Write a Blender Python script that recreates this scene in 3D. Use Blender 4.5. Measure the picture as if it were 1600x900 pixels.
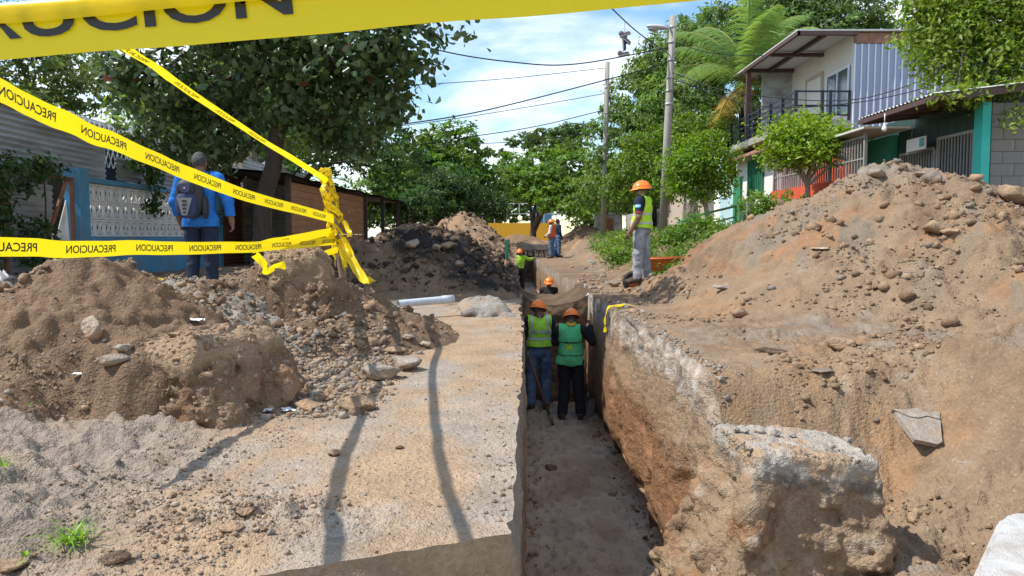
import bpy, bmesh, math, random
import numpy as np
from mathutils import Vector, Matrix
for o in list(bpy.data.objects): bpy.data.objects.remove(o)
SC = bpy.context.scene
COL = SC.collection
rng = np.random.default_rng(11)
random.seed(5)
# ------------------------------------------------------------------ camera
CZ, F, TH = 0.95, 1200.0, math.atan(80 / 1200)
cd = bpy.data.cameras.new('camera'); cam = bpy.data.objects.new('camera', cd); COL.objects.link(cam)
cam.location = (0, 0, CZ); cam.rotation_euler = (math.pi / 2 - TH, 0, 0)
cd.lens = 27.0; cd.sensor_width = 36.0; cd.clip_start = 0.05; cd.clip_end = 3000
SC.camera = cam
# ------------------------------------------------------------------ world, sun, exposure
SUN = Vector((-0.72, -0.10, 1.0)).normalized()
w = bpy.data.worlds.new('World'); SC.world = w; w.use_nodes = True
nt = w.node_tree; nt.nodes.clear()
out = nt.nodes.new('ShaderNodeOutputWorld'); bg = nt.nodes.new('ShaderNodeBackground')
sky = nt.nodes.new('ShaderNodeTexSky'); sky.sky_type = 'NISHITA'; sky.sun_disc = False
sky.sun_elevation = math.asin(SUN.z); sky.sun_rotation = math.atan2(SUN.x, SUN.y)
sky.air_density = 1.2; sky.dust_density = 0.15; sky.ozone_density = 3.0
tc = nt.nodes.new('ShaderNodeTexCoord'); sx = nt.nodes.new('ShaderNodeSeparateXYZ')
nt.links.new(tc.outputs['Generated'], sx.inputs[0])
def wm(op, a, b):
    n = nt.nodes.new('ShaderNodeMath'); n.operation = op
    for i, v in enumerate((a, b)):
        if isinstance(v, (int, float)): n.inputs[i].default_value = v
        else: nt.links.new(v, n.inputs[i])
    return n.outputs[0]
zz = wm('ADD', wm('MAXIMUM', sx.outputs[2], 0.0), 0.22)
cb = nt.nodes.new('ShaderNodeCombineXYZ')
nt.links.new(wm('DIVIDE', sx.outputs[0], zz), cb.inputs[0]); nt.links.new(wm('DIVIDE', sx.outputs[1], zz), cb.inputs[1])
cn = nt.nodes.new('ShaderNodeTexNoise'); cn.inputs['Scale'].default_value = 1.25; cn.inputs['Detail'].default_value = 7
cn.inputs['Roughness'].default_value = 0.56; cn.inputs['Distortion'].default_value = 0.25
nt.links.new(cb.outputs[0], cn.inputs['Vector'])
cr = nt.nodes.new('ShaderNodeMapRange'); cr.interpolation_type = 'SMOOTHSTEP'
cr.inputs[1].default_value = 0.42; cr.inputs[2].default_value = 0.64; cr.inputs[3].default_value = 0.04; cr.inputs[4].default_value = 0.92
nt.links.new(cn.outputs[0], cr.inputs[0])
mx = nt.nodes.new('ShaderNodeMix'); mx.data_type = 'RGBA'
mx.inputs[7].default_value = (7.0, 7.3, 7.7, 1)
hsv = nt.nodes.new('ShaderNodeHueSaturation'); hsv.inputs['Saturation'].default_value = 1.2; nt.links.new(sky.outputs[0], hsv.inputs['Color'])
nt.links.new(cr.outputs[0], mx.inputs[0]); nt.links.new(hsv.outputs[0], mx.inputs[6])
nt.links.new(mx.outputs[2], bg.inputs[0]); bg.inputs[1].default_value = 0.15
nt.links.new(bg.outputs[0], out.inputs[0])
sl = bpy.data.lights.new('sun', 'SUN'); sl.energy = 4.4; sl.angle = math.radians(0.5); sl.color = (1.0, 0.95, 0.87)
so = bpy.data.objects.new('sun', sl); COL.objects.link(so); so.location = SUN * 60
so.rotation_euler = SUN.to_track_quat('Z', 'Y').to_euler()
SC.view_settings.view_transform = 'Standard'; SC.view_settings.look = 'None'
SC.view_settings.exposure = 0.46; SC.view_settings.gamma = 1.0; SC.view_settings.use_curve_mapping = False
SC.cycles.max_bounces = 6; SC.cycles.diffuse_bounces = 3; SC.cycles.transmission_bounces = 4; SC.cycles.transparent_max_bounces = 6
# ------------------------------------------------------------------ pixel helpers (1600x900 photograph -> place)
cT, sT = math.cos(TH), math.sin(TH)
def P(px, py, d):
    u = (px - 800) / F; v = (450 - py) / F
    dy = cT + v * sT; dz = -sT + v * cT; k = d / dy
    return Vector((u * k, d, CZ + dz * k))
def G(px, py, z=0.0):
    u = (px - 800) / F; v = (450 - py) / F
    dy = cT + v * sT; dz = -sT + v * cT; k = (z - CZ) / dz
    return Vector((u * k, dy * k, z))
# ------------------------------------------------------------------ noise
_pm = rng.permutation(256); PERM = np.concatenate([_pm, _pm, _pm]).astype(np.int32)
VAL = rng.uniform(-1, 1, 256)
def vnoise(x, y, z):
    x = np.asarray(x, float); y = np.asarray(y, float); z = np.asarray(z, float)
    x, y, z = np.broadcast_arrays(x, y, z)
    xf, yf, zf = np.floor(x), np.floor(y), np.floor(z)
    xi, yi, zi = xf.astype(np.int32) & 255, yf.astype(np.int32) & 255, zf.astype(np.int32) & 255
    u, v, t = x - xf, y - yf, z - zf
    u = u * u * u * (u * (u * 6 - 15) + 10); v = v * v * v * (v * (v * 6 - 15) + 10); t = t * t * t * (t * (t * 6 - 15) + 10)
    def g(a, b, c): return VAL[PERM[PERM[PERM[xi + a] + yi + b] + zi + c]]
    x00 = g(0,0,0) * (1-u) + g(1,0,0) * u; x10 = g(0,1,0) * (1-u) + g(1,1,0) * u
    x01 = g(0,0,1) * (1-u) + g(1,0,1) * u; x11 = g(0,1,1) * (1-u) + g(1,1,1) * u
    return (x00 * (1-v) + x10 * v) * (1-t) + (x01 * (1-v) + x11 * v) * t
def fbm(x, y, z=0.0, s=1.0, o=4, g=0.5, ridge=False):
    r = 0.0; a = 1.0; tot = 0.0
    for i in range(o):
        n = vnoise(np.asarray(x) * s + 17.3 * i, np.asarray(y) * s + 5.1 * i, np.asarray(z) * s + 9.7 * i)
        if ridge: n = 1 - 2 * np.abs(n)
        r = r + a * n; tot += a; a *= g; s *= 2.03
    return r / tot
def worley(x, y, s=1.0, seed=0):
    x = np.asarray(x) * s; y = np.asarray(y) * s
    xi = np.floor(x).astype(np.int32); yi = np.floor(y).astype(np.int32); best = np.full(x.shape, 9.0)
    for a in (-1, 0, 1):
        for b in (-1, 0, 1):
            h = PERM[PERM[(xi + a + seed) & 255] + ((yi + b) & 255)]
            cx = xi + a + 0.5 + 0.42 * VAL[h]; cy = yi + b + 0.5 + 0.42 * VAL[(h * 7 + 31) & 255]
            best = np.minimum(best, (x - cx) ** 2 + (y - cy) ** 2)
    return np.sqrt(best)
def sst(x, a, b):
    t = np.clip((np.asarray(x, float) - a) / (b - a), 0, 1); return t * t * (3 - 2 * t)
def lerp(a, b, t):
    t = np.asarray(t)[..., None]; return np.asarray(a) * (1 - t) + np.asarray(b) * t
# ------------------------------------------------------------------ object helpers
ORG = {}
def tag(o, label=None, cat=None, group=None, kind=None):
    if label: o['label'] = label
    if cat: o['category'] = cat
    if group: o['group'] = group
    if kind: o['kind'] = kind
    return o
def thing(name, label, cat, loc=(0, 0, 0), group=None):
    o = bpy.data.objects.new(name, None); COL.objects.link(o); o.location = loc; o.empty_display_size = 0.2
    ORG[o.name] = np.array(loc, float); return tag(o, label, cat, group)
def npmesh(name, V, Fc, mats, col=None, smooth=True, midx=None):
    """V (n,3); Fc (m,k) int array or list of faces"""
    me = bpy.data.meshes.new(name)
    V = np.asarray(V, float)
    if isinstance(Fc, np.ndarray):
        m, k = Fc.shape
        me.vertices.add(len(V)); me.vertices.foreach_set('co', V.astype(np.float32).ravel())
        me.loops.add(m * k); me.loops.foreach_set('vertex_index', Fc.astype(np.int32).ravel())
        me.polygons.add(m); me.polygons.foreach_set('loop_start', np.arange(0, m * k, k, dtype=np.int32))
        me.update(calc_edges=True)
    else:
        me.from_pydata([tuple(v) for v in V], [], [tuple(int(i) for i in f) for f in Fc]); me.update()
    if not isinstance(mats, (list, tuple)): mats = [mats]
    for m_ in mats: me.materials.append(m_)
    if col is not None:
        ca = me.color_attributes.new('Col', 'FLOAT_COLOR', 'POINT')
        c4 = np.ones((len(V), 4), np.float32); c4[:, :3] = np.clip(col, 0, 1); ca.data.foreach_set('color', c4.ravel())
    if smooth: me.polygons.foreach_set('use_smooth', np.ones(len(me.polygons), bool))
    if midx is not None: me.polygons.foreach_set('material_index', np.asarray(midx, np.int32))
    me.validate(); return me
def add(name, V, Fc, mats, parent=None, col=None, smooth=True, origin=None, midx=None):
    """world-space vertices -> object (child of parent, or top level with its origin at `origin`)"""
    V = np.asarray(V, float)
    if parent is not None: org = ORG[parent.name]; loc = np.zeros(3)
    else:
        org = np.array(origin, float) if origin is not None else np.zeros(3); loc = org
    me = npmesh(name, V - org, Fc, mats, col, smooth, midx)
    o = bpy.data.objects.new(name, me); COL.objects.link(o); o.location = loc
    if parent is not None: o.parent = parent
    ORG[o.name] = org; return o
class MB:
    def __init__(s): s.v = []; s.f = []; s.c = []; s.cc = None
    def put(s, V, Fc):
        n = len(s.v); s.v += [tuple(p) for p in V]; s.f += [tuple(i + n for i in f) for f in Fc]
        if s.cc is not None: s.c += [s.cc] * len(V)
        return s
    def box(s, c, d, R=None, bev=0.0):
        x, y, z = [k / 2 for k in d]; b = min(bev, x * .9, y * .9, z * .9)
        if b <= 0:
            V = [(-x,-y,-z),(x,-y,-z),(x,y,-z),(-x,y,-z),(-x,-y,z),(x,-y,z),(x,y,z),(-x,y,z)]
            Fc = [(0,3,2,1),(4,5,6,7),(0,1,5,4),(1,2,6,5),(2,3,7,6),(3,0,4,7)]
        else:
            bm = bmesh.new(); bmesh.ops.create_cube(bm, size=1)
            for v in bm.verts: v.co = Vector((v.co.x * 2 * x, v.co.y * 2 * y, v.co.z * 2 * z))
            bmesh.ops.bevel(bm, geom=bm.edges[:], offset=b, segments=2, affect='EDGES', profile=0.6)
            bm.verts.index_update(); V = [v.co.copy() for v in bm.verts]; Fc = [[v.index for v in f.verts] for f in bm.faces]; bm.free()
        V = [Vector(v) for v in V]
        if R is not None: V = [R @ v for v in V]
        c = Vector(c); return s.put([v + c for v in V], Fc)
    def bb(s, a, b, bev=0.0):
        a = Vector(a); b = Vector(b); return s.box((a + b) / 2, [abs(b[i] - a[i]) for i in range(3)], None, bev)
    def tube(s, pts, r, n=8, cap=True):
        pts = [Vector(p) for p in pts]; m = len(pts)
        if isinstance(r, (int, float)): r = [r] * m
        V = []; nrm = None
        for i, p in enumerate(pts):
            t = (pts[min(i + 1, m - 1)] - pts[max(i - 1, 0)])
            if t.length < 1e-9: t = Vector((0, 0, 1))
            t.normalize()
            if nrm is None:
                nrm = t.cross(Vector((0, 0, 1)) if abs(t.z) < 0.9 else Vector((1, 0, 0))).normalized()
            else:
                nrm = (nrm - t * nrm.dot(t)).normalized()
            b = t.cross(nrm)
            for k in range(n):
                a = 2 * math.pi * k / n; V.append(p + (nrm * math.cos(a) + b * math.sin(a)) * r[i])
        Fc = [(i*n+k, i*n+(k+1)%n, (i+1)*n+(k+1)%n, (i+1)*n+k) for i in range(m-1) for k in range(n)]
        if cap: Fc += [tuple(range(n-1, -1, -1)), tuple(range((m-1)*n, m*n))]
        return s.put(V, Fc)
    def lathe(s, prof, n=20, M=None):
        V = []; m = len(prof)
        for (r, z) in prof:
            for k in range(n):
                a = 2 * math.pi * k / n; V.append(Vector((r * math.cos(a), r * math.sin(a), z)))
        Fc = [(i*n+k, i*n+(k+1)%n, (i+1)*n+(k+1)%n, (i+1)*n+k) for i in range(m-1) for k in range(n)]
        if M is not None: V = [M @ v for v in V]
        return s.put(V, Fc)
    def prism(s, poly, dirv):
        """poly: list of 3D points (planar), extruded by dirv"""
        n = len(poly); d = Vector(dirv); V = [Vector(p) for p in poly]; V += [p + d for p in V]
        return s.put(V, [tuple(range(n-1,-1,-1)), tuple(range(n, 2*n))] + [(k,(k+1)%n,n+(k+1)%n,n+k) for k in range(n)])
    def obj(s, name, mat, parent=None, smooth=False, origin=None):
        return add(name, s.v, s.f, mat, parent, np.array(s.c) if s.c else None, smooth, origin)
def grid_faces(nu, nv, off=0):
    i = np.arange(nu - 1)[:, None] * nv + np.arange(nv - 1)[None, :]
    return (np.stack([i, i + 1, i + nv + 1, i + nv], -1).reshape(-1, 4) + off)
# ------------------------------------------------------------------ signed distance bodies -> one continuous skin
def surface_nets(f, o, h):
    s = f < 0; nx, ny, nz = f.shape
    cnt = sum(s[a:nx-1+a, b:ny-1+b, c:nz-1+c].astype(np.int8) for a in (0,1) for b in (0,1) for c in (0,1))
    I, J, K = np.nonzero((cnt > 0) & (cnt < 8)); acc = np.zeros((len(I), 3)); n = np.zeros(len(I))
    for a, b in [((0,0,0),(1,0,0)),((0,1,0),(1,1,0)),((0,0,1),(1,0,1)),((0,1,1),(1,1,1)),((0,0,0),(0,1,0)),((1,0,0),(1,1,0)),
                 ((0,0,1),(0,1,1)),((1,0,1),(1,1,1)),((0,0,0),(0,0,1)),((1,0,0),(1,0,1)),((0,1,0),(0,1,1)),((1,1,0),(1,1,1))]:
        va = f[I+a[0], J+a[1], K+a[2]]; vb = f[I+b[0], J+b[1], K+b[2]]; cr_ = (va < 0) != (vb < 0)
        t = np.where(cr_, va / np.where(va == vb, 1, va - vb), 0)
        for k in range(3): acc[:, k] += np.where(cr_, a[k] + t * (b[k] - a[k]), 0)
        n += cr_
    V = np.stack([I, J, K], 1) + acc / n[:, None]
    idx = np.full(f.shape, -1, np.int64); idx[I, J, K] = np.arange(len(I)); Q = []
    for ax in range(3):
        sl0 = [slice(1, None)] * 3; sl0[ax] = slice(0, -1); sl1 = list(sl0); sl1[ax] = slice(1, None)
        A = s[tuple(sl0)]; B = s[tuple(sl1)]
        C = np.argwhere(A != B); off = np.ones(3, int); off[ax] = 0; C = C + off
        e1 = np.zeros(3, int); e1[(ax+1) % 3] = 1; e2 = np.zeros(3, int); e2[(ax+2) % 3] = 1
        g = lambda c: idx[c[:,0], c[:,1], c[:,2]]
        q = np.stack([g(C-e1-e2), g(C-e2), g(C), g(C-e1)], 1); flip = ~s[C[:,0], C[:,1], C[:,2]]
        q[flip] = q[flip][:, ::-1]; Q.append(q)
    Q = np.concatenate(Q); Q = Q[(Q >= 0).all(1)]
    return V * h + o, Q
class SDF:
    def __init__(s, lo, hi, h):
        s.h = h; s.o = np.array(lo, float); n = np.ceil((np.array(hi) - s.o) / h).astype(int) + 1
        s.f = np.full(n, 1.0); s.t = np.zeros(n, np.int16); s.n = n
    def _reg(s, lo, hi, m):
        a = np.clip(np.floor((np.array(lo) - m - s.o) / s.h).astype(int), 0, s.n - 1); b = np.clip(np.ceil((np.array(hi) + m - s.o) / s.h).astype(int) + 1, 1, s.n)
        sl = tuple(slice(a[k], b[k]) for k in range(3))
        X, Y, Z = np.meshgrid(*[s.o[k] + s.h * np.arange(a[k], b[k]) for k in range(3)], indexing='ij'); return sl, X, Y, Z
    def _mix(s, sl, d, k, tg):
        f = s.f[sl]; closer = d < f; s.t[sl] = np.where(closer, tg, s.t[sl])
        if k > 0:
            hh = np.clip(0.5 + 0.5 * (f - d) / k, 0, 1); s.f[sl] = f * (1 - hh) + d * hh - k * hh * (1 - hh)
        else: s.f[sl] = np.minimum(f, d)
    def cap(s, a, b, ra, rb, tg=0, k=0.02, sq=None):
        a = np.array(a, float); b = np.array(b, float); m = max(ra, rb); lo = np.minimum(a, b) - m; hi = np.maximum(a, b) + m
        sl, X, Y, Z = s._reg(lo, hi, 0.06); ab = b - a; L = max(ab @ ab, 1e-9)
        t = np.clip(((X-a[0])*ab[0] + (Y-a[1])*ab[1] + (Z-a[2])*ab[2]) / L, 0, 1)
        d = np.sqrt((X-a[0]-t*ab[0])**2 + (Y-a[1]-t*ab[1])**2 + (Z-a[2]-t*ab[2])**2) - (ra + (rb-ra)*t)
        s._mix(sl, d, k, tg)
    def ell(s, c, r, tg=0, k=0.03, R=None):
        c = np.array(c, float); m = max(r); sl, X, Y, Z = s._reg(c - m, c + m, 0.06)
        p = np.stack([X-c[0], Y-c[1], Z-c[2]], -1)
        if R is not None: p = p @ np.array(R)
        r = np.array(r, float); k0 = np.linalg.norm(p / r, axis=-1); k1 = np.linalg.norm(p / r**2, axis=-1)
        s._mix(sl, k0 * (k0 - 1) / np.maximum(k1, 1e-6), k, tg)
    def mesh(s):
        V, Q = surface_nets(s.f, s.o, s.h); ijk = np.clip(np.round((V - s.o) / s.h).astype(int), 0, s.n - 1)
        return V, Q, s.t[ijk[:,0], ijk[:,1], ijk[:,2]]
def vnormals(V, Q):
    n = np.zeros_like(V); a = V[Q[:,2]] - V[Q[:,0]]; b = V[Q[:,3 if Q.shape[1] > 3 else 1]] - V[Q[:,1 if Q.shape[1] > 3 else 0]]
    fn = np.cross(a, b) if Q.shape[1] > 3 else np.cross(V[Q[:,1]]-V[Q[:,0]], V[Q[:,2]]-V[Q[:,0]])
    for k in range(Q.shape[1]): np.add.at(n, Q[:,k], fn)
    return n / np.maximum(np.linalg.norm(n, axis=1, keepdims=True), 1e-12)
def vsmooth(V, Q, it=2, lam=0.5):
    for _ in range(it):
        acc = np.zeros_like(V); c = np.zeros(len(V)); k = Q.shape[1]
        for j in range(k):
            np.add.at(acc, Q[:,j], V[Q[:,(j+1)%k]]); np.add.at(c, Q[:,j], 1)
            np.add.at(acc, Q[:,(j+1)%k], V[Q[:,j]]); np.add.at(c, Q[:,(j+1)%k], 1)
        V = V * (1-lam) + lam * acc / np.maximum(c, 1)[:, None]
    return V
def submesh(V, Q, keep):
    q = Q[keep]; u, inv = np.unique(q, return_inverse=True); return V[u], inv.reshape(q.shape), u
# ------------------------------------------------------------------ materials
def newmat(name):
    m = bpy.data.materials.new(name); m.use_nodes = True; n = m.node_tree; b = n.nodes['Principled BSDF']; return m, n, b
def N(n, t, **kw):
    x = n.nodes.new(t)
    for k, v in kw.items():
        if k in x.inputs: x.inputs[k].default_value = v
        else: setattr(x, k, v)
    return x
def mat(name, c, rough=0.7, var=0.15, scale=6.0, bump=0.0, bscale=40.0, metal=0.0, dirt=None, dirt_amt=0.5, dirt_scale=2.0, stretch=None, spec=0.5):
    m, n, b = newmat(name); L = n.links.new
    tcn = N(n, 'ShaderNodeTexCoord'); mp = N(n, 'ShaderNodeMapping'); L(tcn.outputs['Object'], mp.inputs[0])
    if stretch: mp.inputs['Scale'].default_value = stretch
    nz = N(n, 'ShaderNodeTexNoise', Scale=scale, Detail=6.0, Roughness=0.6); L(mp.outputs[0], nz.inputs['Vector'])
    mr = N(n, 'ShaderNodeMapRange'); mr.inputs[1].default_value = 0.3; mr.inputs[2].default_value = 0.7
    mr.inputs[3].default_value = 1 - var; mr.inputs[4].default_value = 1 + var; L(nz.outputs[0], mr.inputs[0])
    mu = N(n, 'ShaderNodeMix', data_type='RGBA', blend_type='MULTIPLY'); mu.inputs[0].default_value = 1
    mu.inputs[6].default_value = (*c, 1); L(mr.outputs[0], mu.inputs[7]); res = mu.outputs[2]
    if dirt:
        n2 = N(n, 'ShaderNodeTexNoise', Scale=dirt_scale, Detail=8.0, Roughness=0.65); L(mp.outputs[0], n2.inputs['Vector'])
        m2 = N(n, 'ShaderNodeMapRange'); m2.inputs[1].default_value = 0.42; m2.inputs[2].default_value = 0.68; m2.inputs[4].default_value = dirt_amt
        L(n2.outputs[0], m2.inputs[0]); mm = N(n, 'ShaderNodeMix', data_type='RGBA'); mm.inputs[7].default_value = (*dirt, 1)
        L(m2.outputs[0], mm.inputs[0]); L(res, mm.inputs[6]); res = mm.outputs[2]
    L(res, b.inputs['Base Color']); b.inputs['Roughness'].default_value = rough; b.inputs['Metallic'].default_value = metal
    b.inputs['Specular IOR Level'].default_value = spec
    if bump > 0:
        n3 = N(n, 'ShaderNodeTexNoise', Scale=bscale, Detail=5.0, Roughness=0.6); L(mp.outputs[0], n3.inputs['Vector'])
        bp = N(n, 'ShaderNodeBump', Strength=bump, Distance=0.02); L(n3.outputs[0], bp.inputs['Height']); L(bp.outputs[0], b.inputs['Normal'])
    return m
def soil_mat(name, grain=1.0, bump=0.75, speck=0.3):
    """earth: colour from the mesh's Col attribute, broken up by grains, pebbles and crumbs"""
    m, n, b = newmat(name); L = n.links.new
    at = N(n, 'ShaderNodeAttribute', attribute_name='Col'); tcn = N(n, 'ShaderNodeTexCoord'); co = tcn.outputs['Object']
    n1 = N(n, 'ShaderNodeTexNoise', Scale=3.1 * grain, Detail=9.0, Roughness=0.68); L(co, n1.inputs['Vector'])
    n2 = N(n, 'ShaderNodeTexNoise', Scale=42.0 * grain, Detail=5.0, Roughness=0.62); L(co, n2.inputs['Vector'])
    v1 = N(n, 'ShaderNodeTexVoronoi', Scale=48.0 * grain); L(co, v1.inputs['Vector'])
    v2 = N(n, 'ShaderNodeTexVoronoi', Scale=130.0 * grain); L(co, v2.inputs['Vector'])
    def mrange(s, a, b_, c, d):
        q = N(n, 'ShaderNodeMapRange'); q.inputs[1].default_value = a; q.inputs[2].default_value = b_; q.inputs[3].default_value = c; q.inputs[4].default_value = d
        L(s, q.inputs[0]); return q.outputs[0]
    def mul(a, f):
        q = N(n, 'ShaderNodeMix', data_type='RGBA', blend_type='MULTIPLY'); q.inputs[0].default_value = 1; L(a, q.inputs[6]); L(f, q.inputs[7]); return q.outputs[2]
    c = mul(at.outputs['Color'], mrange(n1.outputs[0], 0.3, 0.7, 0.78, 1.2)); c = mul(c, mrange(n2.outputs[0], 0.25, 0.75, 0.80, 1.18))
    # odd pale and dark pebbles in the earth
    th = N(n, 'ShaderNodeSeparateColor'); L(v1.outputs['Color'], th.inputs[0])
    pk = mrange(th.outputs[0], 0.90, 0.93, 0, speck); pm = N(n, 'ShaderNodeMath', operation='MULTIPLY'); L(pk, pm.inputs[0]); L(mrange(v1.outputs['Distance'], 0.3, 0.45, 1, 0), pm.inputs[1])
    q = N(n, 'ShaderNodeMix', data_type='RGBA'); q.inputs[7].default_value = (0.42, 0.37, 0.31, 1); L(pm.outputs[0], q.inputs[0]); L(c, q.inputs[6]); c = q.outputs[2]
    L(c, b.inputs['Base Color']); b.inputs['Roughness'].default_value = 0.95; b.inputs['Specular IOR Level'].default_value = 0.15
    hs = N(n, 'ShaderNodeMath', operation='MULTIPLY_ADD'); L(v1.outputs['Distance'], hs.inputs[0]); hs.inputs[1].default_value = -0.5; L(n2.outputs[0], hs.inputs[2])
    h2 = N(n, 'ShaderNodeMath', operation='MULTIPLY_ADD'); L(v2.outputs['Distance'], h2.inputs[0]); h2.inputs[1].default_value = -0.35; L(hs.outputs[0], h2.inputs[2])
    bp = N(n, 'ShaderNodeBump', Strength=bump, Distance=0.022); L(h2.outputs[0], bp.inputs['Height']); L(bp.outputs[0], b.inputs['Normal'])
    return m
def leaf_mat(name, trans=0.42, rough=0.45):
    m, n, b = newmat(name); L = n.links.new
    at = N(n, 'ShaderNodeAttribute', attribute_name='Col'); L(at.outputs['Color'], b.inputs['Base Color']); b.inputs['Roughness'].default_value = rough
    b.inputs['Specular IOR Level'].default_value = 0.35
    tr = N(n, 'ShaderNodeBsdfTranslucent'); hs = N(n, 'ShaderNodeHueSaturation', Saturation=1.12, Value=1.75); hs.inputs['Hue'].default_value = 0.485
    L(at.outputs['Color'], hs.inputs['Color']); L(hs.outputs[0], tr.inputs['Color'])
    mxs = N(n, 'ShaderNodeMixShader'); mxs.inputs[0].default_value = trans; L(b.outputs[0], mxs.inputs[1]); L(tr.outputs[0], mxs.inputs[2])
    L(mxs.outputs[0], n.nodes['Material Output'].inputs[0]); return m
SOIL = soil_mat('earth'); SOILF = soil_mat('earth_far', 0.5); LEAF = leaf_mat('leaves'); LEAFT = leaf_mat('leaves_thick', 0.25, 0.35)
BARK = mat('bark', (0.06, 0.045, 0.034), 0.9, 0.35, 9, 0.8, 30, stretch=(1, 1, 0.25))
BARKG = mat('bark_grey', (0.30, 0.26, 0.21), 0.9, 0.3, 9, 0.6, 30, stretch=(1, 1, 0.3))
CONC = mat('concrete', (0.36, 0.345, 0.32), 0.9, 0.18, 5, 0.35, 60, dirt=(0.16, 0.14, 0.12), dirt_amt=0.6, dirt_scale=3)
TAN = np.array((0.380, 0.265, 0.168)); SLAB = np.array((0.330, 0.280, 0.225)); SAND = np.array((0.285, 0.235, 0.185)); BROWN = np.array((0.258, 0.170, 0.106))
DARK = np.array((0.075, 0.055, 0.042)); RUST = np.array((0.36, 0.19, 0.10)); PALE = np.array((0.46, 0.39, 0.30)); GREY = np.array((0.31, 0.28, 0.24))
# ================================================================== THE GROUND AND THE TRENCH
DAM0, DAM1, END = 13.2, 15.6, 38.0
def xl(y):   # left lip of the trench
    y = np.asarray(y, float)
    e = 0.0 + 0.022 * (y - 2.4) + 0.018 * fbm(y, 0.3, 0, 1.7, 4) + 0.012 * fbm(y, 4.3, 0, 9, 3) - 0.11 * np.maximum(0, fbm(y, 7.7, 0, 3.3, 4) - 0.15)
    e = np.where(y > 8.0, e + 0.05 * fbm(y, 2.2, 0, 2.0, 3) - 0.06 * sst(y, 8.2, 9.5), e)
    e = np.where(y > 14, 0.12 + 0.02 * fbm(y, 1, 0, 1, 3), e)
    return np.where(y < 2.42, e - (2.42 - y) * 2.3, e)
def xr(y):   # right lip
    y = np.asarray(y, float)
    e = 1.42 - 0.014 * (y - 5) + 0.035 * fbm(y, 8.3, 0, 1.5, 4) + 0.02 * fbm(y, 6.1, 0, 8, 3)
    e = np.where(y < 5.0, e + 0.26 * sst(y, 5.1, 4.3), e)
    return np.where(y > 14, 1.30 + 0.03 * fbm(y, 3, 0, 1.2, 4) - 0.012 * (y - 15), e)
def zfloor(y):
    y = np.asarray(y, float); return np.where(y < 14.4, -1.86, -1.90 + 0.6 * sst(y, 20, 30))
def ground_z(x, y):
    x = np.asarray(x, float); y = np.asarray(y, float); x, y = np.broadcast_arrays(x, y)
    L = x < 0.7
    nb = fbm(x, y, 0, 0.9, 3); nm = fbm(x, y, 3, 4.0, 4); nf = fbm(x, y, 5, 17, 4, 0.6)
    # left: slab by the trench, loose grey sand farther left, pavement beyond
    far = sst(-x, 0.85 + 0.12 * (y - 2.3), 1.7 + 0.12 * (y - 2.3))
    cr_ = np.maximum(0, 0.55 - worley(x, y, 11)) * 0.05
    zl = 0.012 * nb + 0.006 * nm + 0.0045 * nf + far * (0.035 * nb + 0.05 * nm + 0.026 * nf + 0.03 * fbm(x, y, 14, 7, 3, 0.6, True) + 1.0 * cr_ - 0.05 * np.maximum(0, 0.42 - worley(x, y * 0.8, 2.6, 40)) + 0.10 * sst(-x, 1.2, 3.2)) + 0.16 * sst(-x, 3.6, 4.6)
    clump = np.exp(-(((x + 0.85) / 0.35) ** 2 + ((y - 2.52) / 0.22) ** 2)); zl = zl + clump * (0.035 + 0.03 * nf + cr_)
    # right: flat dirt beside the trench, broken-down hollow round the road block, verge rising to the pavement
    rgh = 0.35 + 0.75 * sst(x, 1.6, 2.4); zr = 0.02 * nb + rgh * (0.04 * nm + 0.03 * nf + 1.2 * cr_ * sst(nb, -0.3, 0.3) + 0.02 * fbm(x, y, 15, 9, 3, 0.6, True))
    hol = sst(y, 5.5 + 0.12 * (x - 1.4), 4.7) * sst(x, 3.7, 2.2); zr = zr - 0.70 * hol + hol * (0.05 * nm + 0.03 * nf + 0.04 * fbm(x, y, 21, 2, 3, 0.6, True))
    zr = zr + 0.30 * sst(x, 2.9, 3.6) * sst(y, 6.6, 5.2) * (1 + 0.5 * nm) + 0.06 * sst(x, 1.9, 3.0) * sst(y, 7, 5.5)
    bank = sst(x, 2.0 + 0.02 * (y - 12), 4.3) * sst(y, 7.5, 10.5); zr = zr + 1.02 * bank + 0.05 * nm * bank
    z = np.where(L, zl, zr)
    return z * (1 - sst(y, 70, 120)) + sst(y, 70, 120) * 0.1
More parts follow.
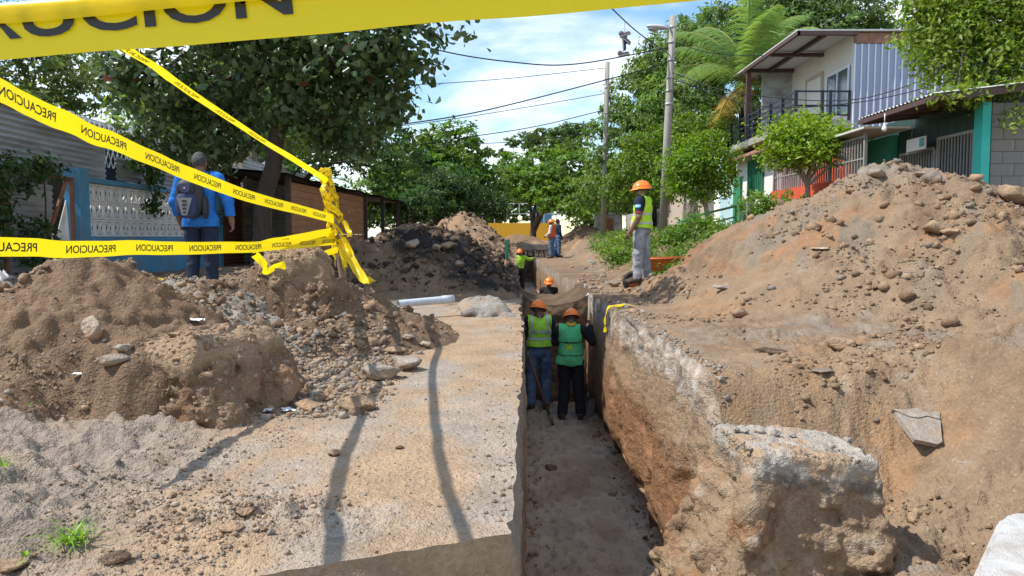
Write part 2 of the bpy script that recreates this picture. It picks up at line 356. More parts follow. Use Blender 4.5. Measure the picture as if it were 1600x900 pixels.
def ground_c(x, y):
    n1 = fbm(x, y, 1, 1.3, 5, 0.6); n2 = fbm(x, y, 8, 0.55, 3); n3 = fbm(x, y, 2, 5, 4, 0.6)
    far = sst(-x, 0.95 + 0.12 * (y - 2.3), 1.6 + 0.12 * (y - 2.3))
    st = fbm(x * 1.3, y * 0.8, 4, 1.6, 6, 0.66)
    c = lerp(TAN * 0.96, SLAB * 1.0, sst(st, -0.15, 0.30))
    c = lerp(c, SAND * 0.95, far * sst(y, 1.5, 2.2)); c = lerp(c, TAN * 0.8, far * sst(n1, 0.15, 0.5) * 0.7)
    cr_ = lerp(TAN * 0.80, TAN * np.array((0.92, 0.80, 0.68)), sst(n1, 0.0, 0.4)); cr_ = lerp(cr_, SAND * 1.0, sst(n2 + 0.5 * n3, 0.08, 0.35) * 0.75)
    cr_ = lerp(cr_, PALE * 0.8, sst(n3, 0.3, 0.6) * 0.5); cr_ = lerp(cr_, BROWN * 0.9, sst(-n3 + n2, 0.15, 0.5) * 0.6)
    cr_ = lerp(cr_, BROWN * 0.8, sst(y, 10, 12) * sst(n1, -0.3, 0.2) * sst(y, 30, 20) * 0.85)
    cr_ = lerp(cr_, BROWN * 1.1, sst(x, 3.0, 4.4) * sst(y, 12, 15) * 0.8)
    c = np.where((np.asarray(x) < 0.7)[..., None], c, cr_ * 0.84)
    c = lerp(c, BROWN * 0.9, sst(y, 11, 13) * (np.asarray(x) < 0.7) * 0.8)
    return c
def rows(y0, y1, q):
    n = int(math.log(y1 / y0) / q); return list(np.exp(np.linspace(math.log(y0), math.log(y1), n)))
YR = rows(1.35, 60, 0.0066) + list(np.linspace(62, 110, 16)) + [150, 220, 350, 600, 1000]
YR = np.array(sorted([y for y in YR if min(abs(y - DAM0), abs(y - DAM1), abs(y - END)) > 0.03] + [DAM0, DAM1, END]))
tL = np.concatenate([np.linspace(0, 0.74, 250), [0.8, 0.95, 1.2, 1.7, 2.6, 4.5]]); tR = np.concatenate([np.linspace(0, 0.72, 230), [0.8, 0.95, 1.2, 1.7, 2.6, 4.5]])
V = []; Fq = []; off = 0
for sgn, t in ((-1, tL), (1, tR)):
    e = xl(YR) if sgn < 0 else xr(YR)
    Y = np.repeat(YR[:, None], len(t), 1); X = e[:, None] + sgn * t[None, :] * Y
    Z = ground_z(X, Y); V.append(np.stack([X, Y, Z], -1).reshape(-1, 3))
    f = grid_faces(len(YR), len(t), off); Fq.append(f if sgn > 0 else f[:, ::-1]); off += X.size
def mid_rows(mask):
    yy = YR[mask]; t = np.linspace(0, 1, 26); a = xl(yy); b = xr(yy)
    X = a[:, None] + (b - a)[:, None] * t; Y = np.repeat(yy[:, None], 26, 1)
    za = ground_z(a, yy); zb = ground_z(b, yy); Z = za[:, None] * (1 - t) + zb[:, None] * t
    k = (np.sin(np.pi * t) ** 0.5)[None, :]
    if yy[0] < 20: Z = Z + k * (-0.22 + 0.10 * fbm(X, Y, 2, 3, 4))
    return X, Y, Z
for m_ in ((YR >= DAM0) & (YR <= DAM1), YR >= END):
    X, Y, Z = mid_rows(m_); V.append(np.stack([X, Y, Z], -1).reshape(-1, 3)); Fq.append(grid_faces(*X.shape, off)[:, ::-1][:, ::-1]); off += X.size
V = np.concatenate(V); C = ground_c(V[:, 0], V[:, 1])
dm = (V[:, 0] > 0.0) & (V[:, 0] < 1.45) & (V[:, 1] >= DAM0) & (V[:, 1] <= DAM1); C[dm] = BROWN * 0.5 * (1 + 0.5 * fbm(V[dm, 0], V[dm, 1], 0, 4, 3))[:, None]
tag(add('ground', V, np.concatenate(Fq), SOIL, col=C), kind='structure')
# trench walls ---------------------------------------------------------------------------------------------------
def wall(name, side, y0, y1, nz, amp, cfun):
    yy = YR[(YR >= y0) & (YR <= y1)]; e = xl(yy) if side < 0 else xr(yy); zt = ground_z(e + 1e-6 * side, yy) if True else 0
    zb = zfloor(yy) - 0.05; s = np.linspace(0, 1, nz)[None, :]
    Y = np.repeat(yy[:, None], nz, 1); Z = zt[:, None] * (1 - s) + zb[:, None] * s; dep = zt[:, None] - Z
    fade = sst(dep, 0.0, 0.10)
    n = 0.04 * fbm(Y, Z * 0.6, 3.1 * side, 1.6, 4) + 0.035 * fbm(Y * 2.5, Z * 0.6, 1.0, 3.0, 4, 0.6) + 0.022 * fbm(Y, Z, 7, 13, 4, 0.6) + 0.012 * fbm(Y, Z, 2, 40, 2)
    n = n + 0.02 * fbm(Y * 2.2, Z * 0.55, 11, 9, 4, 0.65)
    D = amp * n * fade
    if side > 0:
        D = D - 0.02 * fade - 0.10 * sst(dep, 0.35, 0.8) * (0.6 + 0.8 * fbm(Y, 0, 4, 0.8, 2)) + 0.16 * sst(Z, -1.45, -1.85) * (1 + fbm(Y, 0, 9, 2.2, 3))
        D = D + 0.07 * fade * sst(fbm(Y, Z, 21, 2.1, 3), 0.05, 0.5)
    else: D = D * 0.8 + 0.01 * fade - 0.02 * sst(Z, -1.2, -1.9)
    D = D * (1 - 0.75 * sst(Y, 9.3, 10.8))
    X = e[:, None] + D
    Yd = Y + 0.05 * fade * fbm(Y, Z, 31, 5, 3) * amp
    f = grid_faces(len(yy), nz); f = f if side < 0 else f[:, ::-1]
    Vv = np.stack([X, Yd, Z], -1).reshape(-1, 3)
    return tag(add(name, Vv, f[:, ::-1], SOIL, col=cfun(Y.ravel(), Z.ravel(), dep.ravel())), kind='structure')
def cR(y, z, dep):
    n = fbm(y, z, 2, 2.2, 5, 0.62); st = fbm(y * 6, z * 0.8, 1, 1.5, 4, 0.6); m = fbm(y, z * 1.5, 6, 7, 4, 0.6)
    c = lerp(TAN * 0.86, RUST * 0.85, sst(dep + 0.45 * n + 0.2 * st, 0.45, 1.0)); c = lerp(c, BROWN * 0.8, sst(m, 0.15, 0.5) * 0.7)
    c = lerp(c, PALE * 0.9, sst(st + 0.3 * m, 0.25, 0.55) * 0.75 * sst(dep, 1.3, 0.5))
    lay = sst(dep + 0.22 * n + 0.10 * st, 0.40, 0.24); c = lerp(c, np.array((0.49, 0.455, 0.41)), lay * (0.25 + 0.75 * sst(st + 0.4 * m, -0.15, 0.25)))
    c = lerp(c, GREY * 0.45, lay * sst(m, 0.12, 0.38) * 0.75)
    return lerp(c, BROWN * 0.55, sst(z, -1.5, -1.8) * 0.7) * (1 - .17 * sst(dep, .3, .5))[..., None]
def cL(y, z, dep):
    n = fbm(y, z, 5, 2.2, 5, 0.62); st = fbm(y * 5, z * 0.8, 1, 2.5, 4, 0.6)
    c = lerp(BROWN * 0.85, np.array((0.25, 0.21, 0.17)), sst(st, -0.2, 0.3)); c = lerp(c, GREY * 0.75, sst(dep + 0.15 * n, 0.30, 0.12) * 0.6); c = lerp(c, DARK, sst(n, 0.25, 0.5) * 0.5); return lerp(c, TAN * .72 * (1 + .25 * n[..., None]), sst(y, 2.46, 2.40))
def cB(y, z, dep):
    c = cR(y, z, dep); return lerp(c, BROWN * 1.0, 0.35)
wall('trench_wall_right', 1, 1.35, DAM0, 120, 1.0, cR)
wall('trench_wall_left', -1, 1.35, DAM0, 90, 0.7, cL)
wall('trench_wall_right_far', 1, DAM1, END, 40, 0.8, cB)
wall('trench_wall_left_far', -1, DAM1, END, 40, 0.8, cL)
def bank(name, y, sgn, cc):
    a = float(xl(y)); b = float(xr(y)); nx, nz = 60, 70; t = np.linspace(0, 1, nx)[:, None]; s = np.linspace(0, 1, nz)[None, :]
    X = a + (b - a) * t + 0 * s; za = ground_z(a - 1e-3, y) * (1 - t) + ground_z(b + 1e-3, y) * t
    if y < 20: za = za + np.sin(np.pi * t) ** 0.5 * (-0.22 + 0.10 * fbm(X[:, :1], y, 2, 3, 4))
    zb = float(zfloor(y)) - 0.05; Z = za * (1 - s) + zb * s; dep = za - Z; fd = sst(dep, 0, 0.12) * np.sin(np.pi * t) ** 0.3
    Y = y - sgn * fd * (0.10 * fbm(X, Z, 1, 2, 4) + 0.05 * fbm(X, Z, 4, 8, 3) + 0.28 * sst(Z, -0.9, -1.9))
    X = X.copy(); X[0] -= 0.12; X[-1] += 0.12
    n = fbm(X, Z, 3, 3, 4).ravel(); f = grid_faces(nx, nz)
    return tag(add(name, np.stack([X, Y, Z], -1).reshape(-1, 3), f if sgn > 0 else f[:, ::-1], SOIL, col=lerp(cc, cc * 1.8, sst(n, 0, 0.5))), kind='structure')
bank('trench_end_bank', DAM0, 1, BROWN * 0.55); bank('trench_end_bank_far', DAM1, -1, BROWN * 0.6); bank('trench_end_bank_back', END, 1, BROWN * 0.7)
def floor(name, y0, y1, n):
    yy = YR[(YR >= y0) & (YR <= y1)]; t = np.linspace(-0.18, 1.18, n)[None, :]; a = xl(yy); b = xr(yy)
    a = np.maximum(a, -0.4); X = a[:, None] + (b - a)[:, None] * t; Y = np.repeat(yy[:, None], n, 1)
    fp = np.maximum(0, 0.34 - worley(X * 1.6, Y, 4.2, 9)) * 0.10
    Z = zfloor(Y) + 0.035 * fbm(X, Y, 1, 2, 3) + 0.028 * fbm(X, Y, 5, 9, 4, 0.6) - 2.2 * fp + 0.10 * sst(np.abs(t - 0.5), 0.43, 0.62)
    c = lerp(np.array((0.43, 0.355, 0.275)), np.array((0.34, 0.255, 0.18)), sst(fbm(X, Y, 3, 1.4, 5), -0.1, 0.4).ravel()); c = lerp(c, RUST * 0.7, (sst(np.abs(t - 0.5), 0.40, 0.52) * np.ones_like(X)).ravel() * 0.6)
    return tag(add(name, np.stack([X, Y, Z], -1).reshape(-1, 3), grid_faces(*X.shape)[:, ::-1], SOIL, col=c), kind='structure')
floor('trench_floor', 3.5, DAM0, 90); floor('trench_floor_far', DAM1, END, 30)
# ================================================================== HEAPS OF SPOIL
HEAPS = []
def heap(name, label, fun, box, res, cfun, grp='heaps of dug soil', rough=1.0, mat_=None):
    """fun(x,y) -> height above the ground; kept where it stands proud of it"""
    x0, x1, y0, y1 = box; nx = int((x1 - x0) / res); ny = int((y1 - y0) / res)
    X, Y = np.meshgrid(np.linspace(x0, x1, nx), np.linspace(y0, y1, ny), indexing='ij')
    def hz(x, y):
        h = fun(x, y); k = sst(h, -0.12, 0.16)
        wx = x + 0.06 * fbm(x, y, 4, 6, 2); wy = y + 0.06 * fbm(x, y, 8, 6, 2); cm = sst(fbm(x, y, 12, 1.7, 3), -0.05, 0.35)
        cl = cm * (np.maximum(0, 0.55 - worley(wx, wy, 6.0, 3)) * 0.06 + np.maximum(0, 0.55 - worley(wx, wy, 17, 8)) * 0.05)
        sl_ = fbm(x, y, 6, 3.5, 5, 0.62); sl_ = np.where(sl_ > 0.1, sl_ * 1.5 - 0.05, sl_)
        return h + rough * k * (0.10 * fbm(x, y, 2, 1.5, 4) + 0.055 * sl_ + 0.014 * fbm(x, y, 9, 24, 4, 0.6) + cl - 0.01)
    Hh = hz(X, Y); Z = ground_z(X, Y) + Hh
    HEAPS.append((box, hz))
    keep = Hh > -0.02; f = grid_faces(nx, ny); f = f[keep.ravel()[f].any(1)]
    Z = np.where(keep, Z, np.minimum(Z, ground_z(X, Y) - 0.03))
    Vv = np.stack([X, Y, Z], -1).reshape(-1, 3)
    nn = vnormals(Vv, f[:, ::-1]); dn = 0.03 * rough * fbm(Vv[:, 0], Vv[:, 1], Vv[:, 2], 9, 4, 0.6) * sst(Hh.ravel(), 0.05, 0.2)
    Vv = Vv - nn * dn[:, None]
    u, inv = np.unique(f, return_inverse=True); cc = cfun(Vv[u, 0], Vv[u, 1], Vv[u, 2], Hh.ravel()[u], -nn[u])
    org = (0.5 * (x0 + x1), 0.5 * (y0 + y1), 0)
    return tag(add(name, Vv[u], inv.reshape(f.shape), mat_ or SOIL, col=cc, origin=org), label, 'dirt heap', grp)
def cone(x, y, cx, cy, h, r, p=1.0, sx=1.0):
    q = np.sqrt(((x - cx) * sx) ** 2 + (y - cy) ** 2 + (0.10 * r) ** 2) / r; q = q - 0.06
    return h * (1 - q ** p)
def smax(a, b, k=0.12):
    h = np.clip(0.5 + 0.5 * (a - b) / k, 0, 1); return b * (1 - h) + a * h + k * h * (1 - h)
def lump(x, y, cx, cy, h, r, sx=1.0, sharp=7.0):
    w_ = 0.16 * fbm(x, y, 3, 2.5, 3) + 0.05 * fbm(x, y, 1, 9, 2); q = np.sqrt(((x - cx) * sx) ** 2 + (y - cy) ** 2) / r + w_
    return h * (1 - q ** sharp)
def f1(x, y):
    a = cone(x, y, -2.80, 5.05, 0.70, 1.32); b = lump(x, y, -1.88, 4.35, 0.36, 0.50, 0.9, 6.0); b = np.where(b < -0.3, -0.3, b)
    return smax(a, b, 0.10)
def c1(x, y, z, h, n):
    s = fbm(x, y, z, 2.5, 4); c = lerp(BROWN * 1.1, TAN * 0.78, sst(s, -0.15, 0.3)); c = lerp(c, SAND * 1.0, sst(-x + 0.4 * s, 2.55, 3.0) * sst(z, 0.75, 0.4))
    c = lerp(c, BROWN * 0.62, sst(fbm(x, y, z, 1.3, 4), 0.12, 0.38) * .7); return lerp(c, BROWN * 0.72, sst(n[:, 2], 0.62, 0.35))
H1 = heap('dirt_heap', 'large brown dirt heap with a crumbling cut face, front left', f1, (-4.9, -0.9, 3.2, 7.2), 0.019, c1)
def f2(x, y): return cone(x, y, -2.55, 6.25, 0.62, 1.0)
def cg(x, y, z, h, n): return lerp(GREY * 0.95, TAN * 0.7, sst(fbm(x, y, z, 3, 4), 0.0, 0.4))
heap('gravel_heap', 'pale grey gravel heap between the two brown dirt heaps', f2, (-4.0, -1.2, 5.0, 7.6), 0.02, cg, rough=1.25)
def f3(x, y):
    a = lump(x, y, -1.98, 6.85, 0.66, 0.55, 0.95, 4.0); b = cone(x, y, -1.80, 7.2, 0.62, 1.22); b = np.maximum(b, -0.3); a = np.maximum(a, -0.3)
    return smax(a, b, 0.10)
def c3(x, y, z, h, n):
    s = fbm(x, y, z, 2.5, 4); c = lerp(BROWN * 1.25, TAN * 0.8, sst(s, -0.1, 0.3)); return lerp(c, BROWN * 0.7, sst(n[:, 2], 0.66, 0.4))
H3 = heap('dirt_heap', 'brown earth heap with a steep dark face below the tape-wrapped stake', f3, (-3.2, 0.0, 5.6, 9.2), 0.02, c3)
def f4(x, y): return smax(cone(x, y, -1.75, 14.2, 1.32, 2.3), cone(x, y, -0.75, 12.6, 0.35, 1.2), 0.2)
def c4(x, y, z, h, n):
    s = fbm(x, y, z, 1.1, 4); blk = sst(z + 0.5 * s + 0.35 * (x + 1.7), 0.42, 0.62); c = lerp(BROWN * 0.95, np.array((0.034, 0.030, 0.027)), blk)
    return lerp(c, BROWN, sst(fbm(x, y, z, 3, 3), 0.25, 0.45) * 0.35)
heap('asphalt_heap', 'black asphalt and brown soil heap left of the trench', f4, (-4.6, 0.12, 11.2, 17.0), 0.035, c4, rough=2.2)
def f5(x, y): return smax(cone(x, y, -1.15, 18.0, 1.55, 2.1), cone(x, y, -0.9, 21.5, 0.9, 1.6), 0.3)
heap('dirt_heap', 'tall reddish brown dirt heap behind the black asphalt heap', f5, (-3.6, 0.1, 15.6, 24), 0.045, rough=1.8, cfun=lambda x, y, z, h, n: lerp(BROWN * 1.25, TAN * 0.75, sst(fbm(x, y, z, 2, 4), -0.1, 0.4)))
CR5 = [(2.95, 13.0, 0.32), (3.3, 12.2, 0.95), (4.0, 11.5, 1.42), (4.7, 11.2, 1.78), (5.35, 11.0, 2.06), (5.8, 10.8, 1.90), (6.35, 10.4, 1.38), (7.2, 9.8, 1.22), (9.0, 8.6, 1.25)]
def f6(x, y):
    h = np.full(np.shape(x), -9.0)
    for i in range(len(CR5) - 1):
        a = np.array(CR5[i]); b = np.array(CR5[i + 1])
        for t in np.linspace(0, 1, 4, endpoint=False):
            p = a * (1 - t) + b * t; d = np.sqrt((x - p[0]) ** 2 + ((y - p[1]) * (1.0)) ** 2 + 0.05); k = np.where(y < p[1], 0.47, 0.75) + 0.34 * np.clip((p[0] - x) / d, 0, 1) * (y < p[1])
            h = np.maximum(h, p[2] + 0.10 - k * d)
    g = ground_z(x, y); gul = 0.10 * fbm((x + 0.25 * y) * 3.0, (y - 0.3 * x) * 0.6, 4, 1.0, 5, 0.6) + 0.05 * fbm(x, y, 13, 4.5, 4, 0.6, True) * sst(fbm(x, y, 7, 0.8, 2), -0.1, 0.3)
    return h - g + gul
def c6(x, y, z, h, n):
    s = fbm(x, y, z, 0.9, 4); st = fbm((x - 0.55 * y) * 1.6, (y + x) * 0.35, 3, 1.4, 5, 0.6); c = lerp(TAN * 0.74, TAN * np.array((0.88, 0.70, 0.55)), sst(s, 0.05, 0.45))
    c = lerp(c, np.array((0.235, 0.195, 0.145)), sst(st, 0.0, 0.3) * 0.9); c = lerp(c, BROWN * .72, sst(-st, 0.12, 0.4) * 0.75); c = lerp(c, RUST * .95, sst(fbm(x, y, z, 1.7, 4), .2, .45) * .6); c = lerp(c, np.array((0.30, 0.27, 0.22)), sst(z, 1.45, 1.9) * sst(s, -0.3, 0.3) * 0.8)
    return lerp(c, TAN * 0.78, sst(z, 0.5, 0.2) * 0.6) * 0.9
heap('dirt_heap', 'very large sunlit tan dirt heap on the right, in front of the houses', f6, (1.45, 10.5, 6.2, 15.0), 0.034, c6, rough=1.5)
def f7(x, y): return np.maximum(cone(x, y, 0.4, 43, 1.15, 3.4), cone(x, y, 3.0, 45, 0.9, 3.0))
heap('dirt_heap', 'distant dark brown dirt heap across the street by the yellow wall', f7, (-3.6, 6.5, 39, 49), 0.12, lambda x, y, z, h, n: lerp(BROWN * 0.8, BROWN * 1.4, sst(fbm(x, y, z, 1.5, 4), 0, 0.4)), mat_=SOILF)
def top_z(x, y):
    x = np.asarray(x, float); y = np.asarray(y, float); z = ground_z(x, y); h = np.zeros_like(z)
    for (b, hz) in HEAPS:
        m_ = (x > b[0]) & (x < b[1]) & (y > b[2]) & (y < b[3])
        if m_.any():
            hh = np.zeros_like(z); hh[m_] = hz(x[m_], y[m_]); h = np.maximum(h, hh)
    return z + h
def hit(px, py, d0=1.6, d1=45.0):
    """where the sight line through a photograph point meets the earth"""
    ds = np.exp(np.linspace(math.log(d0), math.log(d1), 900)); a = P(px, py, 1.0); dx = a.x; dz = a.z - CZ
    xs = dx * ds; zs = CZ + dz * ds; t = top_z(xs, ds); i = np.nonzero(zs < t)[0]
    if len(i) == 0: return None
    i = int(i[0]); return Vector((xs[i], ds[i], t[i]))
def tz(x, y): return float(top_z(np.array([x]), np.array([y]))[0])
# ================================================================== ROAD BLOCK, RUBBLE, STONES
def hull_rock(seed, n=16, flat=0.75):
    r = np.random.default_rng(seed); bm = bmesh.new()
    for i in range(n):
        v = r.normal(size=3); v /= np.linalg.norm(v); v *= r.uniform(0.8, 1.1); bm.verts.new((v[0] * r.uniform(.8, 1.1), v[1] * 0.85, v[2] * flat))
    bmesh.ops.convex_hull(bm, input=bm.verts[:]); bmesh.ops.delete(bm, geom=[v for v in bm.verts if not v.link_faces], context='VERTS')
    bmesh.ops.triangulate(bm, faces=bm.faces[:]); bm.verts.index_update()
    V = np.array([v.co[:] for v in bm.verts]); Fc = np.array([[v.index for v in f.verts] for f in bm.faces]); bm.free(); return V, Fc
ROCKS = [hull_rock(100 + i, 12 + i % 3 * 4, [0.6, 0.75, 0.9][i % 3]) for i in range(9)]
def fine_rock(seed, sub=3, amp=0.22, flat=0.75):
    bm = bmesh.new(); bmesh.ops.create_icosphere(bm, subdivisions=sub, radius=1); bm.verts.index_update()
    V = np.array([v.co[:] for v in bm.verts]); Fc = np.array([[v.index for v in f.verts] for f in bm.faces]); bm.free()
    r = np.random.default_rng(seed)
    for _ in range(9):   # planar breaks
        n = r.normal(size=3); n /= np.linalg.norm(n); d = V @ n; c = r.uniform(0.55, 0.85); V = V - np.maximum(0, d - c)[:, None] * n
    o = seed * 3.7; V = V * (1 + amp * fbm(V[:, 0] + o, V[:, 1], V[:, 2], 2.2, 4, 0.6))[:, None]; V[:, 2] *= flat; return V, Fc
FROCKS = [fine_rock(200 + i, 3, 0.25, [0.6, 0.75, 0.85][i % 3]) for i in range(6)]
def rotmats(n, r):
    q = r.normal(size=(n, 4)); q /= np.linalg.norm(q, axis=1, keepdims=True); w_, x, y, z = q.T
    return np.stack([1-2*(y*y+z*z), 2*(x*y-z*w_), 2*(x*z+y*w_), 2*(x*y+z*w_), 1-2*(x*x+z*z), 2*(y*z-x*w_), 2*(x*z-y*w_), 2*(y*z+x*w_), 1-2*(x*x+y*y)], 1).reshape(-1, 3, 3)
def scatter(name, X, Y, S, cols, sink=0.25, label=None, cat=None, r=None, zf=None):
    r = r or rng; Z = (zf or top_z)(X, Y); n = len(X); pick = r.integers(0, len(ROCKS), n); Vs = []; Fs = []; Cs = []; off = 0
    R = rotmats(n, r); cc = cols[r.integers(0, len(cols), n)] * r.uniform(0.75, 1.2, (n, 1))
    for k, (rv, rf) in enumerate(ROCKS):
        m_ = np.nonzero(pick == k)[0]
        if len(m_) == 0: continue
        v = np.einsum('nij,vj->nvi', R[m_], rv) * S[m_][:, None, None]; v[:, :, 2] *= 0.8
        v = v + np.stack([X[m_], Y[m_], Z[m_] + S[m_] * (0.6 - sink * 1.6)], 1)[:, None, :]
        Vs.append(v.reshape(-1, 3)); Fs.append((rf[None] + (np.arange(len(m_)) * len(rv))[:, None, None]).reshape(-1, 3) + off); off += len(m_) * len(rv)
        Cs.append(np.repeat(cc[m_], len(rv), 0))
    o = add(name, np.concatenate(Vs), np.concatenate(Fs), SOIL, col=np.concatenate(Cs), smooth=False)
    return tag(o, label, cat, kind='stuff')
def power(n, lo, hi, a=2.2, r=None):
    u = (r or rng).uniform(size=n); return (lo ** (1 - a) + u * (hi ** (1 - a) - lo ** (1 - a))) ** (1 / (1 - a))
EC = np.array([BROWN * 1.1, TAN * 0.8, TAN * 0.95, SAND, BROWN * 1.4]); GC = np.array([GREY * .82, PALE * 0.7, SAND * 1.15, SAND * 0.9, TAN * 0.8])
def scat_box(name, box, n, lo, hi, cols, cond=None, label=None, cat='clods', a=2.2, near=True):
    x0, x1, y0, y1 = box; Y = np.exp(rng.uniform(math.log(y0), math.log(y1), n)) if near else rng.uniform(y0, y1, n); X = rng.uniform(x0, x1, n)
    if cond is not None: m_ = cond(X, Y); X = X[m_]; Y = Y[m_]
    return scatter(name, X, Y, power(len(X), lo, hi, a), cols, label=label, cat=cat)
dens = lambda X, Y, s, a, b: rng.uniform(size=len(X)) < sst(fbm(X, Y, 3, s, 3), a, b)
scat_box('loose_clods', (-4.6, -1.0, 3.3, 6.8), 14000, 0.004, 0.035, EC, lambda X, Y: (HEAPS[0][1](X, Y) > 0.0) & dens(X, Y, 1.6, -0.15, 0.4), 'loose brown clods over the front left heap')
scat_box('gravel', (-3.6, -1.3, 5.2, 7.5), 6000, 0.006, 0.034, GC, lambda X, Y: HEAPS[1][1](X, Y) > 0.0, 'grey gravel stones over the pale heap')
scat_box('loose_clods', (-3.0, -0.1, 5.8, 9.0), 6500, 0.005, 0.035, EC, lambda X, Y: (HEAPS[2][1](X, Y) > 0.0) & dens(X, Y, 1.6, -0.2, 0.3), 'loose brown clods over the heap by the stake')
scat_box('loose_clods', (2.0, 8.5, 6.5, 13.5), 30000, 0.007, 0.10, np.array([TAN * .74, TAN * .82, TAN * .7, SAND * .95, BROWN * 1.1]), lambda X, Y: (HEAPS[5][1](X, Y) > 0.0) & dens(X, Y, 1.3, 0.0, 0.45), 'loose tan clods and stones over the large right heap', a=2.75)
scat_box('loose_clods', (-4.4, 0.05, 11.3, 22), 9000, 0.010, 0.11, np.array([BROWN * .7, BROWN * .9, DARK, DARK * .6]), lambda X, Y: top_z(X, Y) > 0.1, 'loose dark clods over the asphalt heap')
scat_box('loose_sand_crumbs', (-2.6, -0.75, 1.7, 4.6), 14000, 0.003, 0.018, np.array([SAND, SAND * .85, SAND * 1.2, BROWN * 1.2]), lambda X, Y: (X < -0.85 - 0.12 * (Y - 2.3)) & dens(X, Y, 2.2, -0.2, 0.35), 'crumbs of grey sand on the near left ground', a=2.6)
def blob(cx, cy, s, n):
    return cx + rng.normal(size=n) * s, cy + rng.normal(size=n) * s
X, Y = blob(-0.90, 2.52, 0.15, 1100); scatter('clod_spill', X, Y, power(1100, 0.003, 0.018, 2.5), EC, label='small spill of brown clods on the near slab')
scat_box('slab_grit', (-1.4, -0.02, 2.0, 9.0), 1500, 0.003, 0.014, GC, lambda X, Y: X < xl(Y) - 0.03, 'fine grit lying on the concrete slab', a=3.0)
for bx_, hi_, n_, lb in (((-4.4, -1.3, 3.5, 6.6), 0, 900, 'angular brown clods breaking out of the front left heap'), ((-3.0, -0.6, 6.0, 8.6), 2, 500, 'angular brown clods on the heap by the stake'), ((2.2, 8.0, 7.2, 13.0), 5, 1300, 'angular earth clods breaking out of the large right heap')):
    scat_box('earth_clods', bx_, n_, 0.022, 0.085 if hi_ < 5 else 0.14, np.array([BROWN, BROWN * 1.2, TAN * .75, BROWN * .8]), lambda X, Y, hi_=hi_: (HEAPS[hi_][1](X, Y) > 0.03) & dens(X, Y, 1.2, -.1, .3), lb, a=2.0)
Y = rng.uniform(2.4, 11, 420); X = xl(Y) - np.abs(rng.normal(size=420)) * .07 - .012; scatter('lip_crumbs', X, Y, power(420, .003, .018, 2.4), np.array([TAN * .8, SAND, GREY]), label='crumbs of earth along the left trench lip')
Y = rng.uniform(5.2, 11, 900); X = xr(Y) + np.abs(rng.normal(size=900)) * .07 + .012; scatter('lip_crumbs', X, Y, power(900, .006, .035, 2.3), np.array([TAN * .8, PALE * .8, GREY]), label='crumbs of earth along the right trench lip')
# rubble spilling between the left heaps and the slab
X = rng.uniform(-1.75, -0.72, 6000); Y = rng.uniform(4.0, 6.6, 6000); m_ = rng.uniform(size=6000) < sst(-X, 0.55 + 0.07 * (Y - 4), 1.15 + 0.07 * (Y - 4)); X = X[m_]; Y = Y[m_]
scatter('rubble_spill', X, Y, power(len(X), 0.007, 0.05, 2.5), np.concatenate([GC, EC]), label='grey and brown rubble spilling onto the slab')
scat_box('loose_clods', (1.45, 4.8, 2.4, 9.5), 15000, 0.008, 0.055, np.array([TAN * .78, TAN * .66, TAN * .85, BROWN * 1.1]), lambda X, Y: (X > xr(Y) + 0.02) & dens(X, Y, 1.4, -0.1, 0.4), 'loose tan clods on the ground right of the trench', a=2.5)
scat_box('loose_clods', (1.25, 3.8, 9.0, 24.0), 4000, 0.012, 0.09, np.array([BROWN, BROWN * 1.4, TAN * .8, GREY]), lambda X, Y: (X > xr(Y) + 0.03) & dens(X, Y, 0.9, -0.1, 0.3), 'brown clods around the standing worker')
zf_ = lambda X, Y: zfloor(Y) + 0.01
Y = rng.uniform(5.5, 13, 700); X = np.where(rng.uniform(size=700) < 0.6, xr(Y) - np.abs(rng.normal(size=700)) * 0.12, xl(Y) + np.abs(rng.normal(size=700)) * 0.12)
scatter('floor_crumbs', X, Y, power(700, 0.006, 0.05, 2.4), EC, zf=zf_, label='crumbs of earth along the foot of the trench walls')
# single stones one can point to: (px, py, size m, colour, name, label)
def stone(px, py, s, c, name, label, cat, k=0, d=None, rz=None, sink=0.3):
    p = hit(px, py) if d is None else P(px, py, d)
    if p is None: return
    v, f = FROCKS[k % len(FROCKS)]; a = (px * 7 % 360) * math.pi / 180 if rz is None else rz
    R = np.array(Matrix.Rotation(a, 3, 'Z')); s = np.array(s if hasattr(s, '__len__') else (s, s * .85, s * .8))
    V_ = (v * s) @ R.T; n = fbm(v[:, 0] + px, v[:, 1], v[:, 2], 3, 4); cc = lerp(np.array(c) * 0.8, np.array(c) * 1.1, sst(n, -0.3, 0.3)); cc = lerp(cc, BROWN * 1.35, sst(v[:, 2] + .5 * n, .15, -.25) * .8 + .15)
    return tag(add(name, V_ + np.array(p) + np.array((0, 0, s[2] * (0.75 - 2 * sink * 0.5))), f, SOIL, col=cc, origin=p, smooth=False), label, cat)
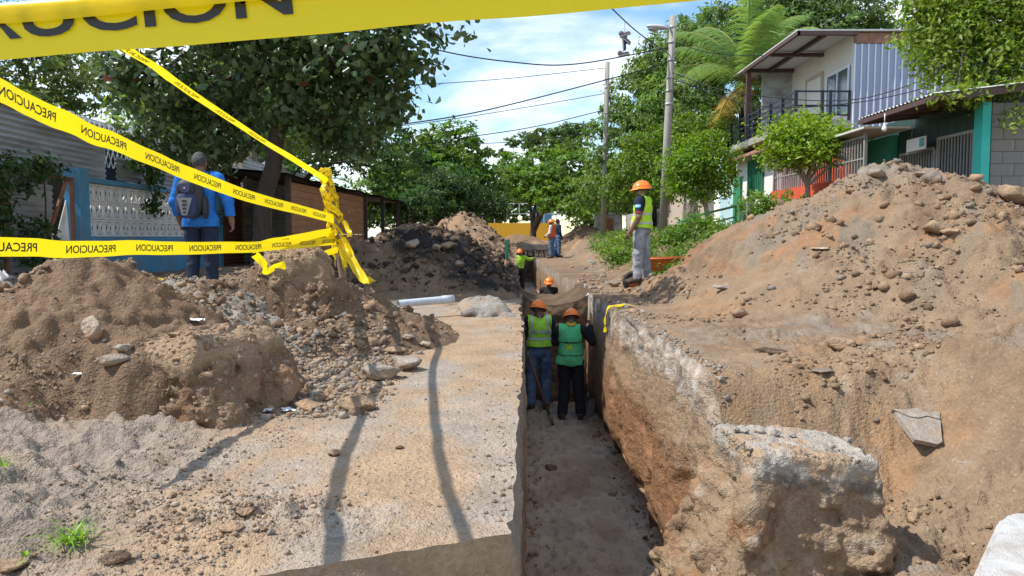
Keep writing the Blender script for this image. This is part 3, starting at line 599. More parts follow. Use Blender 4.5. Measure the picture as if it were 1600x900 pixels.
ST = [
 (592, 592, (.15, .13, .12), GREY, 'concrete_rubble', 'largest grey lump of broken concrete at the edge of the slab', 'rubble', 0),
 (635, 578, (.13, .10, .10), GREY * 1.1, 'concrete_rubble', 'pale grey concrete lump just right of the largest lump', 'rubble', 1),
 (560, 640, (.10, .09, .06), TAN * .8, 'clod', 'brown clod in front of the grey concrete lumps', 'clod', 2),
 (484, 640, (.10, .08, .05), BROWN * 1.5, 'stone', 'flat brown stone beside the foot of the left cut face', 'stone', 3),
 (522, 712, (.035, .03, .025), BROWN * 1.5, 'stone', 'single reddish brown stone alone on the slab', 'stone', 4),
 (625, 702, (.024, .02, .012), DARK, 'stone', 'small dark stone alone on the grey part of the slab', 'stone', 1),
 (665, 543, (.05, .04, .04), PALE, 'stone', 'small white stone on the slab below the soil slope', 'stone', 5),
 (638, 531, (.06, .05, .05), GREY * 1.1, 'stone', 'grey stone at the edge of the slope above the slab', 'stone', 0),
 (560, 542, (.055, .05, .05), TAN * .8, 'stone', 'rounded tan stone above the rubble spill', 'stone', 2),
 (615, 552, (.12, .06, .05), TAN * .9, 'stone', 'flat tan stone lying behind the grey concrete lumps', 'stone', 3),
 (145, 530, (.07, .06, .11), PALE * .9, 'stone', 'upright cream stone in the slope of the front left heap', 'stone', 4),
 (178, 568, (.10, .06, .05), GREY * 0.9, 'stone', 'tilted grey brown slab stone on the front left heap', 'stone', 5),
 (192, 557, (.06, .04, .04), GREY * 1.2, 'stone', 'small pale grey stone touching the tilted slab stone', 'stone', 1),
 (288, 528, (.11, .08, .045), TAN * .75, 'stone', 'flat brown stone near the right shoulder of the left heap', 'stone', 0),
 (320, 540, (.08, .06, .05), SAND, 'stone', 'grey brown stone right of the flat brown stone', 'stone', 2),
 (360, 830, (.045, .03, .022), BROWN * 1.4, 'stone', 'long brown stone near the clod spill at the bottom', 'stone', 3),
 (385, 806, (.03, .028, .018), BROWN * 1.2, 'stone', 'dark brown stone above the long brown stone', 'stone', 4),
 (180, 878, (.045, .035, .025), DARK * 1.3, 'stone', 'blackish stone beside the grass tuft', 'stone', 5),
 (20, 890, (.045, .04, .03), TAN * .8, 'stone', 'tan stone in the bottom left corner', 'stone', 1),
 (1287, 583, (.09, .05, .035), GREY * 0.75, 'asphalt_piece', 'flat dark grey asphalt piece lying alone on the right', 'asphalt', 0),
 (1205, 552, (.15, .07, .04), DARK * 0.8, 'asphalt_piece', 'black asphalt slab sticking out of the dirt on the right', 'asphalt', 3),
 (1155, 495, (.10, .08, .07), TAN * .85, 'stone', 'brown angular stone at the foot of the large heap', 'stone', 2),
 (1130, 452, (.16, .07, .05), GREY * 1.15, 'concrete_rubble', 'long pale concrete lump on the lower left of the large heap', 'rubble', 4),
 (1310, 545, (.13, .10, .09), TAN * 1.0, 'clod', 'crumbling tan clod near the flat asphalt piece', 'clod', 1),
 (1465, 365, (.19, .13, .13), TAN * .9, 'boulder', 'tan boulder half buried in the right slope of the large heap', 'boulder', 3),
 (1590, 318, (.26, .2, .2), TAN * .85, 'boulder', 'rounded boulder on the crest at the right edge', 'boulder', 4),
 (1485, 372, (.11, .08, .09), BROWN * 1.6, 'stone', 'brown stone beside the half buried boulder', 'stone', 0),
 (1440, 275, (.10, .07, .06), PALE, 'concrete_rubble', 'white lump near the top of the large heap', 'rubble', 1),
 (1370, 275, (.14, .12, .11), GREY * .85, 'concrete_rubble', 'grey lump left of the white lump near the heap top', 'rubble', 5),
 (1455, 285, (.15, .12, .12), GREY * .7, 'stone', 'dark grey stone right of the white lump near the heap top', 'stone', 2),
 (1280, 394, (.13, .05, .03), PALE, 'stone', 'flat pale stone halfway up the large heap', 'stone', 3),
 (1370, 660, (.035, .025, .02), GREY * .5, 'stone', 'small dark stone left of the broken paving slab', 'stone', 5),
 (858, 737, None, None, '', '', '', 0),
 (960, 448, (.14, .12, .10), SAND, 'stone', 'greyish boulder in front of the standing worker', 'boulder', 2),
 (985, 455, (.09, .07, .06), BROWN * 1.3, 'stone', 'brown stone at the feet of the standing worker', 'stone', 1),
 (645, 388, (.13, .11, .12), PALE * .8, 'stone', 'round whitish stone on the black asphalt heap', 'stone', 4),
 (682, 392, (.10, .08, .12), SAND * 1.2, 'stone', 'upright oval stone on the black asphalt heap', 'stone', 0),
 (700, 391, (.15, .10, .09), TAN * .9, 'stone', 'tan oval stone on the black asphalt heap', 'stone', 5),
 (718, 420, (.09, .07, .07), GREY, 'stone', 'grey stone low on the black asphalt heap', 'stone', 2),
]
for (px, py, s, c, nm, lb, ct, k) in ST:
    if s is not None: stone(px, py, s, c, nm, lb, ct, k)
stone(862, 737, (.10, .08, .09), BROWN * .7, 'clod', 'dark clod fallen on the trench floor by the left wall', 'clod', 1, d=float(G(862, 742, -1.92).y))
# remnant block of road standing at the trench edge
def block(name, label, c, half, h, seed, top, colf, rz=0.0, taper=0.0, amp=0.11, cat='rubble', rnd=0.10, parent=None, tilt=(0, 0)):
    n = (np.array(half) * 2 + 0.6) / h; ax = [np.arange(-half[k] - 0.3, half[k] + 0.3, h) for k in range(3)]
    X, Y, Z = np.meshgrid(*ax, indexing='ij'); k = 1 - taper * (Z + half[2]) / (2 * half[2])
    o = seed * 7.7; amp_ = amp * sst(Z, half[2] * 0.93, half[2] * 0.6) + 0.3 * amp * sst(Z, half[2] * 0.6, half[2] * 0.93)
    W = amp_ * (fbm(X + o, Y, Z, 1.9, 4, 0.55) * 1.5 + 0.55 * fbm(X + o, Y, Z, 5, 4, 0.62, True)) + 0.022 * fbm(X + o, Y, Z, 15, 3, 0.65) + 0.018 * fbm(X, Y + o, Z, 9, 3, 0.6, True) - 0.035 * sst(Z, half[2] * .9, half[2] * .5); cc, ss = math.cos(rz), math.sin(rz)
    dx = np.abs(X / k) - half[0] + rnd; dy = np.abs(Y / k) - half[1] + rnd; dz = np.abs(Z) - half[2] + rnd * 0.5
    d = np.sqrt(np.maximum(dx, 0) ** 2 + np.maximum(dy, 0) ** 2 + np.maximum(dz, 0) ** 2) + np.minimum(np.maximum(np.maximum(dx, dy), dz), 0) - rnd
    V_, Q = surface_nets(d + W, np.array([a[0] for a in ax]), h); col = colf(V_)
    R = np.array(Matrix.Rotation(rz, 3, 'Z') @ Matrix.Rotation(tilt[0], 3, 'X') @ Matrix.Rotation(tilt[1], 3, 'Y'))
    if parent is not None: return add(name, V_ @ R.T + np.array(c), Q, SOIL, parent, col=col)
    return tag(add(name, V_ @ R.T + np.array(c), Q, SOIL, col=col, origin=(c[0], c[1], c[2] - half[2])), label, cat)
def bc(v):
    n = fbm(v[:, 0], v[:, 1], v[:, 2], 3, 5, 0.6); m = fbm(v[:, 0], v[:, 1], v[:, 2], 9, 4, 0.6); z = v[:, 2] + 0.10 * n
    c = lerp(TAN * 0.74, RUST * 0.75, sst(n, 0.0, 0.4)); c = lerp(c, PALE * 0.85, sst(m, 0.2, 0.5) * 0.6); c = lerp(c, BROWN * .6, sst(-m, 0.2, 0.5) * 0.6)
    c = lerp(c, lerp(np.array((0.37, 0.33, 0.28)), TAN * .95, sst(n + 0.6 * m, 0.05, 0.4)), sst(z + 0.05 * m, 0.48, 0.54)); return lerp(c, GREY * 0.4, sst(z, 0.42, 0.48) * sst(z, 0.57, 0.52) * sst(m, -0.05, 0.25) * 0.75)
block('road_block', 'big block of broken road with grey top standing in the collapsed edge', (1.42, 4.0, -0.74), (0.52, 0.46, 0.62), 0.012, 3, 0, bc, rz=0.12, taper=0.36, amp=0.12, rnd=0.06, tilt=(0.04, 0.10))
lbs = ['second grey cobble from the left', 'third grey cobble from the left', 'fourth and largest grey cobble of the row', 'last grey cobble of the row of five', 'lone grey cobble near the right end', 'leftmost grey cobble']
for i, (px, py, s) in enumerate([(1165, 660, .028), (1190, 655, .022), (1212, 656, .03), (1238, 660, .025), (1325, 692, .03), (1150, 668, .02)]):
    q = P(px - 0, py, 4.05); v, f = FROCKS[i % 6]
    tag(add('cobble', v * s + np.array((q.x, q.y, -0.10 - .10 * (q.x - 1.42))), f, SOIL, col=np.tile(GREY * 1.1, (len(v), 1)), origin=(q.x, q.y, -0.13)), lbs[i] + ' on top of the broken road block', 'stone', 'cobbles on the road block')
def crust(o, n, lo, hi, name, label, cols):
    me = o.data; V_ = np.zeros(len(me.vertices) * 3); me.vertices.foreach_get('co', V_); V_ = V_.reshape(-1, 3); nn = np.zeros(len(V_) * 3); me.vertices.foreach_get('normal', nn); nn = nn.reshape(-1, 3)
    W = V_ + ORG[o.name]; ok = np.nonzero((nn[:, 2] > .45) & (W[:, 2] > top_z(W[:, 0], W[:, 1]) - .02))[0]; k = rng.choice(ok, n); scatter(name, W[k, 0], W[k, 1], power(n, lo, hi, 2.3), cols, zf=lambda X, Y: W[k, 2], sink=.45, label=label)
def bk(v):
    n = fbm(v[:, 0], v[:, 1], v[:, 2], 3, 5, 0.6); m = fbm(v[:, 0] + 9, v[:, 1], v[:, 2], 8, 4, 0.6); c = lerp(BROWN * .75, BROWN * 1.15, sst(n, -.2, .3)); c = lerp(c, RUST * .6, sst(m, .15, .4) * .6); return lerp(c, TAN * .8, sst(v[:, 2] + .1 * n, .18, .27))
CB1 = block('cut_bank', None, (-1.78, 4.30, .02), (.56, .50, .32), 0.014, 21, 0, bk, rz=-.45, taper=.25, amp=.17, rnd=.16, parent=H1, tilt=(.02, -.10))
CB2 = block('cut_bank', None, (-1.95, 6.80, .34), (.50, .44, .40), 0.016, 33, 0, bk, rz=.2, taper=.40, amp=.20, rnd=.16, parent=H3, tilt=(.1, .10))
crust(CB1, 1300, .004, .035, 'loose_clods', 'brown clods on the crumbling cut bank', EC); crust(CB2, 800, .006, .035, 'loose_clods', 'brown clods on the lump by the stake', EC)
X, Y = rng.uniform(1.12, 1.72, 900), rng.uniform(3.72, 4.30, 900); scatter('block_grit', X, Y, power(900, .004, .022, 2.4), GC, zf=lambda X, Y: -.125 - .10 * (X - 1.42) + 0 * X, sink=.45, label='grey gravel stuck to the top of the road block')
block('asphalt_lip', 'overhanging grey lip of broken pavement at the left trench edge beside the workers', (-0.36, 9.5, -0.13), (0.44, 0.72, 0.21), 0.016, 9, 0,
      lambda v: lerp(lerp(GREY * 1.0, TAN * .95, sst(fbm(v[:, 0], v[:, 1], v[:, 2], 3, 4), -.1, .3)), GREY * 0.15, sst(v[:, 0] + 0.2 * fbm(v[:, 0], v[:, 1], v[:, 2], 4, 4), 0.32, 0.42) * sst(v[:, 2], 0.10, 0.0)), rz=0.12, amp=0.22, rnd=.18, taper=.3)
CONCD = mat('dusty_concrete', (0.35, 0.31, 0.26), 0.9, 0.3, 16, 0.7, 90, dirt=(.33, .22, .13), dirt_amt=.9, dirt_scale=11)
# paving shard leaning in the dirt on the right, with a crack
p = hit(1440, 690); mb = MB(); Rr = Matrix.Rotation(math.radians(38), 3, 'X') @ Matrix.Rotation(math.radians(4), 3, 'Y')
sh = [(-.155, .115), (-.06, .118), (.02, .135), (.05, .108), (.165, .112), (.075, -.14), (.035, -.16), (-.10, -.13)]
def shard(poly, nm, T):
    top = [Rr @ Vector((x, y, 0)) + Vector(p) + Vector((0, 0, .085)) for x, y in poly]; m_ = MB(); m_.prism(top, Rr @ Vector((0, 0, -.035))); return m_.obj(nm, CONCD, T)
T = thing('paving_shard', 'wedge of cracked pale concrete paving leaning in the dirt on the right', 'paving', p)
shard([(-.155, .115), (-.06, .118), (.02, .135), (.05, .108), (.165, .112), (.142, .048), (.06, .072), (.0, .052), (-.06, .058), (-.125, .095)], 'upper_piece', T)
shard([(-.15, .092), (-.12, .085), (-.06, .048), (.0, .042), (.06, .062), (.138, .038), (.075, -.14), (.035, -.16), (-.10, -.13)], 'lower_piece', T)
# white painted concrete kerb piece, bottom right
WHT = mat('white_painted_concrete', (0.52, 0.51, 0.49), 0.9, 0.12, 30, 0.6, 140, dirt=(0.27, 0.20, 0.14), dirt_amt=0.75, dirt_scale=6)
q = Vector((1.9, 2.3, -.3)); bm = bmesh.new(); pl = [(1.20, 2.02), (1.72, 2.66), (1.76, 2.70), (1.81, 2.725), (1.87, 2.73), (2.6, 2.45), (2.1, 1.55)]
vs = [bm.verts.new((x, y, -.045 + .03 * (y - 2.7))) for x, y in pl]; fc_ = bm.faces.new(vs); ex = bmesh.ops.extrude_face_region(bm, geom=[fc_])
for v in [g for g in ex['geom'] if isinstance(g, bmesh.types.BMVert)]: v.co.z -= .30
bmesh.ops.recalc_face_normals(bm, faces=bm.faces[:]); bmesh.ops.bevel(bm, geom=bm.edges[:], offset=.018, segments=2, affect='EDGES'); bm.verts.index_update()
mb = MB(); mb.put([v.co.copy() for v in bm.verts], [[v.index for v in f.verts] for f in bm.faces]); bm.free()
tag(mb.obj('kerb_block', WHT, origin=q, smooth=False), 'white painted concrete kerb block in the bottom right corner', 'kerb')
# white plastic pipe
PVC = mat('pvc', (0.50, 0.55, 0.60), 0.4, 0.1, 9, dirt=(.30, .22, .15), dirt_amt=.5, dirt_scale=7)
mb = MB(); a = P(622, 475, 8.9); b = P(708, 467, 9.3); n_ = (b - a).normalized()
mb.tube([a, b], 0.045, 18, cap=False); mb.tube([b, a], 0.040, 18, cap=False); ring = MB()
mb.tube([b - n_ * .16, b - n_ * .15, b - n_*.001, b], [.045, .051, .051, .045], 18, cap=False)
tag(mb.obj('plastic_pipe', PVC, smooth=True, origin=(a + b) / 2), 'white plastic drain pipe sticking out of the soil left of the trench', 'pipe')
# ================================================================== PEOPLE
def cloth(name, c, var=0.18, rough=0.85, bump=0.35, scale=14, dirt=None, da=0.4): return mat(name, c, rough, var, scale, bump * 1.7, 18, dirt=dirt, dirt_amt=da, dirt_scale=6, spec=0.25)
SKIN = mat('skin', (0.20, 0.105, 0.065), 0.55, 0.1, 12); HAIR = mat('hair', (0.02, 0.017, 0.015), 0.7, 0.3, 60, 0.6, 120); HAIRG = mat('grey_hair', (0.055, 0.052, 0.05), 0.7, 0.35, 60, 0.6, 120)
JEANS = cloth('blue_denim', (0.075, 0.16, 0.31), 0.35, dirt=(0.22, 0.20, 0.18), da=0.5); BLACK = cloth('black_cloth', (0.022, 0.022, 0.026)); NAVY = cloth('navy_cloth', (0.018, 0.026, 0.05))
BLUE = cloth('blue_shirt', (0.022, 0.16, 0.52), 0.22, bump=.5); GREYP = cloth('stained_grey_trousers', (0.36, 0.37, 0.39), 0.3, dirt=(0.12, 0.115, 0.115), da=0.75, scale=9); DUST = cloth('dusty_boot', (0.075, 0.058, 0.045), 0.4)
LIME = cloth('lime_vest', (0.36, 0.70, 0.045), 0.14, 0.7, 0.4, dirt=(.28, .30, .12), da=.5); LIME2 = cloth('yellow_lime_vest', (0.46, 0.76, 0.03), 0.14, 0.7, 0.4, dirt=(.36, .38, .10), da=.4); GRN = cloth('green_mesh_vest', (0.075, 0.52, 0.20), 0.18, 0.7, 0.4, 50, dirt=(.22, .32, .18), da=.5); ORV = cloth('orange_vest', (0.85, 0.13, 0.03), 0.1)
REFL = mat('reflective_band', (0.44, 0.47, 0.47), 0.35, 0.08, 20); BAND = mat('dark_band', (0.03, 0.035, 0.035), 0.6); HELM = mat('orange_plastic', (0.95, 0.19, 0.012), 0.28, 0.06, 5, dirt=(0.5, 0.2, 0.08), dirt_amt=0.25, dirt_scale=8)
YEL = mat('yellow_cloth', (0.75, 0.48, 0.05), 0.8, 0.15, 20); PATCH = mat('pale_blue_patch', (0.28, 0.55, 0.85), 0.7); WHITE = mat('white_fabric', (0.6, 0.6, 0.6), 0.8, 0.15, 20)
def person(label, base, face, J, wear, h=0.011, scale=1.0, helmet=None, vest=None, group=None, hair=HAIR, lean=0.0, fine=True):
    """base: point under the pelvis; face: heading in degrees (0 = away from the camera, 90 = to the photo's left).
    J: joints in the body's own frame, x right, y forward, z up"""
    D = dict(hl=(-.095,0,.90), hr=(.095,0,.90), kl=(-.11,.02,.49), kr=(.11,.02,.49), al=(-.12,-.01,.085), ar=(.12,-.01,.085), sl=(-.185,-.01,1.405), sr=(.185,-.01,1.405),
             el=(-.25,-.03,1.13), er=(.25,-.03,1.13), wl=(-.26,.05,.88), wr=(.26,.05,.88), ch=(0,0,1.28), ab=(0,0,1.09), pe=(0,0,.95), nk=(0,-.01,1.47), hd=(0,.02,1.60), tl=(-.15,.17,.045), tr=(.15,.17,.045), look=0.0, nod=0.0)
    D.update(J); v = lambda k: np.array(D[k], float)
    pts = np.array([D[k] for k in D if isinstance(D[k], tuple)]); lo = pts.min(0) - 0.24; hi = pts.max(0) + 0.24; lo[2] = -0.03
    S = SDF(lo, hi, h)   # tags: 1 skin 2 upper 3 legs 4 shoe 5 sleeve 6 hair
    S.ell(v('pe'), (.165,.125,.125), 3, .05); S.ell(v('ab'), (.155,.115,.17), 2, .06); S.ell(v('ch'), (.178,.125,.17), 2, .07)
    S.cap(v('sl')*[.72,1,1], v('sr')*[.72,1,1], .068, .068, 2, .05); S.cap(v('nk')-[0,0,.05], v('nk')+[0,.01,.05], .058, .054, 1, .03)
    for s in 'lr':
        S.cap(v('h'+s), v('k'+s), .098, .074, 3, .03); S.cap(v('k'+s), v('a'+s)+[0,0,.03], .073, .062, 3, .02)
        a = v('a'+s); t = v('t'+s); S.cap(a+[0,-.02,-.005], t+[0,-.05,.005], .048, .044, 4, .015); S.cap(t+[0,-.05,.0], t, .042, .034, 4, .01); S.cap(a, a+[0,0,.05], .05, .05, 4, .01)
        S.cap(v('s'+s), v('e'+s), .064, .050, 5, .03); S.cap(v('e'+s), v('w'+s), .049, .036, 7, .02)
        w_ = v('w'+s); d = w_ - v('e'+s); d /= np.linalg.norm(d); side = np.array([1.0 if s == 'l' else -1.0, 0, 0]); n = np.cross(d, np.array([0, 1.0, 0]));
        if np.linalg.norm(n) < 0.2: n = np.array([1.0, 0, 0])
        n /= np.linalg.norm(n); b = np.cross(n, d); b /= np.linalg.norm(b)   # n: across the palm thickness, b: across the knuckles
        if n @ side < 0: n = -n
        S.cap(w_, w_ + d*.03, .031, .032, 1, .01); c = w_ + d*.065
        for q in (-.024, 0, .024): S.cap(w_ + d*.03 + b*q*.8, w_ + d*.09 + b*q, .018, .016, 1, .008)
        cu = D.get('curl', 0.7)
        for q, ln in ((-.033,.055), (-.011,.066), (.011,.07), (.033,.062)):
            k0 = w_ + d*.095 + b*q; dd = d*math.cos(cu) + n*math.sin(cu); k1 = k0 + dd*ln*.5; d2 = d*math.cos(cu*2) + n*math.sin(cu*2); S.cap(k0, k1, .0105, .0095, 1, .004); S.cap(k1, k1 + d2*ln*.5, .0095, .008, 1, .003)
        th = w_ + d*.03 + b*.03; t1 = th + d*.03 + b*.026 + n*.012; S.cap(th, t1, .014, .012, 1, .006); S.cap(t1, t1 + d*.032 + b*.004 + n*.01, .012, .009, 1, .003)
    H = v('hd'); R = np.array(Matrix.Rotation(D['look'], 3, 'Z') @ Matrix.Rotation(D['nod'], 3, 'X')); hp = lambda x, y, z: H + R @ np.array((x, y, z))
    S.ell(hp(0,-.01,.02), (.078,.098,.10), 1, .02, R); S.ell(hp(0,.025,-.055), (.058,.07,.068), 1, .03, R); S.cap(hp(0,.055,-.105), hp(0,.07,-.10), .022, .02, 1, .02)
    S.cap(hp(0,.088,.015), hp(0,.112,-.025), .011, .015, 1, .010); S.cap(hp(-.03,.085,.03), hp(.03,.085,.03), .013, .013, 1, .012); S.cap(hp(-.02,.085,-.06), hp(.02,.085,-.06), .011, .011, 1, .008)
    for q in (-1, 1): S.ell(hp(.08*q,-.012,-.01), (.012,.024,.034), 1, .005, R)
    if helmet is None or True: S.ell(hp(0,-.02,.03), (.084,.10,.098), 6, .004, R) if hair else None
    V_, Q, tg = S.mesh(); V_ = vsmooth(V_, Q, 1, .4)
    # bring face / nape back to skin where the hair shell reaches too far
    loc = (V_ - H) @ R; tg = np.where((tg == 6) & ((loc[:,1] > .055) & (loc[:,2] < .075)), 1, tg); tg = np.where((tg == 6) & (loc[:,2] < (.01 if helmet else -.055)), 1, tg)
    A = Matrix.Rotation(math.radians(face), 3, 'Z'); An = np.array(A); base = np.array(base, float)
    to = lambda p: (np.asarray(p) * scale) @ An.T + base
    T = thing('person', label, 'person', tuple(base), group)
    nn = vnormals(V_, Q); body = add('body', to(V_), Q, SKIN, T)
    def garment(name, tags, m_, off, cond=None, it=0, wr=0.013, lab=None):
        k = np.isin(tg, tags); 
        if cond is not None: k = k & cond(V_)
        kq = k[Q].any(1) & np.isin(tg, list(tags) + [2, 3, 5, 7, 1] if name not in ('hair', 'boot') else list(tags))[Q].all(1)
        if kq.sum() < 4: return None
        v_, q_, u = submesh(V_, Q, kq); o = off + wr * fbm(v_[:,0], v_[:,1], v_[:,2] * 1.3, 9, 3) * (1 + 0.8 * fbm(v_[:,0], v_[:,1], v_[:,2], 5, 2)); v_ = v_ + nn[u] * o[:, None]
        if it: v_ = vsmooth(v_, q_, it)
        g = add(name, to(v_), q_, m_, T)
        if lab: g['label'] = lab
        return g
    if hair: garment('hair', [6], hair, .004)
    for it in wear:
        nm, tags, m_, off = it[:4]; cond = it[4] if len(it) > 4 else (lambda V: V[:,2] > -9)
        if 'sleeve' in nm:
            for s_ in (-1, 1): garment(nm, tags, m_, off, lambda V, s_=s_: cond(V) & (V[:,0] * s_ > 0))
        else: garment(nm, tags, m_, off, cond)
    for s, nm in ((-1, 'boot'), (1, 'boot')): garment('boot', [4], DUST, .004, lambda V, s=s: V[:,0] * s > 0)
    if vest:
        vm, lo_, bands, bm_, vcond = vest
        k = np.isin(tg, [2, 3, 5]) & (V_[:,2] > lo_) & (V_[:,2] < 1.475) & vcond(V_); kq = k[Q].all(1); v_, q_, u = submesh(V_, Q, kq)
        fl = 0.034 + 0.025 * sst(v_[:,2], 1.2, lo_); v_ = v_ + nn[u] * (fl + 0.018 * fbm(v_[:,0] * 1.3, v_[:,1], v_[:,2] * .7, 8, 3))[:, None]; v_ = vsmooth(v_, q_, 3, .5)
        vo = add('vest', to(v_), q_, vm, T); n2 = vnormals(v_, q_)
        for f_ in bands:
            kq2 = f_(v_)[q_].all(1)
            if kq2.sum() > 2:
                v3, q3, u3 = submesh(v_, q_, kq2); b_ = add('reflective_band', to(v3 + n2[u3] * 0.004), q3, bm_, vo); 
    if helmet:
        n_ = 28; Vh = []; pr = []
        for th in np.linspace(0, math.pi/2, 9): pr.append((math.sin(th), math.cos(th), 1.0))
        for i, (r_, z_, _) in enumerate(pr):
            for k in range(n_):
                a = 2*math.pi*k/n_; x = .118*r_*math.cos(a); y = .148*r_*math.sin(a) - .005; rid = 0.008*math.exp(-(x/.022)**2)*(y > -.09); Vh.append((x, y, .022 + .128*z_ + rid))
        for e, z_ in ((1.02, .008), (1.10, .0), (1.10, -.006), (0.98, -.004)):
            for k in range(n_):
                a = 2*math.pi*k/n_; f_ = max(0, math.sin(a))**2; Vh.append((.118*e*math.cos(a), (.148*e + .04*f_*(e > 1.05))*math.sin(a) - .005, .022 + z_ - .02*f_*(e > 1.05)))
        m_ = len(pr) + 4; fh = [(i*n_+k, (i+1)*n_+k, (i+1)*n_+(k+1)%n_, i*n_+(k+1)%n_) for i in range(m_-1) for k in range(n_)]
        tilt = np.array(Matrix.Rotation(helmet if isinstance(helmet, float) else 0.0, 3, 'X')); W = (np.array(Vh) @ tilt.T) @ R.T + H + R @ np.array((0, -.008, -.012)); W = (W - H) * 1.07 + H; ho = add('helmet', to(W), fh, HELM, T)
        kn = MB(); 
        for a in np.linspace(0, 2*math.pi, 20, endpoint=False): pass
        hb = []; fb = []
        for i, z_ in enumerate((.018, -.012)):
            for k in range(n_): a = 2*math.pi*k/n_; hb.append((.098*math.cos(a), .122*math.sin(a) - .01, z_))
        fb = [(k, (k+1)%n_, n_+(k+1)%n_, n_+k) for k in range(n_)]; add('head_band', to((np.array(hb) @ tilt.T) @ R.T + H + R @ np.array((0, -.008, -.012))), fb, BAND, ho)
    return T, to, (V_, Q, tg, nn), R, H
allv = lambda V: np.abs(V[:,0]) < 0.205
vneck = lambda V: (np.abs(V[:,0]) < 0.20) & ~((V[:,1] > 0.02) & (np.abs(V[:,0]) < 0.03))
zb = lambda a, b: (lambda V: (V[:,2] > a) & (V[:,2] < b))
strap = lambda s: (lambda V: (V[:,0] * s > .10) & (V[:,0] * s < .145) & (V[:,2] > 1.17))
FLZ = -1.86
# in the trench, left: lime vest, jeans
q = P(842, 632, 12.2)
person('worker in a lime vest and jeans, left of the pair in the trench', (q.x, 12.35, FLZ), 8,
       dict(el=(-.26,.0,1.14), wl=(-.22,.15,.95), er=(.26,.02,1.14), wr=(.20,.20,1.0), kl=(-.12,.03,.49), kr=(.13,.05,.49), hd=(0,.04,1.59), look=-.5, nod=-.25),
       [('sweater', [2], BLACK, .008), ('sleeve', [5, 7], BLACK, .010), ('trousers', [3], JEANS, .010)], helmet=True, scale=1.03,
       vest=(LIME, 1.00, [zb(1.12, 1.165), zb(1.02, 1.06) if False else zb(1.235, 1.28), strap(-1), strap(1)], REFL, lambda V: (np.abs(V[:,0]) < 0.19)))
# in the trench, right: green mesh vest, black clothes, hand up on a handle
q = P(892, 652, 11.6)
PB = person('worker in a green mesh vest and black clothes, right of the trench pair', (q.x, 11.65, FLZ), -4,
       dict(sr=(.19,0,1.41), er=(.33,.03,1.22), wr=(.30,.14,1.44), el=(-.25,.10,1.20), wl=(-.12,.26,1.20), kl=(-.10,.03,.49), kr=(.12,.02,.49), al=(-.13,0,.085), ar=(.15,0,.085), hd=(0,.06,1.585), look=.12, nod=-.35, curl=1.25),
       [('sweater', [2], BLACK, .008), ('sleeve', [5, 7], BLACK, .012), ('trousers', [3], BLACK, .014)], helmet=True, scale=.99,
       vest=(GRN, .88, [zb(1.215, 1.24), zb(1.02, 1.045)], BAND, lambda V: (np.abs(V[:,0] + 0.02) < 0.17)))
T_, to_ = PB[0], PB[1]
mb = MB(); mb.lathe([(.065, -.03), (.082, -.01), (.086, .02), (.07, .05), (.058, .06)], 18, Matrix.Translation(Vector((0, .02, 1.475)))); add('neck_cloth', to_(np.array(mb.v)), mb.f, YEL, T_, smooth=True)
Vb, Qb, tb, nb_ = PB[2]; k = (np.abs(Vb[:,0] + .03) < .055) & (Vb[:,2] > 1.06) & (Vb[:,2] < 1.21) & (Vb[:,1] < -.03); v3, q3, u3 = submesh(Vb, Qb, k[Qb].all(1))
add('vest_emblem', to_(vsmooth(v3 + nb_[u3] * .040, q3, 2)), q3, LIME, T_)
# standing on the right edge
q = P(1000, 449, 12.9); zb_ = tz(q.x, 12.9)
PC = person('worker standing on the right edge in a lime vest, grey stained trousers and orange helmet', (q.x + .02, 12.9, zb_ - .01), 62,
       dict(el=(-.26,-.03,1.13), wl=(-.27,.10,.90), er=(.25,-.03,1.13), wr=(.24,.08,.88), kl=(-.10,.03,.49), kr=(.11,-.02,.49), al=(-.11,.03,.085), ar=(.12,-.06,.085), tl=(-.14,.21,.045), tr=(.15,.12,.045), look=.35, nod=-.05, curl=.5, ch=(0,-.01,1.28)),
       [('shirt', [2], NAVY, .008), ('short_sleeve', [5], NAVY, .014, lambda V: V[:,2] > 1.20), ('trousers', [3], GREYP, .016)], helmet=True, scale=.985, h=.009,
       vest=(LIME2, .93, [zb(1.01, 1.055), zb(1.16, 1.205)], REFL, lambda V: (np.abs(V[:,0]) < 0.185) & ~((V[:,1] > 0.02) & (np.abs(V[:,0]) < 0.02))))
T_, to_ = PC[0], PC[1]; Vb, Qb, tb, nb_ = PC[2]
k = (tb == 5) & (Vb[:,0] < -.2) & (Vb[:,2] > 1.28) & (Vb[:,2] < 1.335) & (nb_[:,0] < -.72); v3, q3, u3 = submesh(Vb, Qb, k[Qb].all(1)); add('sleeve_patch', to_(v3 + nb_[u3] * .019), q3, PATCH, T_)
k = (tb == 5) & (Vb[:,0] < -.15) & (Vb[:,2] > 1.195) & (Vb[:,2] < 1.222); v3, q3, u3 = submesh(Vb, Qb, k[Qb].all(1)); add('sleeve_trim', to_(v3 + nb_[u3] * .019), q3, mat('red_trim', (.45, .03, .03), .8), T_)
# man with the backpack
MB_D = 9.9
q = P(316, 420, MB_D); zm = tz(q.x, MB_D)
PM = person('man in a bright blue shirt and dark trousers walking away with a backpack, left', (q.x, MB_D, max(zm - .01, .14)), 6,
       dict(el=(-.30,-.01,1.14), wl=(-.27,.08,.90), er=(.33,-.02,1.15), wr=(.36,.03,.90), sl=(-.21,-.01,1.42), sr=(.21,-.01,1.42), kl=(-.12,.06,.49), kr=(.12,-.02,.49), look=-.1, nod=-.18, hd=(0,.03,1.61)),
       [('shirt', [2], BLUE, .022), ('shirt_tail', [3], BLUE, .030, lambda V: V[:,2] > .84), ('sleeve', [5, 7], BLUE, .018, lambda V: V[:,2] > .97), ('trousers', [3], NAVY, .010)], hair=HAIRG, scale=1.04, h=.011)
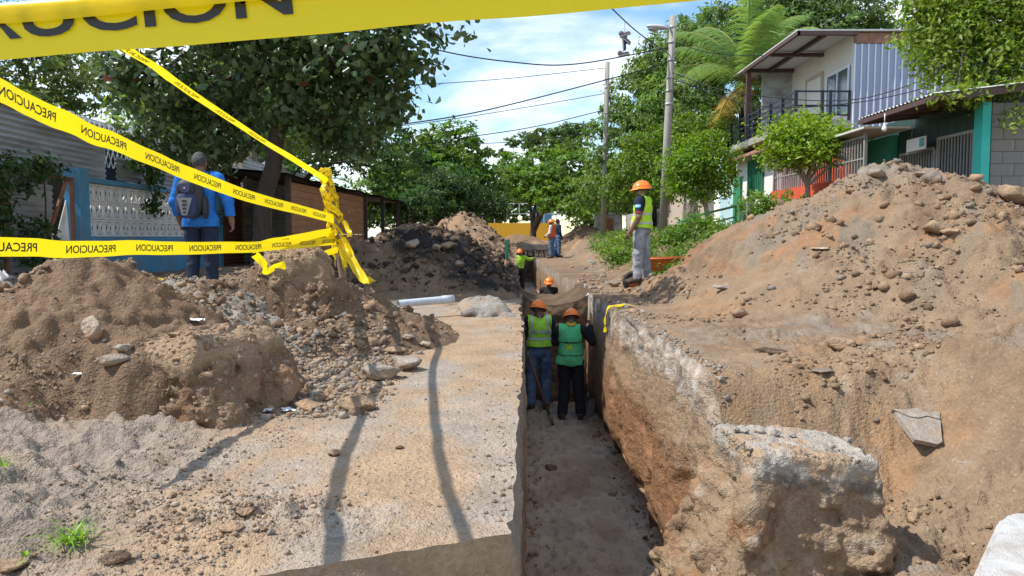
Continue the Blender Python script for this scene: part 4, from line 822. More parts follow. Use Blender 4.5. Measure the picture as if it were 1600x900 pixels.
# far workers
q = P(862, 402, 34); person('worker in an orange vest, jeans and orange helmet standing beyond the trench', (q.x, 34, tz(q.x, 34)), 70, dict(el=(-.25,.02,1.13), wl=(-.22,.2,1.0), er=(.25,.02,1.13), wr=(.2,.2,1.0)),
       [('shirt', [2], WHITE, .008), ('sleeve', [5, 7], WHITE, .01), ('trousers', [3], JEANS, .012)], helmet=True, h=.016, vest=(ORV, .93, [], REFL, allv))
q = P(871, 398, 35.2); person('dark-clothed worker half hidden behind the orange-vested worker', (q.x, 35.2, tz(q.x, 35.2)), -60, {}, [('shirt', [2], NAVY, .01), ('sleeve', [5, 7], NAVY, .012), ('trousers', [3], JEANS, .012)], h=.016, scale=1.02)
person('worker in a green jacket with one arm raised in the far trench', (P(812, 420, 29.5).x, 29.5, float(zfloor(29.5)) + .05), 10, dict(er=(.36,.05,1.33), wr=(.52,.12,1.36), el=(-.26,.05,1.15), wl=(-.2,.2,1.05)),
       [('jacket', [2], LIME, .02), ('jacket_sleeve', [5, 7], LIME, .018), ('trousers', [3], BLACK, .012)], helmet=True, h=.016)
person('worker showing only an orange helmet and face above the earth bank', (P(858, 440, 20.5).x, 20.5, float(zfloor(20.5)) + .02), 175, dict(nod=-.1), [('shirt', [2], BLACK, .01), ('sleeve', [5, 7], BLACK, .012), ('trousers', [3], JEANS, .012)], helmet=True, h=.014)
# backpack on the man's back
BP = mat('backpack_black', (0.018, 0.019, 0.024), 0.6, 0.2, 20, 0.2, 60); BPN = mat('backpack_navy', (0.022, 0.035, 0.10), 0.7, 0.2, 20, 0.3, 60); BPG = mat('backpack_grey', (0.20, 0.20, 0.20), 0.6, 0.1, 20)
to_ = PM[1]
def lp(x, y, z): return to_(np.array([[x, y, z]]))[0]
T = thing('backpack', 'black and navy backpack with grey panels on the back of the man in blue', 'backpack', tuple(lp(-.06, -.22, .93)))
def pad(name, c, r, m_, par, k=2.6, dimp=0.0):
    u = np.linspace(0, 2*math.pi, 29)[:-1]; w_ = np.linspace(-math.pi/2, math.pi/2, 15); Vp = []
    se = lambda a, e: np.sign(a) * np.abs(a) ** e
    for b in w_:
        for a in u: Vp.append((c[0] + r[0]*se(math.cos(b), 2/k)*se(math.cos(a), 2/k), c[1] + r[1]*se(math.cos(b), 2/k)*se(math.sin(a), 2/k), c[2] + r[2]*se(math.sin(b), 2/k)))
    f = [(i*28+j, i*28+(j+1)%28, (i+1)*28+(j+1)%28, (i+1)*28+j) for i in range(14) for j in range(28)]; return add(name, to_(np.array(Vp)), f, m_, par, smooth=True)
pk_ = pad('main_bag', (-.06, -.205, 1.17), (.165, .085, .245), BP, T); pad('front_pocket', (-.085, -.285, 1.08), (.125, .045, .155), BPN, T); up = pad('upper_pocket', (-.085, -.282, 1.285), (.105, .035, .085), BP, T)
pad('side_pocket', (.115, -.20, 1.06), (.035, .065, .14), BP, T); pad('top_handle', (-.06, -.17, 1.425), (.05, .014, .02), BP, T)
for s in (-1, 1):
    mb = MB(); mb.tube([(-.06*(s<0) + .11*s, -.15, 1.38), (.12*s, -.06, 1.485), (.13*s, .05, 1.48), (.14*s, .13, 1.36)], [.022, .026, .026, .022], 8); add('shoulder_strap', to_(np.array(mb.v)), mb.f, BP, T, smooth=True)
mb = MB(); mb.prism([(-.175, -.330, 1.17), (.0, -.330, 1.17), (-.055, -.345, .96), (-.115, -.345, .96)], (0, -.008, 0)); gp = add('grey_panel', to_(np.array(mb.v)), mb.f, BPG, T, smooth=False)
for z_ in (1.13, 1.085, 1.04, .995):
    mb = MB(); mb.box((-.086, -.349 , z_), (.05 - (1.13 - z_) * .12, .014, .02)); add('zip_tab', to_(np.array(mb.v)), mb.f, BP, gp, smooth=False)
mb = MB(); mb.prism([(-.150, -.310, 1.335), (-.02, -.310, 1.335), (-.04, -.322, 1.245), (-.085, -.322, 1.225), (-.13, -.322, 1.245)], (0, -.006, 0)); add('badge_panel', to_(np.array(mb.v)), mb.f, BPN, up, smooth=False)
mb = MB(); mb.box((-.085, -.330, 1.285), (.028, .004, .028)); e = add('emblem', to_(np.array(mb.v)), mb.f, mat('emblem_red', (.55, .05, .05), .5), up, smooth=False)
mb = MB(); mb.box((-.085, -.334, 1.285), (.018, .003, .006)); mb.box((-.085, -.3345, 1.285), (.006, .003, .018)); add('emblem_cross', to_(np.array(mb.v)), mb.f, mat('emblem_white', (.7, .7, .7), .5), up, smooth=False)
# ------------------------------------------------------------------ dog
S = SDF((-.25, -.75, -.02), (.25, .45, .75), .011)
S.ell((0, -.22, .42), (.11, .27, .12), 1, .05); S.ell((0, .0, .43), (.105, .13, .14), 1, .06); S.cap((0, .06, .48), (0, .17, .60), .075, .06, 1, .05)
S.ell((0, .21, .63), (.062, .08, .06), 1, .03); S.cap((0, .27, .615), (0, .34, .595), .035, .026, 1, .02)
for s in (-1, 1):
    S.cap((.045*s, .19, .67), (.058*s, .165, .755 - .02), .026, .008, 1, .01)
    S.cap((.065*s, .04, .38), (.07*s, .02, .20), .045, .026, 1, .03); S.cap((.07*s, .02, .20), (.07*s, .03, .03), .024, .02, 1, .01); S.cap((.07*s, .03, .025), (.07*s, .07, .02), .024, .02, 1, .01)
    S.cap((.065*s, -.40, .40), (.08*s, -.34, .25), .07, .04, 1, .04); S.cap((.08*s, -.34, .25), (.08*s, -.46, .17), .036, .022, 1, .02); S.cap((.08*s, -.46, .17), (.08*s, -.43, .03), .022, .019, 1, .01); S.cap((.08*s, -.43, .025), (.08*s, -.38, .02), .023, .02, 1, .01)
S.cap((0, -.47, .46), (0, -.62, .40), .028, .014, 1, .02); S.cap((0, -.62, .40), (0, -.70, .45), .014, .009, 1, .01)
V_, Q, tg = S.mesh(); q = P(12, 441, 7.3); A = np.array(Matrix.Rotation(math.radians(-70), 3, 'Z')); hz = np.array((0, .21, .62)) @ A.T; gz = q.z - .62
W = V_ @ A.T + np.array((q.x - hz[0], q.y - hz[1], gz)); n = fbm(V_[:,0], V_[:,1], V_[:,2], 7, 3)
FUR = leaf_mat('short_fur', 0.0, 0.9); cc = lerp(np.array((.62, .60, .56)), np.array((.10, .085, .075)), sst(n, .22, .32)); T = thing('dog', 'white dog with its head showing behind the left heap at the photo edge', 'dog', (q.x - hz[0], q.y - hz[1], gz))
add('body', W, Q, FUR, T, col=cc); tl = lambda p: np.asarray(p) @ A.T + np.array((q.x - hz[0], q.y - hz[1], gz))
DK = mat('dark_wet', (.012, .01, .01), .25); 
for nm, c, r_ in (('nose', (0, .362, .602), .014), ('eye', (-.042, .268, .652), .009), ('eye', (.042, .268, .652), .009)):
    v, f = FROCKS[1]; add(nm, tl(v * r_ + np.array(c)), f, DK, T, smooth=True)
# ================================================================== CAUTION TAPE
def tape_mat():
    m, n, b = newmat('caution_tape'); L = n.links.new; b.inputs['Base Color'].default_value = (0.92, 0.69, 0.006, 1); b.inputs['Roughness'].default_value = 0.32
    tcn = N(n, 'ShaderNodeTexCoord'); nz = N(n, 'ShaderNodeTexNoise', Scale=22.0, Detail=3.0); L(tcn.outputs['Object'], nz.inputs['Vector']); bp = N(n, 'ShaderNodeBump', Strength=0.12, Distance=0.02); L(nz.outputs[0], bp.inputs['Height']); L(bp.outputs[0], b.inputs['Normal'])
    tr = N(n, 'ShaderNodeBsdfTranslucent'); tr.inputs[0].default_value = (1.0, 0.80, 0.01, 1); ms = N(n, 'ShaderNodeMixShader'); ms.inputs[0].default_value = 0.45
    L(b.outputs[0], ms.inputs[1]); L(tr.outputs[0], ms.inputs[2]); L(ms.outputs[0], n.nodes['Material Output'].inputs[0]); return m
TAPE = tape_mat(); INK = mat('black_ink', (0.018, 0.016, 0.014), 0.45, 0.05); INKG = mat('faint_ink', (0.17, 0.14, 0.012), 0.5, 0.05)
fc = bpy.data.curves.new('lettering', 'FONT'); fc.body = 'PRECAUCION'; fc.size = 1; fc.offset = 0.018; fc.resolution_u = 4; fo = bpy.data.objects.new('lettering', fc); COL.objects.link(fo)
bpy.context.view_layer.update(); dg = bpy.context.evaluated_depsgraph_get(); tm = bpy.data.meshes.new_from_object(fo.evaluated_get(dg)); bpy.data.objects.remove(fo)
bm = bmesh.new(); bm.from_mesh(tm); bmesh.ops.triangulate(bm, faces=bm.faces[:]); bm.verts.index_update(); TXV = np.array([v.co[:2] for v in bm.verts]); TXF = np.array([[v.index for v in f.verts] for f in bm.faces]); bm.free(); bpy.data.meshes.remove(tm)
TXV = TXV - TXV.min(0); TXV = TXV / TXV.max(0)   # unit box
# islands (letters) so that each glyph can be its own part
par = list(range(len(TXV)))
def fnd(i):
    while par[i] != i: i = par[i]
    return i
for f in TXF:
    for k in (1, 2): par[fnd(f[k])] = fnd(f[0])
roots = np.array([fnd(i) for i in range(len(TXV))])
def spline(pts, m=14):
    pts = [np.array(p, float) for p in pts]; pp = [2*pts[0]-pts[1]] + pts + [2*pts[-1]-pts[-2]]; o = []
    for i in range(1, len(pp)-2):
        for t in np.linspace(0, 1, m, endpoint=False):
            a, b, c, d = pp[i-1], pp[i], pp[i+1], pp[i+2]; o.append(.5*((2*b) + (c-a)*t + (2*a-5*b+4*c-d)*t*t + (-a+3*b-3*c+d)*t**3))
    o.append(pts[-1]); return np.array(o)
def frame(C, wd):
    t = np.gradient(C, axis=0); t /= np.linalg.norm(t, axis=1, keepdims=True); w_ = np.array(wd, float); w_ = np.broadcast_to(w_, C.shape).copy() if w_.ndim == 1 else w_
    w_ = w_ - (w_ * t).sum(1)[:, None] * t; w_ /= np.linalg.norm(w_, axis=1, keepdims=True); return t, w_, np.cross(t, w_)
def strip_mesh(C, w_, width, nrm=None, rip=0.0, nw=5, seed=0):
    q = np.linspace(-.5, .5, nw)[None, :, None]; V_ = C[:, None, :] + w_[:, None, :] * q * width
    if rip and nrm is not None:
        s = np.arange(len(C))[:, None] * .11 + seed; V_ = V_ + nrm[:, None, :] * (rip * vnoise(s, q[:, :, 0] * 2, seed))[..., None]
    return V_.reshape(-1, 3), grid_faces(len(C), nw)
def tape(name, label, pts, wd, width=.075, texts=(), tl=.40, th=.036, mirror=True, m=14, group='caution tapes', ink=None, parent=None, rip=.0):
    C = spline(pts, m); wv = wd
    if isinstance(wd, list): wv = spline(wd, m)
    t, w_, nr = frame(C, wv); sq = np.arange(len(C)) * .16 + len(label or '') * 3.1; w_ = w_ + nr * (.18 * fbm(sq, 1.7, 0, 1, 3))[:, None]; w_ /= np.linalg.norm(w_, axis=1, keepdims=True); nr = np.cross(t, w_); C = C + w_ * (.006 * vnoise(sq * 1.3, 5, 0))[:, None]
    V_, Q = strip_mesh(C, w_, width, nr, rip)
    if parent is None:
        o = tag(add(name, V_, Q, TAPE, origin=C[len(C)//2]), label, 'caution tape', group)
    else: o = add(name, V_, Q, TAPE, parent)
    S = np.concatenate([[0], np.cumsum(np.linalg.norm(np.diff(C, axis=0), axis=1))])
    # side facing the camera
    for s0 in texts:
        if s0 < 0 or s0 + tl > S[-1]: continue
        u = TXV[:, 0]; ss = s0 + tl * (1 - u if mirror else u); tt = (TXV[:, 1] - .5) * th
        I = lambda A: np.stack([np.interp(ss, S, A[:, k]) for k in range(3)], 1)
        c = I(C); ww = I(w_); n_ = I(nr); sg = np.sign(((np.array((0, 0, CZ)) - c) * n_).sum(1).mean()); add('lettering', c + ww * tt[:, None] + n_ * sg * .0015, TXF, ink or INK, o, smooth=False)
    return o
STK = 7.4
dsA = [2.3, 2.5, 2.95, 3.5, 4.25, 5.3, 7.38]
tape('caution_tape', 'upper slanting yellow caution tape running to the stake, lettered', [P(-260, 20, 1.8), P(-60, 112, 2.25)] + [P(*a, d) for a, d in zip([(0, 143), (100, 189), (200, 232), (300, 274), (400, 310), (522, 343)], dsA[1:])], (0, 0.05, 1), .080,
     texts=[0.10 + .60 * i for i in range(9)], tl=.40, th=.034)
tape('caution_tape', 'lowest level yellow caution tape stretched across the left foreground', [P(-70, 388, 2.75)] + [P(*a, d) for a, d in zip([(0, 388), (150, 388), (300, 387), (420, 384), (526, 376)], [2.95, 3.6, 4.6, 5.7, 7.4])], (0, 0, 1), .075,
     texts=[0.02 + .60 * i for i in range(9)], tl=.40, th=.036)
tape('caution_tape', 'thin twisted yellow tape running from the stake top towards the upper left', [P(-160, -175, 1.35), P(-40, -90, 1.75), P(60, -18, 2.2), P(130, 30, 2.65), P(207, 81, 3.2), P(300, 145, 4.0), P(400, 212, 5.3), P(513, 284, 7.4)], [(.62, .60, .05), (.62, .60, .05), (.62, .60, .05), (.62, .60, .05), (.62, .62, .05), (.6, .62, .05), (.5, .5, .1), (.3, .3, .3)], .05,
     texts=[.4, 1.1, 1.75, 2.5, 3.2, 3.9], tl=.36, th=.024)
tape('caution_tape', 'short yellow tape rising to the stake just above the lowest tape', [P(395, 388, 5.6), P(440, 377, 6.1), P(520, 362, 7.4)], (0.1, 0, 1), .07, texts=[.3], tl=.36, th=.034)
tape('caution_tape', 'slack yellow tape below the lowest tape by the stake', [P(470, 408, 6.9), P(500, 398, 7.1), P(530, 390, 7.4)], (0.1, 0, 1), .06)
tape('caution_tape', 'loose yellow tape end drooping onto the soil left of the stake', [P(398, 396, 5.8), P(408, 408, 5.9), P(417, 423, 6.0), P(432, 416, 6.1), P(445, 414, 6.2)], (0.4, 0.3, .7), .06, rip=.02)
tape('caution_tape', 'broad yellow tape tail hanging from the stake to the soil', [P(534, 372, 7.36), P(547, 400, 7.3), P(560, 425, 7.2), P(569, 436, 7.1), P(583, 441, 7.0)], (1, .1, .35), .085, rip=.015)
tape('caution_tape', 'yellow tape scrap crumpled on the soil behind the gravel heap', [P(365, 452, 8.4), P(378, 447, 8.5), P(395, 455, 8.6), P(420, 446, 8.7), P(440, 430, 8.9)], (0.2, .5, .6), .075, rip=.05)
tape('caution_tape', 'yellow tape scrap lying at the foot of the grey heap', [P(232, 446, 6.0), P(245, 440, 6.05), P(257, 444, 6.1)], (0.1, .5, .6), .06, rip=.05)
e1 = hit(988, 487); 
tape('caution_tape', 'short yellow tape end hanging over the right trench edge', [(1.62, 10.35, .03), (1.45, 10.25, .045), (1.29, 10.15, .02), (1.235, 10.1, -.12), (1.225, 10.05, -.30)], [(.1, 1, .1), (.1, 1, .1), (.1, 1, .1), (.1, 1, .0), (.1, 1, .0)], .09, rip=.02)
# folded tape close to the camera
DB = .75; a = np.array(P(-420, 131 - 0, DB)); b = np.array(P(1750, -55, DB)); C = np.linspace(a, b, 60); t = (b - a) / np.linalg.norm(b - a); up = np.array((0, 0, 1.0)); up -= t * (up @ t); up /= np.linalg.norm(up); fr = np.array((0, -1.0, 0))
prof = [(0, 0), (.012, .0006), (.024, .0002), (.036, .0), (.047, .0015), (.0525, .005), (.051, .0085), (.045, .0095), (.038, .009), (.0325, .0075)]
wob = 0.0015 * np.sin(np.arange(60) * .33); V_ = np.concatenate([[C[i] + up * (u + .002 * vnoise(i * .2, u * 40, 0)) + fr * (w_ * (1 + .4 * vnoise(i * .15, 3, 0)) + wob[i]) for u, w_ in prof] for i in range(60)])
bt = tag(add('caution_tape', V_, grid_faces(60, len(prof)), TAPE, origin=C[30]), 'wide folded yellow caution tape across the top, closest to the camera', 'caution tape', 'caution tapes')
xN = np.array(P(462, 40, DB)) ; sN = (xN - a) @ t; LT = .505
for off_ in (0.0,):
    u = TXV[:, 0]; ss = sN - LT * (1 - u); tt = np.minimum(.0185 + TXV[:, 1] * .042, .046); yv = np.interp(ss, np.linspace(0, np.linalg.norm(b - a), 60), wob)
    add('lettering', a + ss[:, None] * t + up * tt[:, None] + fr * (yv + .0026)[:, None], TXF, INK, bt, smooth=False)
# stake wrapped in tape
WOODB = mat('weathered_wood', (0.23, 0.17, 0.12), 0.9, 0.3, 12, 0.6, 40, stretch=(1, 1, .2))
k0 = P(506, 262, STK); pts = [P(506, 262, STK), P(512, 288, STK), P(520, 335, STK), P(529, 390, STK), P(536, 440, STK)]
T = thing('stake', 'crooked wooden stake wrapped in layers of yellow caution tape', 'stake', pts[-1])
mb = MB(); mb.tube(spline([p + Vector((0, .02, 0)) for p in pts], 6), np.linspace(.026, .038, 25), 9); mb.obj('pole', WOODB, T, True)
axis = spline(pts, 20); r_ = np.random.default_rng(3)
for i in range(30):
    s0 = r_.uniform(.10, .62); ln = r_.uniform(.16, .48); n_ = 26; tt = np.linspace(0, 1, n_); si = np.clip((s0 + ln * tt * r_.choice([-1, 1]) * .9), .05, .95) * (len(axis) - 1)
    c = np.stack([np.interp(si, np.arange(len(axis)), axis[:, k]) for k in range(3)], 1); an = tt * r_.uniform(1.5, 7) + r_.uniform(0, 6); R0 = .032 + .006 * (i % 5) + .016 * vnoise(tt * 7, i, 0) + .022 * np.exp(-((si / len(axis) - .55) / .14) ** 2)
    c = c + np.stack([np.cos(an) * R0, np.sin(an) * R0 * .9, .02 * vnoise(tt * 7, i, 5)], 1)
    w_ = np.stack([.3 * np.cos(an * .7), .3 * np.sin(an), .8 + 0 * tt], 1); w_ /= np.linalg.norm(w_, axis=1, keepdims=True); V_, Q = strip_mesh(c, w_, r_.uniform(.018, .05), np.stack([np.cos(an), np.sin(an), 0 * an], 1), .016, 4, i)
    add('tape_wrap', V_, Q, TAPE, T)
for i, (x0, y0, x1, y1, x2, y2) in enumerate([(508, 285, 503, 296, 507, 306), (534, 375, 541, 392, 548, 408), (531, 382, 536, 402, 540, 418), (526, 360, 518, 372, 512, 366), (538, 345, 545, 362, 546, 370)]):
    tape('tape_end', None, [P(x0, y0, 7.36), P(x1, y1, 7.30), P(x2, y2, 7.28)], (.8, .2, .4), .045, parent=T, rip=.02)
# ================================================================== TOOLS, WHEELBARROW
STEEL = mat('worn_steel', (0.22, 0.20, 0.18), 0.5, 0.3, 12, 0.2, 40, metal=.6, dirt=(.16, .11, .07), dirt_amt=.8, dirt_scale=5); HANDLE = mat('tool_handle', (0.33, 0.20, 0.11), 0.7, 0.25, 10, 0.3, 40, stretch=(1, 1, .2)); HANDD = mat('dark_handle', (0.10, 0.065, 0.045), 0.8, 0.25, 10)
def shovel(name, label, top, tip, flat, hm=HANDLE, hook=False):
    top = Vector(top); tip = Vector(tip); d = (tip - top).normalized(); L_ = (tip - top).length; T = thing(name, label, 'shovel', tip); sv = Vector(flat); sv = (sv - d * sv.dot(d)).normalized(); n_ = d.cross(sv)
    mb = MB(); mb.tube([top, top + d * (L_ - .30)], [.016, .019], 10); mb.obj('handle', hm, T, True)
    mb = MB(); mb.tube([top + d * (L_ - .40), top + d * (L_ - .27)], [.021, .023], 10); mb.obj('socket', STEEL, T, True)
    V_ = []; ns, nw = 12, 9
    for i in range(ns):
        s = i / (ns - 1); w_ = .115 * (1 - .15 * s) * (1 - max(0, s - .55) ** 2 * 3.6) ; 
        for k in range(nw):
            u = k / (nw - 1) * 2 - 1; V_.append(top + d * (L_ - .30 + .30 * s - .03 * u * u * (s > .9)) + sv * w_ * u + n_ * (.045 * u * u - .03 + .03 * (s - .4) ** 2))
    V_ = np.array(V_); V2 = V_ + np.array(n_) * .004; f = grid_faces(ns, nw); add('blade', np.concatenate([V_, V2]), np.concatenate([f, f[:, ::-1] + len(V_)]), STEEL, T, smooth=True)
    return T
hand = PB[1](np.array([[.315, .20, 1.52]]))[0]
bx = P(918, 640, 11.75); shovel('shovel', 'upright shovel with wooden handle held by the worker in the green vest', (hand[0] - .005, hand[1] + .015, hand[2] + .13), (bx.x, 11.78, FLZ + .0), (1, 0.1, 0))
bx = P(905, 625, 12.3); shovel('shovel', 'second shovel leaning in the shade behind the upright shovel', P(915, 545, 12.6), (bx.x + .04, 12.2, FLZ), (.7, .7, 0))
T = thing('digging_bar', 'long dark digging bar leaning on the left trench wall beside the workers', 'tool', P(864, 655, 11.3)); a = P(818, 535, 11.3); b = Vector((P(864, 655, 11.3).x, 11.3, FLZ + .01)); mb = MB(); mb.tube([a, b], [.021, .024], 10); mb.obj('handle', HANDD, T, True)
mb = MB(); d = (b - a).normalized(); mb.tube([b - d * .16, b - d * .03, b], [.03, .026, .008], 8); mb.obj('tip', STEEL, T, True)
# spade stuck upright with green grip
gx = P(788, 447, 14.0); T = thing('spade', 'upright wooden spade handle with a green grip left of the far trench', 'spade', (gx.x, 14.0, tz(gx.x, 14.0) - .15)); mb = MB(); t0 = P(791, 404, 14.0); mb.tube([Vector((gx.x, 14, tz(gx.x, 14.0) - .15)), t0], [.022, .02], 9); mb.obj('handle', HANDLE, T, True)
GRNP = mat('green_plastic', (.01, .16, .075), .4); mb = MB(); mb.box(P(792, 390, 14.0), (.07, .05, .36), None, .015); mb.obj('grip', GRNP, T)
# wheelbarrow
ORB = mat('orange_paint', (0.72, 0.13, 0.03), 0.5, 0.15, 8, 0.1, 30, dirt=(.30, .16, .09), dirt_amt=.7, dirt_scale=5); RUB = mat('rubber', (.02, .019, .018), .8, .3, 20); FRM = mat('dark_frame', (.035, .03, .028), .6, .3)
wc = Vector((2.72, 13.8, 0)); gz = tz(2.1, 13.75) - .04; T = thing('wheelbarrow', 'orange metal wheelbarrow with black frame behind the standing worker', 'wheelbarrow', (wc.x, 13.75, gz)); o_ = np.array((wc.x, 13.75, gz))
def tray(k, dz):
    lo = [(-.26, -.20), (.24, -.20), (.24, .20), (-.26, .20)]; hi = [(-.52, -.32), (.42, -.29), (.42, .29), (-.52, .32)]; V_ = [(x * k, y * k, .36 + dz) for x, y in lo] + [(x * k, y * k, (.62 if x > 0 else .60)) for x, y in hi]; return V_
V_ = np.array(tray(1, 0) + tray(.97, .012)); f = [(0,3,2,1), (0,1,5,4), (1,2,6,5), (2,3,7,6), (3,0,4,7), (8,9,10,11), (8,12,13,9), (9,13,14,10), (10,14,15,11), (11,15,12,8), (4,5,13,12), (5,6,14,13), (6,7,15,14), (7,4,12,15)]
tr_ = add('tray', V_ + o_, f, ORB, T, smooth=False); mb = MB(); h_ = [Vector(o_) + Vector(p) for p in tray(1.0, 0)[4:]]; mb.tube(h_ + [h_[0]], .013, 8); mb.obj('rim', ORB, tr_, True)
for s in (-1, 1):
    mb = MB(); mb.tube([Vector(o_) + Vector(p) for p in [(-.55, .05 * s, .19), (-.2, .17 * s, .33), (.25, .22 * s, .36), (.55, .25 * s, .45), (.85, .27 * s, .60)]], .017, 8); hd_ = mb.obj('handle_bar', FRM, T, True)
    mb = MB(); mb.tube([Vector(o_) + Vector(p) for p in [(.74, .262 * s, .545), (.88, .272 * s, .615)]], .022, 8); mb.obj('grip', RUB, hd_, True)
    mb = MB(); mb.tube([Vector(o_) + Vector(p) for p in [(.02, .17 * s, .34), (.10, .19 * s, .01), (.26, .19 * s, .01), (.36, .22 * s, .38)]], .014, 8); mb.obj('leg', FRM, T, True)
mb = MB(); Mw = Matrix.Translation(Vector(o_) + Vector((-.55, 0, .19))) @ Matrix.Rotation(math.pi / 2, 4, 'X'); mb.lathe([(.10, -.03), (.15, -.045), (.185, -.03), (.19, 0), (.185, .03), (.15, .045), (.10, .03)], 24, Mw); wh = mb.obj('wheel', RUB, T, True); mb = MB(); mb.lathe([(.005, -.05), (.03, -.05), (.03, -.02), (.102, -.03), (.102, .03), (.03, .02), (.03, .05), (.005, .05)], 20, Mw); mb.obj('rim', ORB, wh, True)
# far pale wheelbarrows by the orange-vested worker
PWB = mat('pale_tray', (.45, .43, .40), .6, .2)
for (px, py, d, lb) in ((832, 388, 36.0, 'pale wheelbarrow left of the orange-vested worker far up the trench'), (848, 394, 35.0, 'dusty wheelbarrow right beside the orange-vested worker')):
    c = P(px, py, d); z0 = tz(c.x, d); T = thing('wheelbarrow', lb, 'wheelbarrow', (c.x, d, z0)); o2 = np.array((c.x, d, z0)); add('tray', V_ + o2, f, PWB, T, smooth=False)
    for s in (-1, 1):
        mb = MB(); mb.tube([Vector(o2) + Vector(p) for p in [(.02, .17 * s, .36), (.10, .19 * s, 0), (.26, .19 * s, 0), (.36, .22 * s, .40)]], .02, 6); mb.obj('leg', FRM, T, True)
        mb = MB(); mb.tube([Vector(o2) + Vector(p) for p in [(-.55, .05 * s, .19), (-.2, .17 * s, .33), (.25, .22 * s, .36), (.85, .27 * s, .60)]], .02, 6); mb.obj('handle_bar', FRM, T, True)
    mb = MB(); mb.lathe([(.10, -.03), (.15, -.045), (.19, 0), (.15, .045), (.10, .03)], 16, Matrix.Translation(Vector(o2) + Vector((-.55, 0, .19))) @ Matrix.Rotation(math.pi / 2, 4, 'X')); mb.obj('wheel', RUB, T, True)
# ================================================================== LEFT SIDE: FENCES, HOUSE, SHED
ZINC = mat('weathered_zinc', (0.38, 0.40, 0.42), 0.5, 0.2, 3, 0.05, 30, metal=.25, dirt=(.13, .09, .065), dirt_amt=.7, dirt_scale=1.6, stretch=(1, .35, 2)); ZINCL = mat('bright_zinc', (0.66, 0.69, 0.73), 0.5, 0.12, 3, metal=.1, dirt=(.25, .17, .12), dirt_amt=.4, dirt_scale=2)
RUSTM = mat('rust', (0.20, 0.085, 0.045), 0.85, 0.35, 7, 0.3, 30); SKYB = mat('sky_blue_paint', (0.06, 0.27, 0.46), 0.75, 0.2, 3, 0.2, 30, dirt=(.16, .17, .17), dirt_amt=.6, dirt_scale=2); CREAM = mat('cream_block', (0.80, 0.79, 0.76), 0.85, 0.15, 6, 0.2, 40, dirt=(.25, .24, .21), dirt_amt=.5, dirt_scale=4)
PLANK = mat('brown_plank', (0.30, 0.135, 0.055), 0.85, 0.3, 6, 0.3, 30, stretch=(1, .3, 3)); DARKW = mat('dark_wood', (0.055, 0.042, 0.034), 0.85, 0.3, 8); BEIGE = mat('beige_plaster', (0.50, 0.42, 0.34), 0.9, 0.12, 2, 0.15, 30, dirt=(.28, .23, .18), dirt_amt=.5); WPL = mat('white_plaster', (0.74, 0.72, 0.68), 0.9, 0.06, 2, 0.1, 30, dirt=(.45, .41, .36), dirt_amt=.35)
ROOFD = mat('dark_roof', (0.07, 0.06, 0.055), 0.7, 0.3, 3, dirt=(.16, .10, .07), dirt_amt=.6); ROOFW = mat('white_roof', (0.72, 0.74, 0.76), 0.4, 0.05, 3); GLASS = mat('window_glass', (0.05, 0.07, 0.10), 0.08, 0.1, 2, spec=.9); FXB = -6.7
def corr(name, parent, axis, o, L_, H_, mat_, lean=0.0, period=.085, amp=.013, along='y', tilt=0.0):
    """corrugated sheet with ridges running along its length; o = lower corner; axis 'x' = sheet plane normal to x"""
    n = int(H_ / period * 8); zz_ = np.linspace(0, H_, n); off = amp * np.sin(zz_ / period * 2 * math.pi); ss = np.linspace(0, L_, 5); V_ = []
    for s in ss:
        for z_, q in zip(zz_, off): V_.append((o[0] + q + lean * z_, o[1] + s, o[2] + z_ + tilt * s) if along == 'y' else (o[0] + s, o[1] + q + lean * z_, o[2] + z_ + tilt * s))
    return add(name, V_, grid_faces(5, n), mat_, parent, smooth=True)
# decorative block fence
T = thing('block_fence', 'low blue garden wall with three rows of cream decorative blocks', 'fence', (FXB, 14.2, .1))
mb = MB(); mb.bb((FXB - .1, 12.02, 0), (FXB + .1, 17.3, .945), .01); mb.obj('base_wall', SKYB, T)
for yy in (11.9, 17.4): mb = MB(); mb.bb((FXB - .13, yy - .14, 0), (FXB + .13, yy + .12, 2.0), .01); mb.obj('post', SKYB, T)
mb = MB(); mb.bb((FXB - .09, 12.03, 1.80), (FXB + .09, 17.27, 1.88), .01); mb.obj('top_rail', SKYB, T)
BS = .282; mb = MB(); h2 = BS / 2 - .003
for a, b in (((-h2, -h2), (h2, -h2 + .028)), ((-h2, h2 - .028), (h2, h2)), ((-h2, -h2 + .028), (-h2 + .024, h2 - .028)), ((h2 - .024, -h2 + .028), (h2, h2 - .028))): mb.bb((-.02, a[0], a[1]), (.02, b[0], b[1]))
for (y0, z0), (y1, z1) in (((-.11, -.11), (.11, .11)), ((-.11, .11), (.11, -.11)), ((-.055, -.12), (0, 0)), ((.055, -.12), (0, 0)), ((-.055, .12), (0, 0)), ((.055, .12), (0, 0))):
    d = Vector((0, y1 - y0, z1 - z0)); mb.box((0, (y0 + y1) / 2, (z0 + z1) / 2), (.026, .016, d.length), Matrix.Rotation(-math.atan2(d.y, d.z), 3, 'X'))
mb.box((0, 0, 0), (.030, .035, .05)); bme = npmesh('decorative_block', mb.v, mb.f, CREAM, smooth=False)
for r_ in range(3):
    for c_ in range(18):
        o = bpy.data.objects.new('decorative_block', bme); COL.objects.link(o); o.parent = T; o.location = Vector((0, 12.03 + BS * (c_ + .5) - 14.2 + .06, .95 + BS * (r_ + .5) - .1))
T = thing('yard_shade_backing', 'added dark plank backing standing in for yard shade behind the decorative blocks', 'wall', (-7.5, 14.5, .1))  # added dark planks: stand in for yard shade seen through the block openings
for i in range(9): mb = MB(); mb.bb((-7.5 - .01 * (i % 2), 11.6, .1 + i * .2), (-7.46, 17.4, .29 + i * .2)); mb.obj('plank', DARKW, T)
